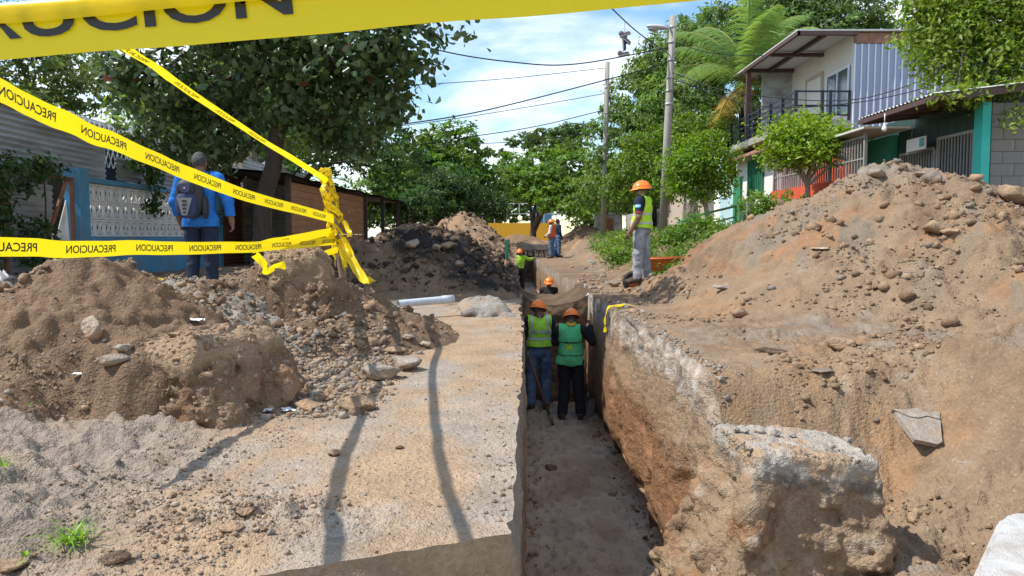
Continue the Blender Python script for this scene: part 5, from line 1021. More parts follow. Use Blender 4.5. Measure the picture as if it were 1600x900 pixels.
# tall corrugated wall over and behind it
T = thing('corrugated_fence', 'grey weathered corrugated metal wall with horizontal ridges, far left', 'fence', (FXB - .25, 10.5, .1))
for i, y0 in enumerate((6.4, 8.6, 10.9)): corr('metal_sheet', T, 'x', (FXB - .22 - .015 * i, y0, 1.88), 2.34, .86, ZINC)
for i, y0 in enumerate((6.4, 8.6)): corr('metal_sheet', T, 'x', (FXB - .25, y0, .15), 2.25, 1.75, ZINC)
for y0 in (7.2, 9.4, 11.6, 13.15): mb = MB(); mb.bb((FXB - .34, y0, .1), (FXB - .27, y0 + .07, 2.7)); mb.obj('post', DARKW, T)
T = thing('corrugated_strip', 'sloping strip of corrugated metal above the decorative blocks', 'fence', (FXB - .05, 15, 1.85)); corr('metal_sheet', T, 'x', (FXB - .08, 13.25, 1.92), 2.3, .40, ZINC, tilt=-.02); corr('metal_sheet', T, 'x', (FXB - .09, 15.5, 1.88), 2.2, .38, ZINC, tilt=-.02)
T = thing('rusty_gate', 'rusty iron gate frame with leaning sheets, overgrown by a vine', 'gate', (FXB + .05, 11, .15))
for a, b in (((10.15, .15), (10.15, 1.85)), ((11.7, .15), (11.7, 1.85)), ((10.15, 1.82), (11.7, 1.82)), ((11.6, 1.8), (11.05, .95))): mb = MB(); mb.tube([(FXB + .02, a[0], a[1]), (FXB + .04, b[0], b[1])], .032, 6); mb.obj('bar', RUSTM, T)
corr('leaning_sheet', T, 'x', (FXB - .05, 10.35, .2), .95, 1.5, ZINC, .02); 
mb = MB(); mb.prism([(FXB + .02, 11.25, .9), (FXB + .02, 11.6, .9), (FXB + .02, 11.55, 1.5)], (.01, 0, 0)); mb.obj('torn_board', CREAM, T)
# zinc panels farther along
T = thing('zinc_fence', 'fence of bright corrugated zinc panels behind the tree trunk', 'fence', (FXB, 21, .15))
for i, (y0, L_, z1, m_) in enumerate(((17.6, 1.5, 2.5, RUSTM), (19.2, 1.9, 2.9, ZINCL), (21.2, 2.0, 3.0, ZINCL), (23.3, 2.2, 3.0, ZINCL))): corr('metal_sheet', T, 'x', (FXB + .02 * i, y0, .15), L_, z1 - .15, m_)
for y0 in (17.55, 19.1, 21.1, 23.2): mb = MB(); mb.bb((FXB - .12, y0, .1), (FXB - .05, y0 + .08, 3.05)); mb.obj('post', CREAM, T)
# diamond lattice and house behind
T = thing('house', 'single storey house with white metal roof behind the corrugated fence', 'house', (-9.6, 15, .15))
mb = MB(); mb.bb((-13.5, 12.0, .1), (-8.6, 20.5, 3.1)); mb.obj('wall', BEIGE, T); mb = MB(); mb.prism([(-8.0, 11.5, 3.12), (-13.9, 11.5, 4.15), (-13.9, 11.5, 4.22), (-8.0, 11.5, 3.19)], (0, 9.6, 0)); mb.obj('roof', ROOFW, T)
mb = MB(); mb.bb((-8.58, 12.3, 2.75), (-8.5, 20.3, 3.05)); mb.obj('blue_band', SKYB, T); mb = MB(); mb.bb((-8.62, 14.2, 1.6), (-8.56, 17.0, 2.7)); mb.obj('window', GLASS, T)
T = thing('lattice_grille', 'dark diamond lattice window grille above the corrugated strip', 'grille', (-7.6, 15.5, 2.2)); mb = MB()
for k in range(-6, 26):
    for sg in (1, -1):
        y0 = 13.4 + k * .17; a = Vector((-7.6 + .006 * sg, y0, 2.25)); b = Vector((-7.6 + .006 * sg, y0 + .42 * sg, 3.05)); mb.tube([a, b], .010, 4)
tag(mb.obj('lattice_bars', CREAM, T), kind='stuff'); mb = MB()
for yy in (13.3, 15.4, 17.4): mb = MB(); mb.bb((-7.66, yy, .2), (-7.54, yy + .12, 3.1)); mb.obj('post', CREAM, T)
# shed
T = thing('roadside_shed', 'long dark roadside shed with brown plank wall and open posts', 'shed', (-5.2, 25, .15)); sx_ = lambda y: -4.95 + (y - 17) * .047
V_ = []
for y in np.linspace(16.6, 33.5, 12):
    for q, zq in ((.15, 2.30), (-1.2, 2.42), (-3.4, 2.62)):
        V_.append((sx_(y) + q, y, zq + .02 * math.sin(y * 2)))
V_ = np.array(V_); ff = grid_faces(12, 3); add('roof', np.concatenate([V_, V_ - np.array((0, 0, .06))]), np.concatenate([ff, ff[:, ::-1] + 36]), ROOFD, T, smooth=False)
for i in range(12):
    z0 = .2 + i * .165; mb = MB(); y0, y1 = 17.0, 24.0; mb.prism([(sx_(y0), y0, z0), (sx_(y1), y1, z0), (sx_(y1), y1, z0 + .158), (sx_(y0), y0, z0 + .158)], (-.03 - .004 * (i % 2), 0, 0)); mb.obj('plank', PLANK, T)
for y in (16.95, 20.4, 24.1, 26.6, 29.2, 31.2, 33.0): mb = MB(); mb.box((sx_(y) + .04, y, 1.2), (.11, .11, 2.2)); mb.obj('post', DARKW, T)
mb = MB(); mb.prism([(sx_(24.2) - .1, 24.2, .1), (sx_(29) - .1, 29, .1), (sx_(29) - .1, 29, .85), (sx_(24.2) - .1, 24.2, .85)], (-.15, 0, 0)); mb.obj('low_wall', CONC, T); mb = MB(); mb.prism([(sx_(24.2) - 1.6, 24.2, 1.25), (sx_(29) - 1.9, 29, 1.25), (sx_(29) - 1.9, 29, 1.95), (sx_(24.2) - 1.6, 24.2, 1.95)], (-.05, 0, 0)); mb.obj('white_board', ROOFW, T)
mb = MB(); mb.prism([(-8.4, 16.9, .1), (-8.4, 33, .1), (-8.0, 33, 2.4), (-8.4, 16.9, 2.4)], (-.08, 0, 0)); mb.obj('back_wall', PLANK, T); pass
T = thing('house', 'pale two storey house front glimpsed above the shed roof', 'house', (-9, 27, .1)); mb = MB(); mb.bb((-12, 25, .1), (-8.4, 31, 4.0)); mb.obj('wall', BEIGE, T); mb = MB(); mb.bb((-8.42, 26.3, 2.7), (-8.36, 29.6, 3.7)); mb.obj('green_window', mat('teal_paint', (.03, .17, .14), .6), T); mb = MB(); mb.bb((-8.37, 29.8, 2.4), (-8.28, 30.1, 3.9)); mb.obj('white_post', WPL, T)
# ================================================================== RIGHT SIDE: HOUSES AND WALLS
BLUEM = mat('blue_grey_siding', (0.30, 0.34, 0.47), 0.42, 0.06, 2, metal=.25, dirt=(.20, .20, .24), dirt_amt=.3); TRIM = mat('siding_seam', (0.74, 0.77, 0.82), 0.4, 0.05); BRN = mat('brown_steel', (0.075, 0.038, 0.032), 0.6, 0.2); RUSTR = mat('rusty_flashing', (0.30, 0.15, 0.10), 0.8, 0.4, 5)
NAVYR = mat('navy_rail', (0.012, 0.018, 0.035), 0.45); CEIL = mat('roof_sheet_underside', (0.52, 0.52, 0.50), 0.6, 0.06); GREEND = mat('dark_green_panel', (0.016, 0.040, 0.036), 0.55, 0.2, 3); TURQ = mat('turquoise_paint', (0.03, 0.47, 0.40), 0.6, 0.08); GRNW = mat('green_wall_paint', (0.018, 0.19, 0.125), 0.7, 0.1)
REDW = mat('orange_red_paint', (0.56, 0.085, 0.035), 0.75, 0.12, 3, 0.15, 30); BARG = mat('grey_bars', (0.26, 0.25, 0.24), 0.6, 0.15); GRNB = mat('green_bars', (0.03, 0.22, 0.10), 0.6); LTB = mat('pale_blue_door', (0.42, 0.60, 0.63), 0.7, 0.1)
T = thing('two_storey_house', 'two storey house with blue grey metal siding, white front and balcony', 'house', (9.5, 20, 1))
YS = 19.4; mb = MB(); mb.bb((8.5, YS + .03, 1.0), (15.5, 25.2, 6.0)); mb.obj('wall', WPL, T)
pw = .168; mb = MB(); mb.box((0, 0, 0), (pw - .022, .03, 2.55)); pm_ = npmesh('siding_panel', mb.v, mb.f, BLUEM, smooth=False); mb = MB(); mb.box((0, -.012, 0), (.03, .05, 2.55)); sm_ = npmesh('seam', mb.v, mb.f, TRIM, smooth=False)
for i in range(41):
    o = bpy.data.objects.new('siding_panel', pm_); COL.objects.link(o); o.parent = T; o.location = Vector((8.5 + pw * (i + .5), YS, 4.45)) - T.location
    s2 = bpy.data.objects.new('seam', sm_); COL.objects.link(s2); s2.parent = o; s2.location = (-pw / 2, 0, 0)
mb = MB(); mb.bb((8.48, YS - .05, 5.73), (15.5, YS + .02, 5.98)); mb.obj('rusty_flashing', RUSTR, T)
mb = MB(); mb.prism([(7.02, YS - .15, 6.0), (15.6, YS - .15, 6.02), (15.6, YS - .15, 6.06), (7.02, YS - .15, 6.04)], (0, 5.9, 0)); rf = mb.obj('roof', CEIL, T)
for (a, b) in (((7.02, YS - .17, 5.90), (8.5, YS - .07, 6.0)), ((7.0, YS - .17, 5.90), (7.08, 23.6, 6.0)), ((7.72, YS, 5.90), (7.80, 23.6, 5.99)), ((7.08, 21.3, 5.86), (8.5, 21.4, 5.95)), ((7.08, 23.5, 5.90), (8.5, 23.6, 5.99))): mb = MB(); mb.bb(a, b); mb.obj('beam', BRN, rf)
mb = MB(); mb.bb((7.05, 23.4, 3.9), (7.17, 23.52, 5.9)); mb.obj('post', BRN, T); mb = MB(); mb.bb((7.6, 23.65, 3.9), (8.5, 23.75, 5.9)); mb.obj('side_screen', ZINC, T)
mb = MB(); mb.bb((7.05, YS, 3.66), (8.5, 25.2, 3.85)); mb.obj('balcony_floor', CONC, T)
def window(par, x, y0, y1, z0, z1, m_, fr, n=2):
    w_ = MB(); w_.bb((x - .03, y0, z0), (x, y1, z1)); w = w_.obj('window', m_, par)
    f_ = MB(); t_ = .05
    for k in range(n + 1): yy = y0 + (y1 - y0) * k / n; f_.bb((x - .055, yy - t_ / 2, z0), (x - .025, yy + t_ / 2, z1))
    f_.bb((x - .057, y0, z1 - t_), (x - .026, y1, z1 + .01)); f_.bb((x - .057, y0, z0 - .01), (x - .026, y1, z0 + t_)); f_.obj('frame', fr, w); return w
window(T, 8.49, 19.6, 20.95, 4.05, 5.25, GLASS, TRIM); w_ = MB(); w_.bb((8.46, 21.35, 3.86), (8.5, 22.35, 5.35)); dd = w_.obj('door', WPL, T); w_ = MB()
for a, b in (((21.25, 3.86), (21.35, 5.45)), ((22.35, 3.86), (22.45, 5.45)), ((21.35, 5.35), (22.35, 5.45))): w_.bb((8.44, a[0], a[1]), (8.51, b[0], b[1]))
w_.obj('door_frame', BEIGE, dd)
for y0, y1, L_ in ((YS + .05, 25.1, 'f'),):
    for zz_ in (3.95, 4.10, 4.25, 4.40, 4.55): mb = MB(); mb.bb((7.07, y0, zz_), (7.11, y1, zz_ + .035)); mb.obj('rail', NAVYR, T)
    for yy in np.linspace(y0, y1, 7): mb = MB(); mb.bb((7.05, yy - .03, 3.8), (7.13, yy + .03, 4.6)); mb.obj('rail_post', NAVYR, T)
for zz_ in (3.97, 4.2, 4.55): mb = MB(); mb.bb((7.14, YS + .02, zz_), (8.45, YS + .06, zz_ + .04)); mb.obj('rail', NAVYR, T)
for xx in (7.75, 7.95, 8.42): mb = MB(); mb.bb((xx - .03, YS + .01, 3.85), (xx + .03, YS + .07, 4.6)); mb.obj('rail_post', NAVYR, T)
mb = MB(); mb.bb((7.3, 20.9, 1.0), (8.48, 25.2, 3.5)); mb.obj('ground_floor_wall', WPL, T)
mb = MB(); mb.prism([(6.85, 20.8, 3.30), (7.35, 20.8, 3.52), (7.35, 20.8, 3.58), (6.85, 20.8, 3.36)], (0, 4.3, 0)); mb.obj('eave', RUSTR, T)
w_ = MB(); w_.bb((7.26, 22.4, 2.25), (7.3, 23.7, 3.2)); gw = w_.obj('window', GLASS, T); w_ = MB()
for yy in np.linspace(22.4, 23.7, 9): w_.bb((7.21, yy - .02, 2.22), (7.25, yy + .02, 3.23))
w_.bb((7.20, 22.36, 2.2), (7.24, 23.74, 2.26)); w_.bb((7.20, 22.36, 3.2), (7.24, 23.74, 3.26)); w_.obj('window_bars', GRNB, gw)
# red wall with railing
T = thing('railing_wall', 'orange red low wall topped with grey vertical bars', 'wall', (7, 18, 1)); mb = MB(); mb.bb((6.95, 15.4, .9), (7.15, 20.75, 2.16)); mb.obj('low_wall', REDW, T); mb = MB()
for yy in np.arange(15.5, 20.7, .13): mb.bb((7.03, yy, 2.165), (7.055, yy + .028, 2.95))
mb.bb((7.02, 15.45, 2.93), (7.065, 20.7, 2.97)); mb.bb((7.021, 15.45, 2.5), (7.064, 20.7, 2.53)); tag(mb.obj('bars', BARG, T), kind='stuff')
for yy in (15.4, 17.1, 18.9, 20.7): mb = MB(); mb.bb((7.0, yy, 2.165), (7.06, yy + .06, 3.02)); mb.obj('post', BARG, T)
mb = MB(); mb.bb((7.7, 17.3, 1.0), (7.9, 20.8, 3.3)); mb.obj('back_wall', REDW, T)
# low dark green house with lean-to roof
T = thing('green_house', 'low dark green house front with barred doors and lean-to roof', 'house', (8, 15, 1))
FX = 7.8; mb = MB(); mb.bb((FX + .05, 12.95, .9), (11, 17.25, 3.3)); mb.obj('wall', GREEND, T)
for i in range(9):
    y0 = 13.05 + i * .29; mb = MB(); mb.bb((FX, y0, 1.0), (FX + .045, y0 + .278, 3.05)); mb.obj('panel', GREEND, T)
mb = MB(); mb.bb((FX - .10, 12.72, .9), (FX + .04, 12.95, 3.15)); mb.obj('turquoise_pillar', TURQ, T)
def gate(y0, y1, z0, z1):
    g_ = MB(); g_.bb((FX - .06, y0, z0), (FX - .03, y0 + .05, z1)); g_.bb((FX - .06, y1 - .05, z0), (FX - .03, y1, z1)); g_.bb((FX - .061, y0, z1 - .05), (FX - .031, y1, z1 + .001)); g_.bb((FX - .061, y0, z0 + .85), (FX - .031, y1, z0 + .90)); g = g_.obj('gate', BARG, T); b_ = MB()
    for yy in np.arange(y0 + .1, y1 - .05, .095): b_.bb((FX - .055, yy, z0), (FX - .035, yy + .018, z1 - .05))
    tag(b_.obj('gate_bars', BARG, g), kind='stuff')
gate(13.0, 14.15, 1.0, 2.75); gate(14.2, 15.5, 1.0, 2.6)
# green arch bay: wall with an opening (rounded corners)
mb = MB(); y0, y1 = 15.72, 17.3; op = [(15.85, 1.0), (15.85, 2.15), (15.95, 2.35), (16.1, 2.45), (16.9, 2.45), (17.08, 2.35), (17.15, 2.15), (17.15, 1.0)]
outp = [(15.72, 1.0), (15.72, 3.0), (15.95, 3.0), (16.1, 3.0), (16.9, 3.0), (17.08, 3.0), (17.3, 3.0), (17.3, 1.0)]
for k in range(7):
    a, b, c, d = op[k], op[k+1], outp[k+1], outp[k]; mb.prism([(FX - .12, *a), (FX - .12, *b), (FX - .12, *c), (FX - .12, *d)], (.14, 0, 0))
mb.obj('green_arch', GRNW, T); b_ = MB()
for yy in np.arange(15.9, 17.1, .09): b_.bb((FX - .03, yy, 1.0), (FX - .01, yy + .02, 2.45))
tag(b_.obj('arch_bars', RUSTM, T), kind='stuff')
V_ = []; nr = 40
for k, y in enumerate(np.linspace(12.4, 15.1, nr * 2)):
    q = .018 * math.sin(k * 1.6)
    for x, z_ in ((6.72, 3.20), (7.6, 3.30), (9.6, 3.55)): V_.append((x, y, z_ + q + .03))
add('roof', V_, grid_faces(nr * 2, 3), CEIL, T); mb = MB(); mb.prism([(6.72, 12.4, 3.12), (6.82, 12.4, 3.13), (6.82, 12.4, 3.21), (6.72, 12.4, 3.20)], (0, 2.7, 0)); mb.obj('beam', BRN, T)
for yy in (12.41, 13.1, 13.8, 14.4, 15.02): mb = MB(); mb.prism([(6.82, yy, 3.11), (9.5, yy, 3.42), (9.5, yy, 3.52), (6.82, yy, 3.2)], (0, .07, 0)); mb.obj('beam', BRN, T)
mb = MB(); mb.bb((6.86, 15.15, 3.06), (7.78, 17.3, 3.10)); mb.obj('lower_roof', CEIL, T)
mb = MB(); mb.bb((FX - .30, 14.1, 2.55), (FX - .27, 14.75, 2.78)); sg = mb.obj('white_sign', WPL, T); sg['label'] = 'white sign board above the barred door'
mb = MB(); mb.bb((FX - .305, 14.12, 2.60), (FX - .301, 14.28, 2.76)); mb.obj('sign_print', mat('print_blue', (.1, .35, .35), .6), sg)
mb = MB(); mb.bb((FX - .02, 15.30, 1.95), (FX - .005, 15.55, 2.35)); mb.obj('white_poster', WPL, T); mb = MB(); mb.bb((FX - .025, 15.50, 1.75), (FX - .012, 15.80, 2.1)); mb.obj('green_poster', mat('poster_green', (.06, .42, .04), .6), T)
b0 = P(1382, 200, 13.6); mb = MB(); mb.lathe([(.0, -.06), (.03, -.055), (.045, -.02), (.04, .02), (.02, .05), (.018, .09)], 12, Matrix.Translation(b0)); mb.tube([b0 + Vector((0, 0, .08)), b0 + Vector((0, 0, .25))], .008, 6); mb.obj('light_bulb', ROOFW, T, True)
# grey block wall facing the camera
T = thing('block_wall', 'unpainted grey concrete block wall beside the turquoise pillar', 'wall', (9.4, 12.8, 1)); mb = MB(); mb.bb((7.86, 12.80, .6), (11.6, 12.92, 3.14)); mb.obj('mortar', CONC, T)
BLK = mat('grey_block', (0.24, 0.23, 0.215), 0.95, 0.3, 3, 0.5, 40, dirt=(.11, .105, .10), dirt_amt=.75, dirt_scale=1.3, stretch=(1.5, 1, .5)); mb = MB(); mb.box((0, 0, 0), (.392, .05, .194), None, .006); km = npmesh('block', mb.v, mb.f, BLK, smooth=False); mb = MB(); mb.box((0, 0, 0), (.194, .05, .194), None, .006); kh = npmesh('half_block', mb.v, mb.f, BLK, smooth=False)
for r_ in range(12):
    for c_ in range(10):
        half = (r_ % 2 == 1 and c_ == 0); x = 7.88 + (.1 if half else (.4 * c_ + (.2 if r_ % 2 == 0 else 0.0))); o = bpy.data.objects.new('block', kh if half else km); COL.objects.link(o); o.parent = T
        o.location = Vector((x, 12.792 + random.uniform(-.003, .003), .75 + .2 * r_ + .1)) - T.location
# beige wall, blue door, handrail
T = thing('beige_wall', 'long beige plastered garden wall behind the poles', 'wall', (6.6, 32, 1)); mb = MB(); mb.bb((6.5, 25.6, .8), (6.7, 34, 2.75)); mb.obj('wall', BEIGE, T); mb = MB(); mb.bb((6.5, 34.02, .8), (6.7, 44, 2.2)); mb.obj('grey_wall', CONC, T)
T = thing('blue_gate', 'pale blue metal gate with green post beside the white house', 'gate', (6.9, 24.6, 1)); 
for i in range(4): mb = MB(); mb.bb((6.86, 23.95 + i * .4, 1.0), (6.91, 24.33 + i * .4, 2.65)); mb.obj('panel', LTB, T)
for i in range(3): mb = MB(); mb.bb((6.84, 23.2 + i * .24, 1.0), (6.92, 23.42 + i * .24, 2.75)); mb.obj('green_panel', GRNB, T)
T = thing('handrail', 'green tubular handrail on the bank beside the small tree', 'handrail', (4.6, 19.5, 1)); RL = [P(1064, 346, 19.0), P(1093, 336, 19.4), P(1150, 322, 20.4)]
mb = MB(); mb.tube(RL, .03, 8); mb.obj('top_rail', GRNB, T, True); mb = MB(); mb.tube([p - Vector((0, 0, .28)) for p in RL], .022, 8); mb.obj('lower_rail', GRNB, T, True)
for p in RL: mb = MB(); mb.tube([p, Vector((p.x, p.y, .95))], .028, 8); mb.obj('post', GRNB, T, True)
# far end of the street
T = thing('yellow_wall', 'yellow painted wall with wire fence at the far end of the street', 'wall', (2, 56, 0)); YW = mat('yellow_paint', (0.75, 0.40, 0.02), 0.7, 0.1); mb = MB(); mb.bb((-4, 56, 0), (3.2, 56.25, 1.95)); mb.obj('wall', YW, T); mb = MB()
for x in np.arange(-4, 4, .9): mb.bb((x, 56.1, 1.95), (x + .05, 56.15, 3.4))
mb.bb((-4, 56.1, 3.35), (4, 56.15, 3.4)); mb.bb((-4, 56.1, 2.6), (4, 56.15, 2.65)); tag(mb.obj('wire_fence', ZINCL, T), kind='stuff'); mb = MB(); mb.bb((1.5, 58, 1.9), (3.0, 58.2, 3.2)); mb.obj('blue_panel', SKYB, T)
T = thing('white_shack', 'small grey metal shack beyond the far utility pole', 'house', (4.6, 44, .9)); mb = MB(); mb.bb((4.9, 44, .8), (6.3, 46, 2.2)); mb.obj('wall', ZINC, T); mb = MB(); mb.bb((4.8, 43.8, 2.22), (6.4, 46.2, 2.3)); mb.obj('roof', ZINC, T); mb = MB(); mb.bb((5.3, 43.95, .9), (5.8, 44.0, 2.0)); mb.obj('door', RUSTM, T)
# ================================================================== POLES, LAMP, CABLES
POLE = mat('utility_pole_concrete', (0.36, 0.33, 0.29), 0.9, 0.22, 4, 0.3, 40, dirt=(.13, .11, .09), dirt_amt=.6, dirt_scale=2, stretch=(1, 1, .3)); LAMPM = mat('lamp_grey', (.45, .46, .47), .4); CAB = mat('cable', (.02, .02, .02), .6)
def pole(name, label, b, t, r0, r1, rings):
    T = thing(name, label, 'utility pole', b); mb = MB(); mb.tube([Vector(b) - Vector((0, 0, .2)), Vector(b).lerp(Vector(t), .5), t], [r0, (r0 + r1) / 2, r1], 14); mb.obj('shaft', POLE, T, True)
    for k in rings: c = Vector(b).lerp(Vector(t), k); mb = MB(); rr = r0 + (r1 - r0) * k + .012; mb.tube([c - Vector((0, 0, .03)), c + Vector((0, 0, .03))], rr, 12); mb.obj('band', ZINC, T, True)
    return T
b = P(1035, 366, 21); t = P(1052, 25, 21); T = pole('utility_pole', 'near concrete utility pole carrying the street lamp', b, t, .115, .085, (.95, .88, .80, .72, .66, .60))
mb = MB(); a0 = P(1050, 46, 21); a1 = P(1036, 40, 20.8); mb.tube([a0, P(1043, 41, 20.9), a1], .03, 8); arm = mb.obj('lamp_arm', ZINC, T, True)
c = P(1027, 43, 20.7); Rl = Matrix.Rotation(.10, 3, 'Y'); vl = np.array(fine_rock(5, 3, 0.0, 1)[0]); vl /= np.linalg.norm(vl, axis=1, keepdims=True); S_ = np.array((.30, .13, .085)); fl = FROCKS[0][1]; k = np.where(vl[:, 2] < 0, .55, 1.0); V_ = vl * S_; V_[:, 2] *= k; V_[:, 0] *= np.where(vl[:, 0] > 0, 1.15, 1); hd_ = add('lamp_head', V_ @ np.array(Rl).T + np.array(c), fl, LAMPM, T); V_ = vl * np.array((.15, .10, .075)) + np.array((-.10, 0, -.045)); add('lamp_lens', V_ @ np.array(Rl).T + np.array(c), fl, mat('lamp_lens', (.30, .30, .29), .25), hd_)
for i, py in enumerate((118, 126, 130)): mb = MB(); p = P(1058, py, 20.9); mb.tube([p, p + Vector((.22, 0, .01))], .02, 6); mb.obj('bracket', ZINC, T, True)
b = P(943, 361, 33); t = P(949, 97, 33); pole('utility_pole', 'farther slimmer utility pole left of the standing worker', b, t, .13, .10, (.9, .85, .7))
b = P(641, 320, 40); t = P(638, 207, 40); pole('utility_pole', 'distant thin utility pole above the trees on the left', b, t, .11, .09, (.9,))
def cable(label, pts, r=.012, name='power_cable'):
    mb = MB(); mb.tube(spline(pts, 10), r, 5); tag(mb.obj(name, CAB, smooth=True, origin=pts[0]), label, 'cable', 'overhead cables')
PT = lambda py: P(1048 - (py - 60) * .05, py, 21)
cable('topmost overhead cable sagging from the lamp pole to the left', [P(500, 20, 17), P(675, 76, 18.5), P(800, 97, 19.5), P(900, 100, 20.2), PT(74)], .017)
cable('thin second overhead cable tied to the far pole top', [P(500, 138, 28), P(660, 132, 30), P(800, 122, 31.5), P(948, 106, 33)], .014)
cable('third overhead cable crossing from the lower left to the lamp pole', [P(560, 201, 17), P(622, 195, 18), P(760, 172, 19.5), P(980, 116, 20.6), PT(96)], .016)
cable('fourth thin overhead cable just under the third', [P(560, 205, 30), P(700, 187, 31), P(820, 168, 32), P(946, 146, 33)], .014)
cable('fifth overhead cable sagging towards the far pole', [P(650, 226, 30), P(740, 213, 31), P(840, 197, 32), P(944, 172, 33)], .018)
cable('lowest overhead cable vanishing into the far trees', [P(680, 226, 31), P(760, 224, 32), P(830, 219, 32.5), P(944, 205, 33)], .014)
cable('steep cable coming from overhead to the lamp pole, with shoes hanging on it', [P(905, -40, 13), P(960, 17, 16), P(1000, 53, 18.6), PT(86)], .014)
cable('upper service cable from the lamp pole to the blue grey house', [PT(112), P(1150, 145, 20), P(1330, 156, 19), P(1480, 112, 18)], .012)
cable('lower service cable from the lamp pole to the blue grey house', [PT(120), P(1180, 165, 20), P(1340, 160, 19), P(1500, 124, 18)], .012)
cable('long cable running level past the palm to the right', [PT(64), P(1120, 84, 21.5), P(1250, 88, 22)], .011)
# shoes on the cable
SH = [mat('shoe_grey', (.13, .12, .12), .7), mat('shoe_dark', (.03, .035, .06), .7), mat('shoe_sole', (.32, .30, .28), .7)]
def shoe(px, py, ang, m_, label):
    c = np.array(P(px, py, 16.9)); T = thing('shoe', label, 'shoe', tuple(c), 'shoes hanging from the cable'); S = SDF((-.2, -.1, -.1), (.24, .1, .16), .012); S.ell((-.07, 0, .03), (.07, .05, .075), 1, .02); S.ell((.07, 0, -.005), (.11, .05, .045), 1, .04)
    v, q, _ = S.mesh(); R = np.array(Matrix.Rotation(ang, 3, 'Y')); v *= .8; add('upper', v @ R.T + c, q, m_, T); mb = MB(); mb.box((.02, 0, -.036), (.25, .085, .022), None, .008); add('sole', np.array(mb.v) @ R.T + c, mb.f, SH[2], T, smooth=False)
shoe(975, 53, -.3, SH[0], 'topmost grey shoe hanging from the steep cable'); shoe(978, 61, .7, SH[0], 'second shoe, tilted, hanging below the topmost shoe'); shoe(976, 69, 1.5, SH[1], 'dark shoe hanging upright below the tilted shoe'); shoe(973, 84, -.2, SH[0], 'lowest grey shoe hanging on its own lace')
mb = MB(); mb.tube([P(976, 32, 16.9), P(976, 50, 16.9), P(974, 82, 16.9)], .006, 5); tag(mb.obj('shoe_lace', SH[2], origin=P(976, 50, 16.9)), 'white lace that the shoes hang from on the cable', 'lace')
# ================================================================== TREES AND PLANTS
def leaves(C, Nrm, size, cols, asp=.45, six=False, droop=.0, r=None):
    """one folded leaf at every point of C, roughly facing Nrm"""
    r = r or rng; n = len(C); a = r.normal(size=(n, 3)); nn = Nrm + .75 * a; nn /= np.linalg.norm(nn, axis=1, keepdims=True)
    t = r.normal(size=(n, 3)); t[:, 2] -= droop; t -= (t * nn).sum(1)[:, None] * nn; t /= np.linalg.norm(t, axis=1, keepdims=True); b = np.cross(nn, t); L_ = (size * r.uniform(.6, 1.25, n))[:, None]; W = L_ * asp; up = nn * L_ * .10
    if six: V_ = np.stack([C - t*L_*.5, C - t*L_*.05 + b*W*.36 + up, C + t*L_*.30 + b*W*.5 + up*.8, C + t*L_*.46 - up*.5, C + t*L_*.30 - b*W*.5 + up*.8, C - t*L_*.05 - b*W*.36 + up], 1); k = 6; f = np.array([[0, 1, 5, 5], [1, 2, 4, 5], [2, 3, 4, 4]])
    else: V_ = np.stack([C - t*L_*.5, C + b*W*.5 + up, C + t*L_*.5 - up*.6, C - b*W*.5 + up], 1); k = 4; f = np.array([[0, 1, 2, 3]])
    if six:
        f3 = np.array([[0, 1, 5], [1, 2, 5], [2, 4, 5], [2, 3, 4]]); Fc = (f3[None] + (np.arange(n) * 6)[:, None, None]).reshape(-1, 3)
    else:
        f3 = np.array([[0, 1, 2], [0, 2, 3]]); Fc = (f3[None] + (np.arange(n) * 4)[:, None, None]).reshape(-1, 3)
    return V_.reshape(-1, 3), Fc, np.repeat(cols, k, 0)
def crown_points(blobs, n, clump=.28, per=22, shell=.55, r=None):
    r = r or rng; vol = np.array([(b[3] * b[4] * b[5]) ** .72 for b in blobs]); cnt = np.maximum(1, (n * vol / vol.sum() / per).astype(int)); Cs, Ns, K = [], [], []
    for b, c in zip(blobs, cnt):
        d = r.normal(size=(c, 3)); d /= np.linalg.norm(d, axis=1, keepdims=True); rad = shell + (1 - shell) * r.uniform(size=c) ** .6; R3 = np.array(b[3:6]); cc = np.array(b[:3]) + d * rad[:, None] * R3
        cr_ = clump * r.uniform(.6, 1.3, c); p = r.normal(size=(c, per, 3)) * .5; p[:, :, 2] *= .6; P_ = cc[:, None] + p * cr_[:, None, None]
        Cs.append(P_.reshape(-1, 3)); nn = d / R3; nn /= np.linalg.norm(nn, axis=1, keepdims=True); nn[:, 2] += .55; Ns.append(np.repeat(nn, per, 0)); K.append(np.repeat(r.uniform(.62, 1.25, c), per))
    return np.concatenate(Cs), np.concatenate(Ns), np.concatenate(K)
def leafcols(n, base, K, r, alt=None, palt=.1):
    c = np.array(base)[None] * (K * r.uniform(.75, 1.25, n))[:, None] * (1 + r.normal(size=(n, 3)) * np.array((.10, .05, .12)))
    if alt is not None: m_ = r.uniform(size=n) < palt; c[m_] = np.array(alt) * r.uniform(.7, 1.2, (m_.sum(), 1))
    return np.clip(c, .003, 1)
TI = [0]
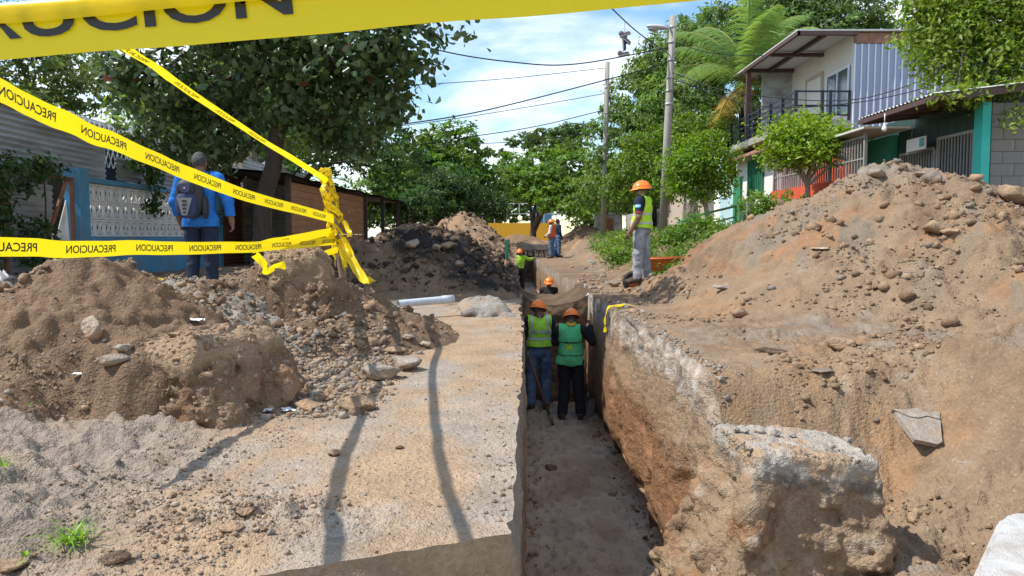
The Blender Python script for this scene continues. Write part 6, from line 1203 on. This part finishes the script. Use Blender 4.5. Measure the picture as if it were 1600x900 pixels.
def tree(name, label, trunk, r0, r1, blobs, n, size, base, asp=.45, six=False, clump=.28, per=22, alt=None, palt=.1, bark=BARK, mat_=None, shell=.55, limbs=True, droop=.4, group=None, cat='tree'):
    TI[0] += 1; r = np.random.default_rng(500 + TI[0]); b0 = Vector(trunk[0]); T = thing(name, label, cat, b0, group)
    sp = spline(trunk, 6); sp = sp + np.stack([.03 * vnoise(np.arange(len(sp)) * .5, TI[0], 0), .03 * vnoise(np.arange(len(sp)) * .5, TI[0], 9), 0 * sp[:, 0]], 1) * (r0 / .1)
    mb = MB(); rr = np.linspace(r0, r1, len(sp)); rr[:3] *= (1.25, 1.12, 1.04); mb.tube(sp, list(rr), 10); mb.obj('trunk', bark, T, True)
    if limbs:
        tip = np.array(trunk[-1], float); lo = np.array(trunk[-2], float) if len(trunk) > 1 else tip
        for k, bl in enumerate(blobs):
            st_ = lo + (tip - lo) * r.uniform(.3, 1.0); en = np.array(bl[:3]) + r.normal(size=3) * .1; md = (st_ + en) / 2 + np.array((0, 0, .12 * np.linalg.norm(en - st_))) + r.normal(size=3) * .08
            l_ = MB(); s_ = spline([st_, md, en], 6); l_.tube(s_, list(np.linspace(r1 * .75, r1 * .15, len(s_))), 6); l_.obj('limb', bark, T, True)
    C, Nn, K = crown_points(blobs, n, clump, per, shell, r); cols = leafcols(len(C), base, K, r, alt, palt); V_, Fc, cc = leaves(C, Nn, np.full(len(C), size), cols, asp, six, droop, r); add('crown', V_, Fc, mat_ or LEAF, T, col=cc, smooth=False); return T
def B(px, py, d, rx, rz, ry=None): p = P(px, py, d); return (p.x, p.y, p.z, rx, ry or rx, rz)
# almond tree, left foreground
bl = [B(195, 100, 12.3, .55, .4), B(225, 140, 12.6, .7, .5), B(300, 130, 12.6, 1.0, .75), B(265, 210, 13.2, .75, .5), B(350, 190, 13.4, 1.0, .75), B(420, 60, 12, 1.3, .9), B(540, 95, 11.4, 1.0, .55), B(610, 95, 11.0, .62, .45), B(575, 165, 11.8, .75, .5), B(605, 160, 11.4, .35, .45), B(520, 195, 12.8, .8, .5), B(560, 225, 13.2, .5, .35),
      B(330, 240, 13.6, .6, .35), B(640, 62, 10.9, .45, .35), B(715, 62, 11.0, .16, .2), B(300, -10, 11.6, 1.2, .8), B(560, -10, 11.2, 1.2, .6), B(690, -30, 11, .5, .5), B(470, 140, 12.4, 1.0, .8)]
tb = P(403, 392, 12.9); tree('almond_tree', 'broad-leaved almond tree with dark trunk and shaded crown, left', [(tb.x, 12.9, .1), P(412, 330, 12.9), P(432, 230, 12.8), P(448, 150, 12.6), P(462, 60, 12.3)], .165, .10, [(x, y, z, a * .92, b * .92, c * .9) for x, y, z, a, b, c in bl], 12500, .165, (.085, .13, .045), .58, True, .34, 11, (.26, .07, .03), .006, BARK, LEAFT, .35)
# trees behind the left fences
tree('leafy_tree', 'sunlit light green tree filling the gap behind the almond tree', [(-7.2, 17.6, .2), (-7.1, 17.6, 2.2)], .14, .08, [B(330, 170, 17.8, 1.3, 1.0), B(250, 200, 17.6, 1.0, .7), B(440, 200, 18.2, 1.2, .9), B(235, 170, 17, .8, .7), B(400, 110, 18.5, 1.5, 1.0)], 8500, .15, (.15, .23, .035), .5, shell=.35)
tree('leafy_tree', 'bushy tree behind the corrugated fence at the far left edge', [(-13, 22, .1), (-12.8, 22, 3)], .2, .1, [B(40, 120, 22, 1.6, 1.2), B(110, 140, 23, 1.5, .9), B(10, 180, 20, 1.2, .9), B(120, 105, 24, 1.2, .8), B(-60, 120, 21, 1.6, 1.3), B(20, 60, 22, 1.3, 1.0)], 9000, .18, (.10, .145, .035), .5, shell=.35)
tree('shade_tree', 'large dark tree above the shed roof', [(-7.6, 24, .1), (-7.4, 24, 3)], .22, .12, [B(560, 200, 24, 1.9, 1.5), B(620, 260, 25, 1.3, .9), B(480, 150, 25, 2.2, 1.6), B(580, 240, 22, 1.0, .6), B(500, 240, 23, 1.3, .7), B(390, 170, 26, 2.5, 1.9)], 12000, .19, (.062, .12, .03), .46, shell=.4)
tree('round_tree', 'dense round green tree in the middle distance left of the street', [(-5, 38, .1), (-4.8, 38, 3.5)], .3, .15, [B(660, 250, 38, 1.9, 1.6), B(705, 235, 39, 1.9, 1.5), B(690, 280, 37, 2.2, 1.4), B(625, 285, 36, 1.5, 1.3), B(745, 290, 38, 1.4, 1.5), B(720, 315, 37, 1.5, .9), B(600, 300, 33, 1.3, 1.0)], 17000, .27, (.095, .18, .03), .5, shell=.4)
tree('dark_tree', 'dark drooping tree overhanging the reddish heap', [(-3.4, 33, .1), (-3.3, 33, 2.2)], .2, .1, [B(690, 310, 33, 1.3, .9), B(735, 312, 34, 1.0, .8), B(650, 320, 31, 1.0, .7), B(770, 320, 36, .9, .7), B(700, 285, 34, 1.4, .8)], 8000, .2, (.05, .105, .028), .46, shell=.3)
# far centre
tree('far_tree', 'bright green far tree just left of the orange-vested worker', [(1.2, 47, .1), (1.3, 47, 2.5)], .25, .14, [B(820, 285, 47, 1.7, 1.3), B(860, 290, 46, 1.9, 1.3), B(890, 270, 45, 1.7, 1.5), B(845, 262, 48, 1.9, 1.2), B(900, 305, 43, 1.3, 1.0), B(915, 318, 40, 1.1, .7), B(890, 325, 42, 1.0, .5), B(800, 262, 50, 1.3, 1.0), B(870, 312, 44, 1.4, .8)], 15000, .28, (.115, .21, .034), .5, shell=.4)
tree('umbrella_tree', 'flat-topped spreading tree on the skyline above the far tree', [(2.4, 66, .1), (2.2, 66, 6.0)], .35, .2, [B(860, 212, 66, 2.6, .6), B(820, 222, 65, 1.8, .5), B(900, 205, 66, 2.0, .7), B(885, 225, 64, 2.2, .6), B(780, 240, 62, .9, .4), B(870, 240, 62, 2.6, .7)], 9500, .30, (.085, .145, .035), .5, shell=.2)
tree('backdrop_tree', 'wide dark tree closing the end of the street', [(-2, 72, .1), (-2, 72, 4)], .4, .2, [B(760, 300, 70, 2.8, 2.2), B(690, 280, 70, 3.0, 2.5), B(820, 310, 72, 2.8, 1.8), B(880, 300, 72, 3.0, 2.0), B(790, 330, 66, 2.4, 1.2), B(950, 290, 70, 3.4, 2.6)], 13000, .46, (.07, .13, .03), .55, shell=.3)
# right side
tree('mango_tree', 'tall dense mango tree behind the farther utility pole', [(6.4, 35, .9), (6.5, 35, 4)], .35, .2, [B(975, 230, 34, 1.9, 1.9), B(1010, 160, 34, 2.0, 1.8), B(960, 290, 33, 1.4, 1.3), B(1030, 230, 33, 2.0, 1.9), B(1015, 125, 35, 1.3, 1.0), B(940, 285, 37, 1.3, 1.3), B(1040, 100, 33, 1.6, 1.3), B(1060, 170, 31, 1.8, 1.6)], 22000, .25, (.125, .21, .05), .36, droop=1.0, shell=.45)
tree('mango_tree', 'huge mango tree rising above the palm and the lamp', [(9.5, 32, .9), (9.5, 32, 5)], .4, .22, [B(1090, 90, 31, 1.9, 1.6), B(1140, 60, 32, 2.1, 1.7), B(1120, 140, 30, 2.0, 1.8), B(1200, 60, 32, 2.2, 1.8), B(1180, 15, 33, 2.2, 1.6), B(1090, 220, 29, 1.5, 1.4), B(1150, 200, 31, 2.0, 1.6), B(1230, 130, 31, 2.2, 1.8), B(1080, 60, 33, 1.3, 1.0)], 22000, .25, (.12, .20, .05), .36, droop=1.0, shell=.45)
tree('mango_tree', 'broad tree crown behind the roof of the blue grey house', [(14, 31, .9), (14, 31, 6)], .4, .22, [B(1270, 30, 32, 2.3, 1.4), B(1330, 30, 31, 2.0, 1.1), B(1240, 5, 33, 2.3, 1.5), B(1365, 45, 30, 1.1, .7), B(1300, 70, 31, 2.4, 1.3), B(1310, 0, 32, 1.8, .9)], 13000, .25, (.095, .16, .046), .38, droop=.8, shell=.4)
tree('light_tree', 'light green young tree between the two utility poles', [(5.4, 27.5, .95), (5.5, 27.5, 2.3)], .10, .07, [B(1000, 265, 28, 1.2, 1.0), B(1020, 225, 28, 1.1, .7), B(975, 290, 28, .8, .7), B(1035, 290, 27, .9, .8), B(1060, 210, 27, .9, .6), B(1100, 195, 27, 1.0, .5), B(1085, 225, 26, .9, .5)], 7000, .16, (.115, .20, .026), .48)
tree('small_round_tree', 'small round-crowned street tree beside the green handrail', [(5.05, 20, .95), (5.05, 20, 1.5), (5.0, 20, 2.0)], .075, .05, [B(1090, 258, 20, .72, .62), B(1065, 272, 20, .5, .5), B(1120, 268, 20, .5, .5), B(1095, 235, 20, .55, .4), B(1085, 292, 20, .55, .35), B(1118, 295, 20.2, .35, .28), B(1140, 245, 20, .25, .2), B(1052, 245, 20, .25, .22), B(1110, 218, 20, .28, .2), B(1050, 300, 20, .25, .2)], 6500, .11, (.14, .26, .028), .52, bark=BARKG, clump=.34, shell=.25)
tree('small_tree', 'small bright green tree in front of the railing wall and balcony', [(6.55, 17.2, .95), (6.6, 17.2, 1.8), (6.55, 17.2, 2.3)], .07, .045, [B(1262, 212, 17.2, .72, .38), B(1225, 222, 17.2, .5, .35), B(1300, 222, 17.0, .52, .36), B(1260, 240, 17, .7, .28), B(1220, 250, 17.2, .4, .22), B(1245, 190, 17.2, .4, .22), B(1318, 240, 16.9, .3, .2), B(1200, 205, 17.2, .22, .16), B(1335, 215, 17, .2, .14), B(1285, 188, 17.3, .24, .14), B(1212, 235, 17, .3, .16)], 6500, .105, (.18, .29, .026), .55, bark=BARKG, clump=.36, shell=.2)
tree('overhanging_tree', 'large feathery tree overhanging the block wall at the upper right', [(9.0, 14.6, .9), P(1512, 150, 14.6), P(1508, 110, 14.4), P(1530, 50, 14.2)], .13, .08, [B(1470, 60, 13.6, .75, .6), B(1520, 40, 14, 1.0, .8), B(1580, 60, 14, 1.0, .8), B(1480, 110, 13.4, .55, .35), B(1545, 110, 13.6, .9, .5), B(1450, 30, 13.8, .5, .4), B(1590, 130, 13.4, .7, .45), B(1535, 148, 13, .7, .18), B(1490, 150, 12.6, .5, .14), B(1600, 10, 14, 1.2, .9), B(1500, 0, 14, .9, .6), B(1600, 185, 12.4, .25, .22), B(1435, 75, 13.6, .3, .25), B(1440, 0, 13.6, .5, .25)], 21000, .11, (.16, .24, .035), .45, bark=BARK, clump=.26, shell=.3)
for i, (lb, bl_) in enumerate((('low leafy thicket behind the shed at the left end of the street', [B(560, 330, 52, 2.4, 1.6), B(610, 320, 55, 2.2, 1.8), B(500, 310, 50, 2.4, 2.0), B(650, 335, 55, 2.2, 1.3)]), ('low leafy thicket beyond the reddish heap', [B(700, 335, 62, 2.4, 1.4), B(750, 335, 64, 2.2, 1.3), B(660, 310, 62, 2.4, 1.6)]), ('dense thicket behind the far worker and the far pole', [B(900, 325, 58, 2.2, 1.6), B(950, 320, 56, 2.4, 1.7), B(1000, 315, 54, 2.2, 1.8), B(930, 345, 52, 1.6, 1.0), B(1050, 310, 50, 2.2, 1.8)]), ('dark thicket along the fence behind the backpack man', [B(420, 300, 30, 1.6, 1.4), B(330, 290, 28, 1.6, 1.4), B(240, 270, 26, 1.6, 1.3), B(470, 310, 32, 1.5, 1.2)]))):
    tree('thicket', lb, [(bl_[0][0], bl_[0][1], .05), (bl_[0][0], bl_[0][1], 1.0)], .08, .05, bl_, 5500, .36 if i < 3 else .2, (.07, .13, .03), .55, shell=.15, clump=.5, cat='thicket')
# palm
pc = P(1168, 132, 25); T = thing('coconut_palm', 'coconut palm with arching fronds left of the balcony', 'palm', (pc.x, 25, .9)); mb = MB(); sp = spline([(pc.x + .1, 25, .8), (pc.x + .15, 25, 3), (pc.x, 25, pc.z - .2)], 8); mb.tube(sp, list(np.linspace(.17, .12, len(sp))), 10); mb.obj('trunk', BARKG, T, True)
r = np.random.default_rng(77)
for i in range(19):
    az = i * 2.4 + r.uniform(-.3, .3); el = [1.4, 1.25, 1.05, .85, .6, .35, .05][i % 7] + r.uniform(-.1, .1); L_ = r.uniform(2.8, 3.8); pts = []; p = np.array(pc, float); e = el
    for k in range(13): pts.append(p.copy()); p = p + np.array((math.cos(az) * math.cos(e), math.sin(az) * math.cos(e), math.sin(e))) * L_ / 12; e -= .055 + .012 * k
    pts = np.array(pts); tt = np.gradient(pts, axis=0); tt /= np.linalg.norm(tt, axis=1, keepdims=True); sd = np.cross(tt, (0, 0, 1.0)); sd /= np.maximum(np.linalg.norm(sd, axis=1, keepdims=True), .05)
    mb = MB(); mb.tube(pts, list(np.linspace(.03, .006, 13)), 5); st_ = mb.obj('frond', mat('frond_stem', (.28, .26, .06), .6) if i == 0 else bpy.data.materials['frond_stem'], T, True); Vv = []; Fv = []; Cv = []; dry = i % 7 >= 6
    for q in np.linspace(.10, .99, 72):
        s = q * 12; i0 = min(int(s), 11); f_ = s - i0; c = pts[i0] * (1 - f_) + pts[i0 + 1] * f_
        for sg in (-1, 1):
            ll = .80 * math.sin(math.pi * min(1, q * .85 + .12)) ** .6 * r.uniform(.85, 1.1); d = sd[i0] * sg * .75 + tt[i0] * .55 + np.array((0, 0, -.25 - .3 * r.uniform())); d /= np.linalg.norm(d); w_ = tt[i0] * .017; n0 = len(Vv); m2 = c + d * ll * .5; en = c + d * ll + np.array((0, 0, -.22 * ll))
            Vv += [c - w_, c + w_, m2 + w_ * 1.1, m2 - w_ * 1.1, en]; Fv += [(n0, n0+1, n0+2), (n0, n0+2, n0+3), (n0+3, n0+2, n0+4)]; Cv += [np.array((.38, .30, .10) if dry else (.15, .245, .06)) * r.uniform(.75, 1.25)] * 5
    add('leaflets', np.array(Vv), np.array(Fv), LEAF, st_, col=np.array(Cv), smooth=False)
for i in range(6): v, f = FROCKS[i]; a = i * 1.05; add('coconut', v * .11 + np.array(pc) + np.array((math.cos(a) * .18, math.sin(a) * .18, -.28)), f, mat('coconut_husk', (.42, .22, .05), .7) if i == 0 else bpy.data.materials['coconut_husk'], T)
# verge weeds and shrubs on the right bank
def weeds(name, label, X, Y, h, n, size, base, zf=None):
    k = rng.integers(0, len(X), n); x = X[k] + rng.normal(size=n) * .10; y = Y[k] + rng.normal(size=n) * .10; z = (zf or top_z)(x, y) + np.abs(rng.normal(size=n)) * h; C = np.stack([x, y, z], 1); Nn = np.tile(np.array((-.2, -.3, .9)), (n, 1)); kk = rng.uniform(.6, 1.25, len(X))[k]
    V_, Fc, cc = leaves(C, Nn, np.full(n, size), leafcols(n, base, kk, rng), .55); return add(name, V_, Fc, LEAF, col=cc, smooth=False)
Y = np.exp(rng.uniform(math.log(12.5), math.log(38), 2600)); X = rng.uniform(2.2, 6.4, 2600); e0 = 2.5 + .05 * (Y - 14) + .5 * fbm(X, Y, 3, .6, 3); m_ = (X > e0) & (fbm(X, Y, 6, .8, 3) > -.12)
tag(weeds('verge_weeds', None, X[m_], Y[m_], .09, 24000, .085, (.105, .19, .028)), 'low green weeds covering the right bank', 'weeds', kind='stuff')
def shrub(label, pts, h, n, size, base):
    C = []; r = np.random.default_rng(int(abs(pts[0][0]) * 100) + n); T = thing('shrub', label, 'shrub', (pts[0][0], pts[0][1], tz(pts[0][0], pts[0][1]))); bb = [(x, y, tz(x, y) + h * .5, s, s, h * .6) for x, y, s in pts]; mb = MB()
    for x, y, s in pts: mb = MB(); mb.tube([(x, y, tz(x, y) - .05), (x + .05, y, tz(x, y) + h * .6)], .015, 5); mb.obj('stem', BARK, T, True)
    C, Nn, K = crown_points(bb, n, .14, 14, .2, r); V_, Fc, cc = leaves(C, Nn, np.full(len(C), size), leafcols(len(C), base, K, r), .5, r=r); add('foliage', V_, Fc, LEAF, T, col=cc, smooth=False)
shrub('leafy green shrub along the bank behind the wheelbarrow', [(3.55, 16.4, .5), (4.0, 16.8, .5), (4.3, 17.3, .5)], .42, 2600, .09, (.10, .20, .028)); shrub('tall weedy shrub growing up behind the large right heap', [(4.8, 14.8, .45), (5.3, 15.2, .45), (5.7, 15.6, .4)], .75, 2600, .09, (.12, .21, .03)); shrub('low green shrub left of the standing worker on the verge', [(2.9, 20, .7), (3.4, 21, .7), (3.2, 23, .8)], .35, 2600, .10, (.14, .24, .035))
# vines on the left fence
def vine(label, pts, n, base=(.040, .085, .022)):
    r = np.random.default_rng(n); T = thing('vine', label, 'vine', (pts[0][0], pts[0][1], .15)); mb = MB(); mb.tube(spline([(p[0], p[1], p[2]) for p in pts], 5), .012, 5); mb.obj('stem', BARK, T, True); C, Nn, K = crown_points([(p[0], p[1], p[2], .12, p[3], p[4]) for p in pts], n, .16, 12, .1, r); Nn[:, 0] += .8; V_, Fc, cc = leaves(C, Nn, np.full(len(C), .085), leafcols(len(C), base, K, r), .65, r=r); add('foliage', V_, Fc, LEAF, T, col=cc, smooth=False)
vine('dark green vine smothering the rusty gate at the left edge', [(-6.5, 9.3, .6, .5, .5), (-6.5, 9.6, 1.2, .6, .5), (-6.5, 10.0, 1.75, .7, .3), (-6.5, 10.7, 1.9, .6, .2), (-6.55, 10.6, .8, .5, .5), (-6.5, 8.8, 1.6, .6, .6)], 3200)
vine('vine hanging over the decorative blocks and corrugated strip', [(-6.55, 13.9, 2.4, .35, .3), (-6.5, 14.0, 2.0, .25, .3), (-6.5, 14.1, 1.6, .2, .3), (-6.55, 13.6, 2.2, .3, .2)], 1000); vine('small vine low on the decorative block fence', [(-6.5, 16.3, 1.0, .3, .15), (-6.5, 16.8, 1.3, .2, .3)], 420)
# grass tufts
def tuft(px, py, n, L_, label):
    p = hit(px, py); r = np.random.default_rng(px); T = thing('grass_tuft', label, 'grass', tuple(p)); Vv = []; Fv = []; Cv = []
    for i in range(n):
        az = r.uniform(0, 6.28); el = r.uniform(.35, 1.35); ln = L_ * r.uniform(.5, 1.1); c = np.array(p) + np.array((r.normal() * .02, r.normal() * .02, 0)); d = np.array((math.cos(az), math.sin(az), 0)); sd = np.array((-math.sin(az), math.cos(az), 0)) * .0045; e = el; q = c.copy(); n0 = len(Vv); cb_ = np.array((.20, .36, .055)) * r.uniform(.7, 1.2)
        for k in range(6):
            w_ = sd * (1 - k / 5.2); Vv += [q - w_, q + w_]; Cv += [cb_, cb_]; q = q + (d * math.cos(e) + np.array((0, 0, math.sin(e)))) * ln / 5; e -= .30
        Fv += [(n0+2*k, n0+2*k+1, n0+2*k+3, n0+2*k+2) for k in range(5)]
    add('blades', np.array(Vv), np.array(Fv), LEAF, T, col=np.array(Cv), smooth=False)
tuft(112, 848, 46, .15, 'bright green grass tuft growing in the sand, bottom left'); tuft(2, 730, 14, .08, 'small grass sprig at the left edge of the sand'); tuft(46, 633, 8, .04, 'tiny green sprout on the grey sand below the left heap'); tuft(42, 872, 7, .07, 'thin pale grass sprig left of the bright tuft')
# litter
TEAL = mat('teal_plastic', (.10, .62, .50), .5); mb = MB(); p = hit(927, 412); mb.box(Vector(p) + Vector((0, 0, .03)), (.26, .2, .05), Matrix.Rotation(.3, 3, 'Y'), .02); tag(mb.obj('plastic_scrap', TEAL, origin=p), 'teal plastic scrap lying on the soil near the verge', 'litter')
mb = MB(); p = G(1018, 868, FLZ + .03); mb.box(p, (.05, .07, .012), Matrix.Rotation(.4, 3, 'Y') @ Matrix.Rotation(.5, 3, 'Z'), .004); tag(mb.obj('leaf_litter', mat('lime_leaf', (.42, .55, .08), .6), origin=p), 'single lime green leaf scrap on the trench floor', 'litter')
for (px, py, s, lb) in ((300, 503, .05, 'torn white plastic scrap on the left heap shoulder'), (435, 645, .06, 'white plastic rags among the rubble at the heap foot'), (125, 592, .03, 'small white shell-like scrap on the grey sand slope')):
    p = hit(px, py); n_ = 9; u = np.linspace(-1, 1, n_); X, Y = np.meshgrid(u, u, indexing='ij'); Z = .5 * fbm(X, Y, px * .1, 1.6, 3) + .25; V_ = np.stack([X * s * 1.6, Y * s * .6, Z * s], -1).reshape(-1, 3); tag(add('plastic_scrap', V_ + np.array(p), grid_faces(n_, n_), ROOFW, origin=p, smooth=True), lb, 'litter')
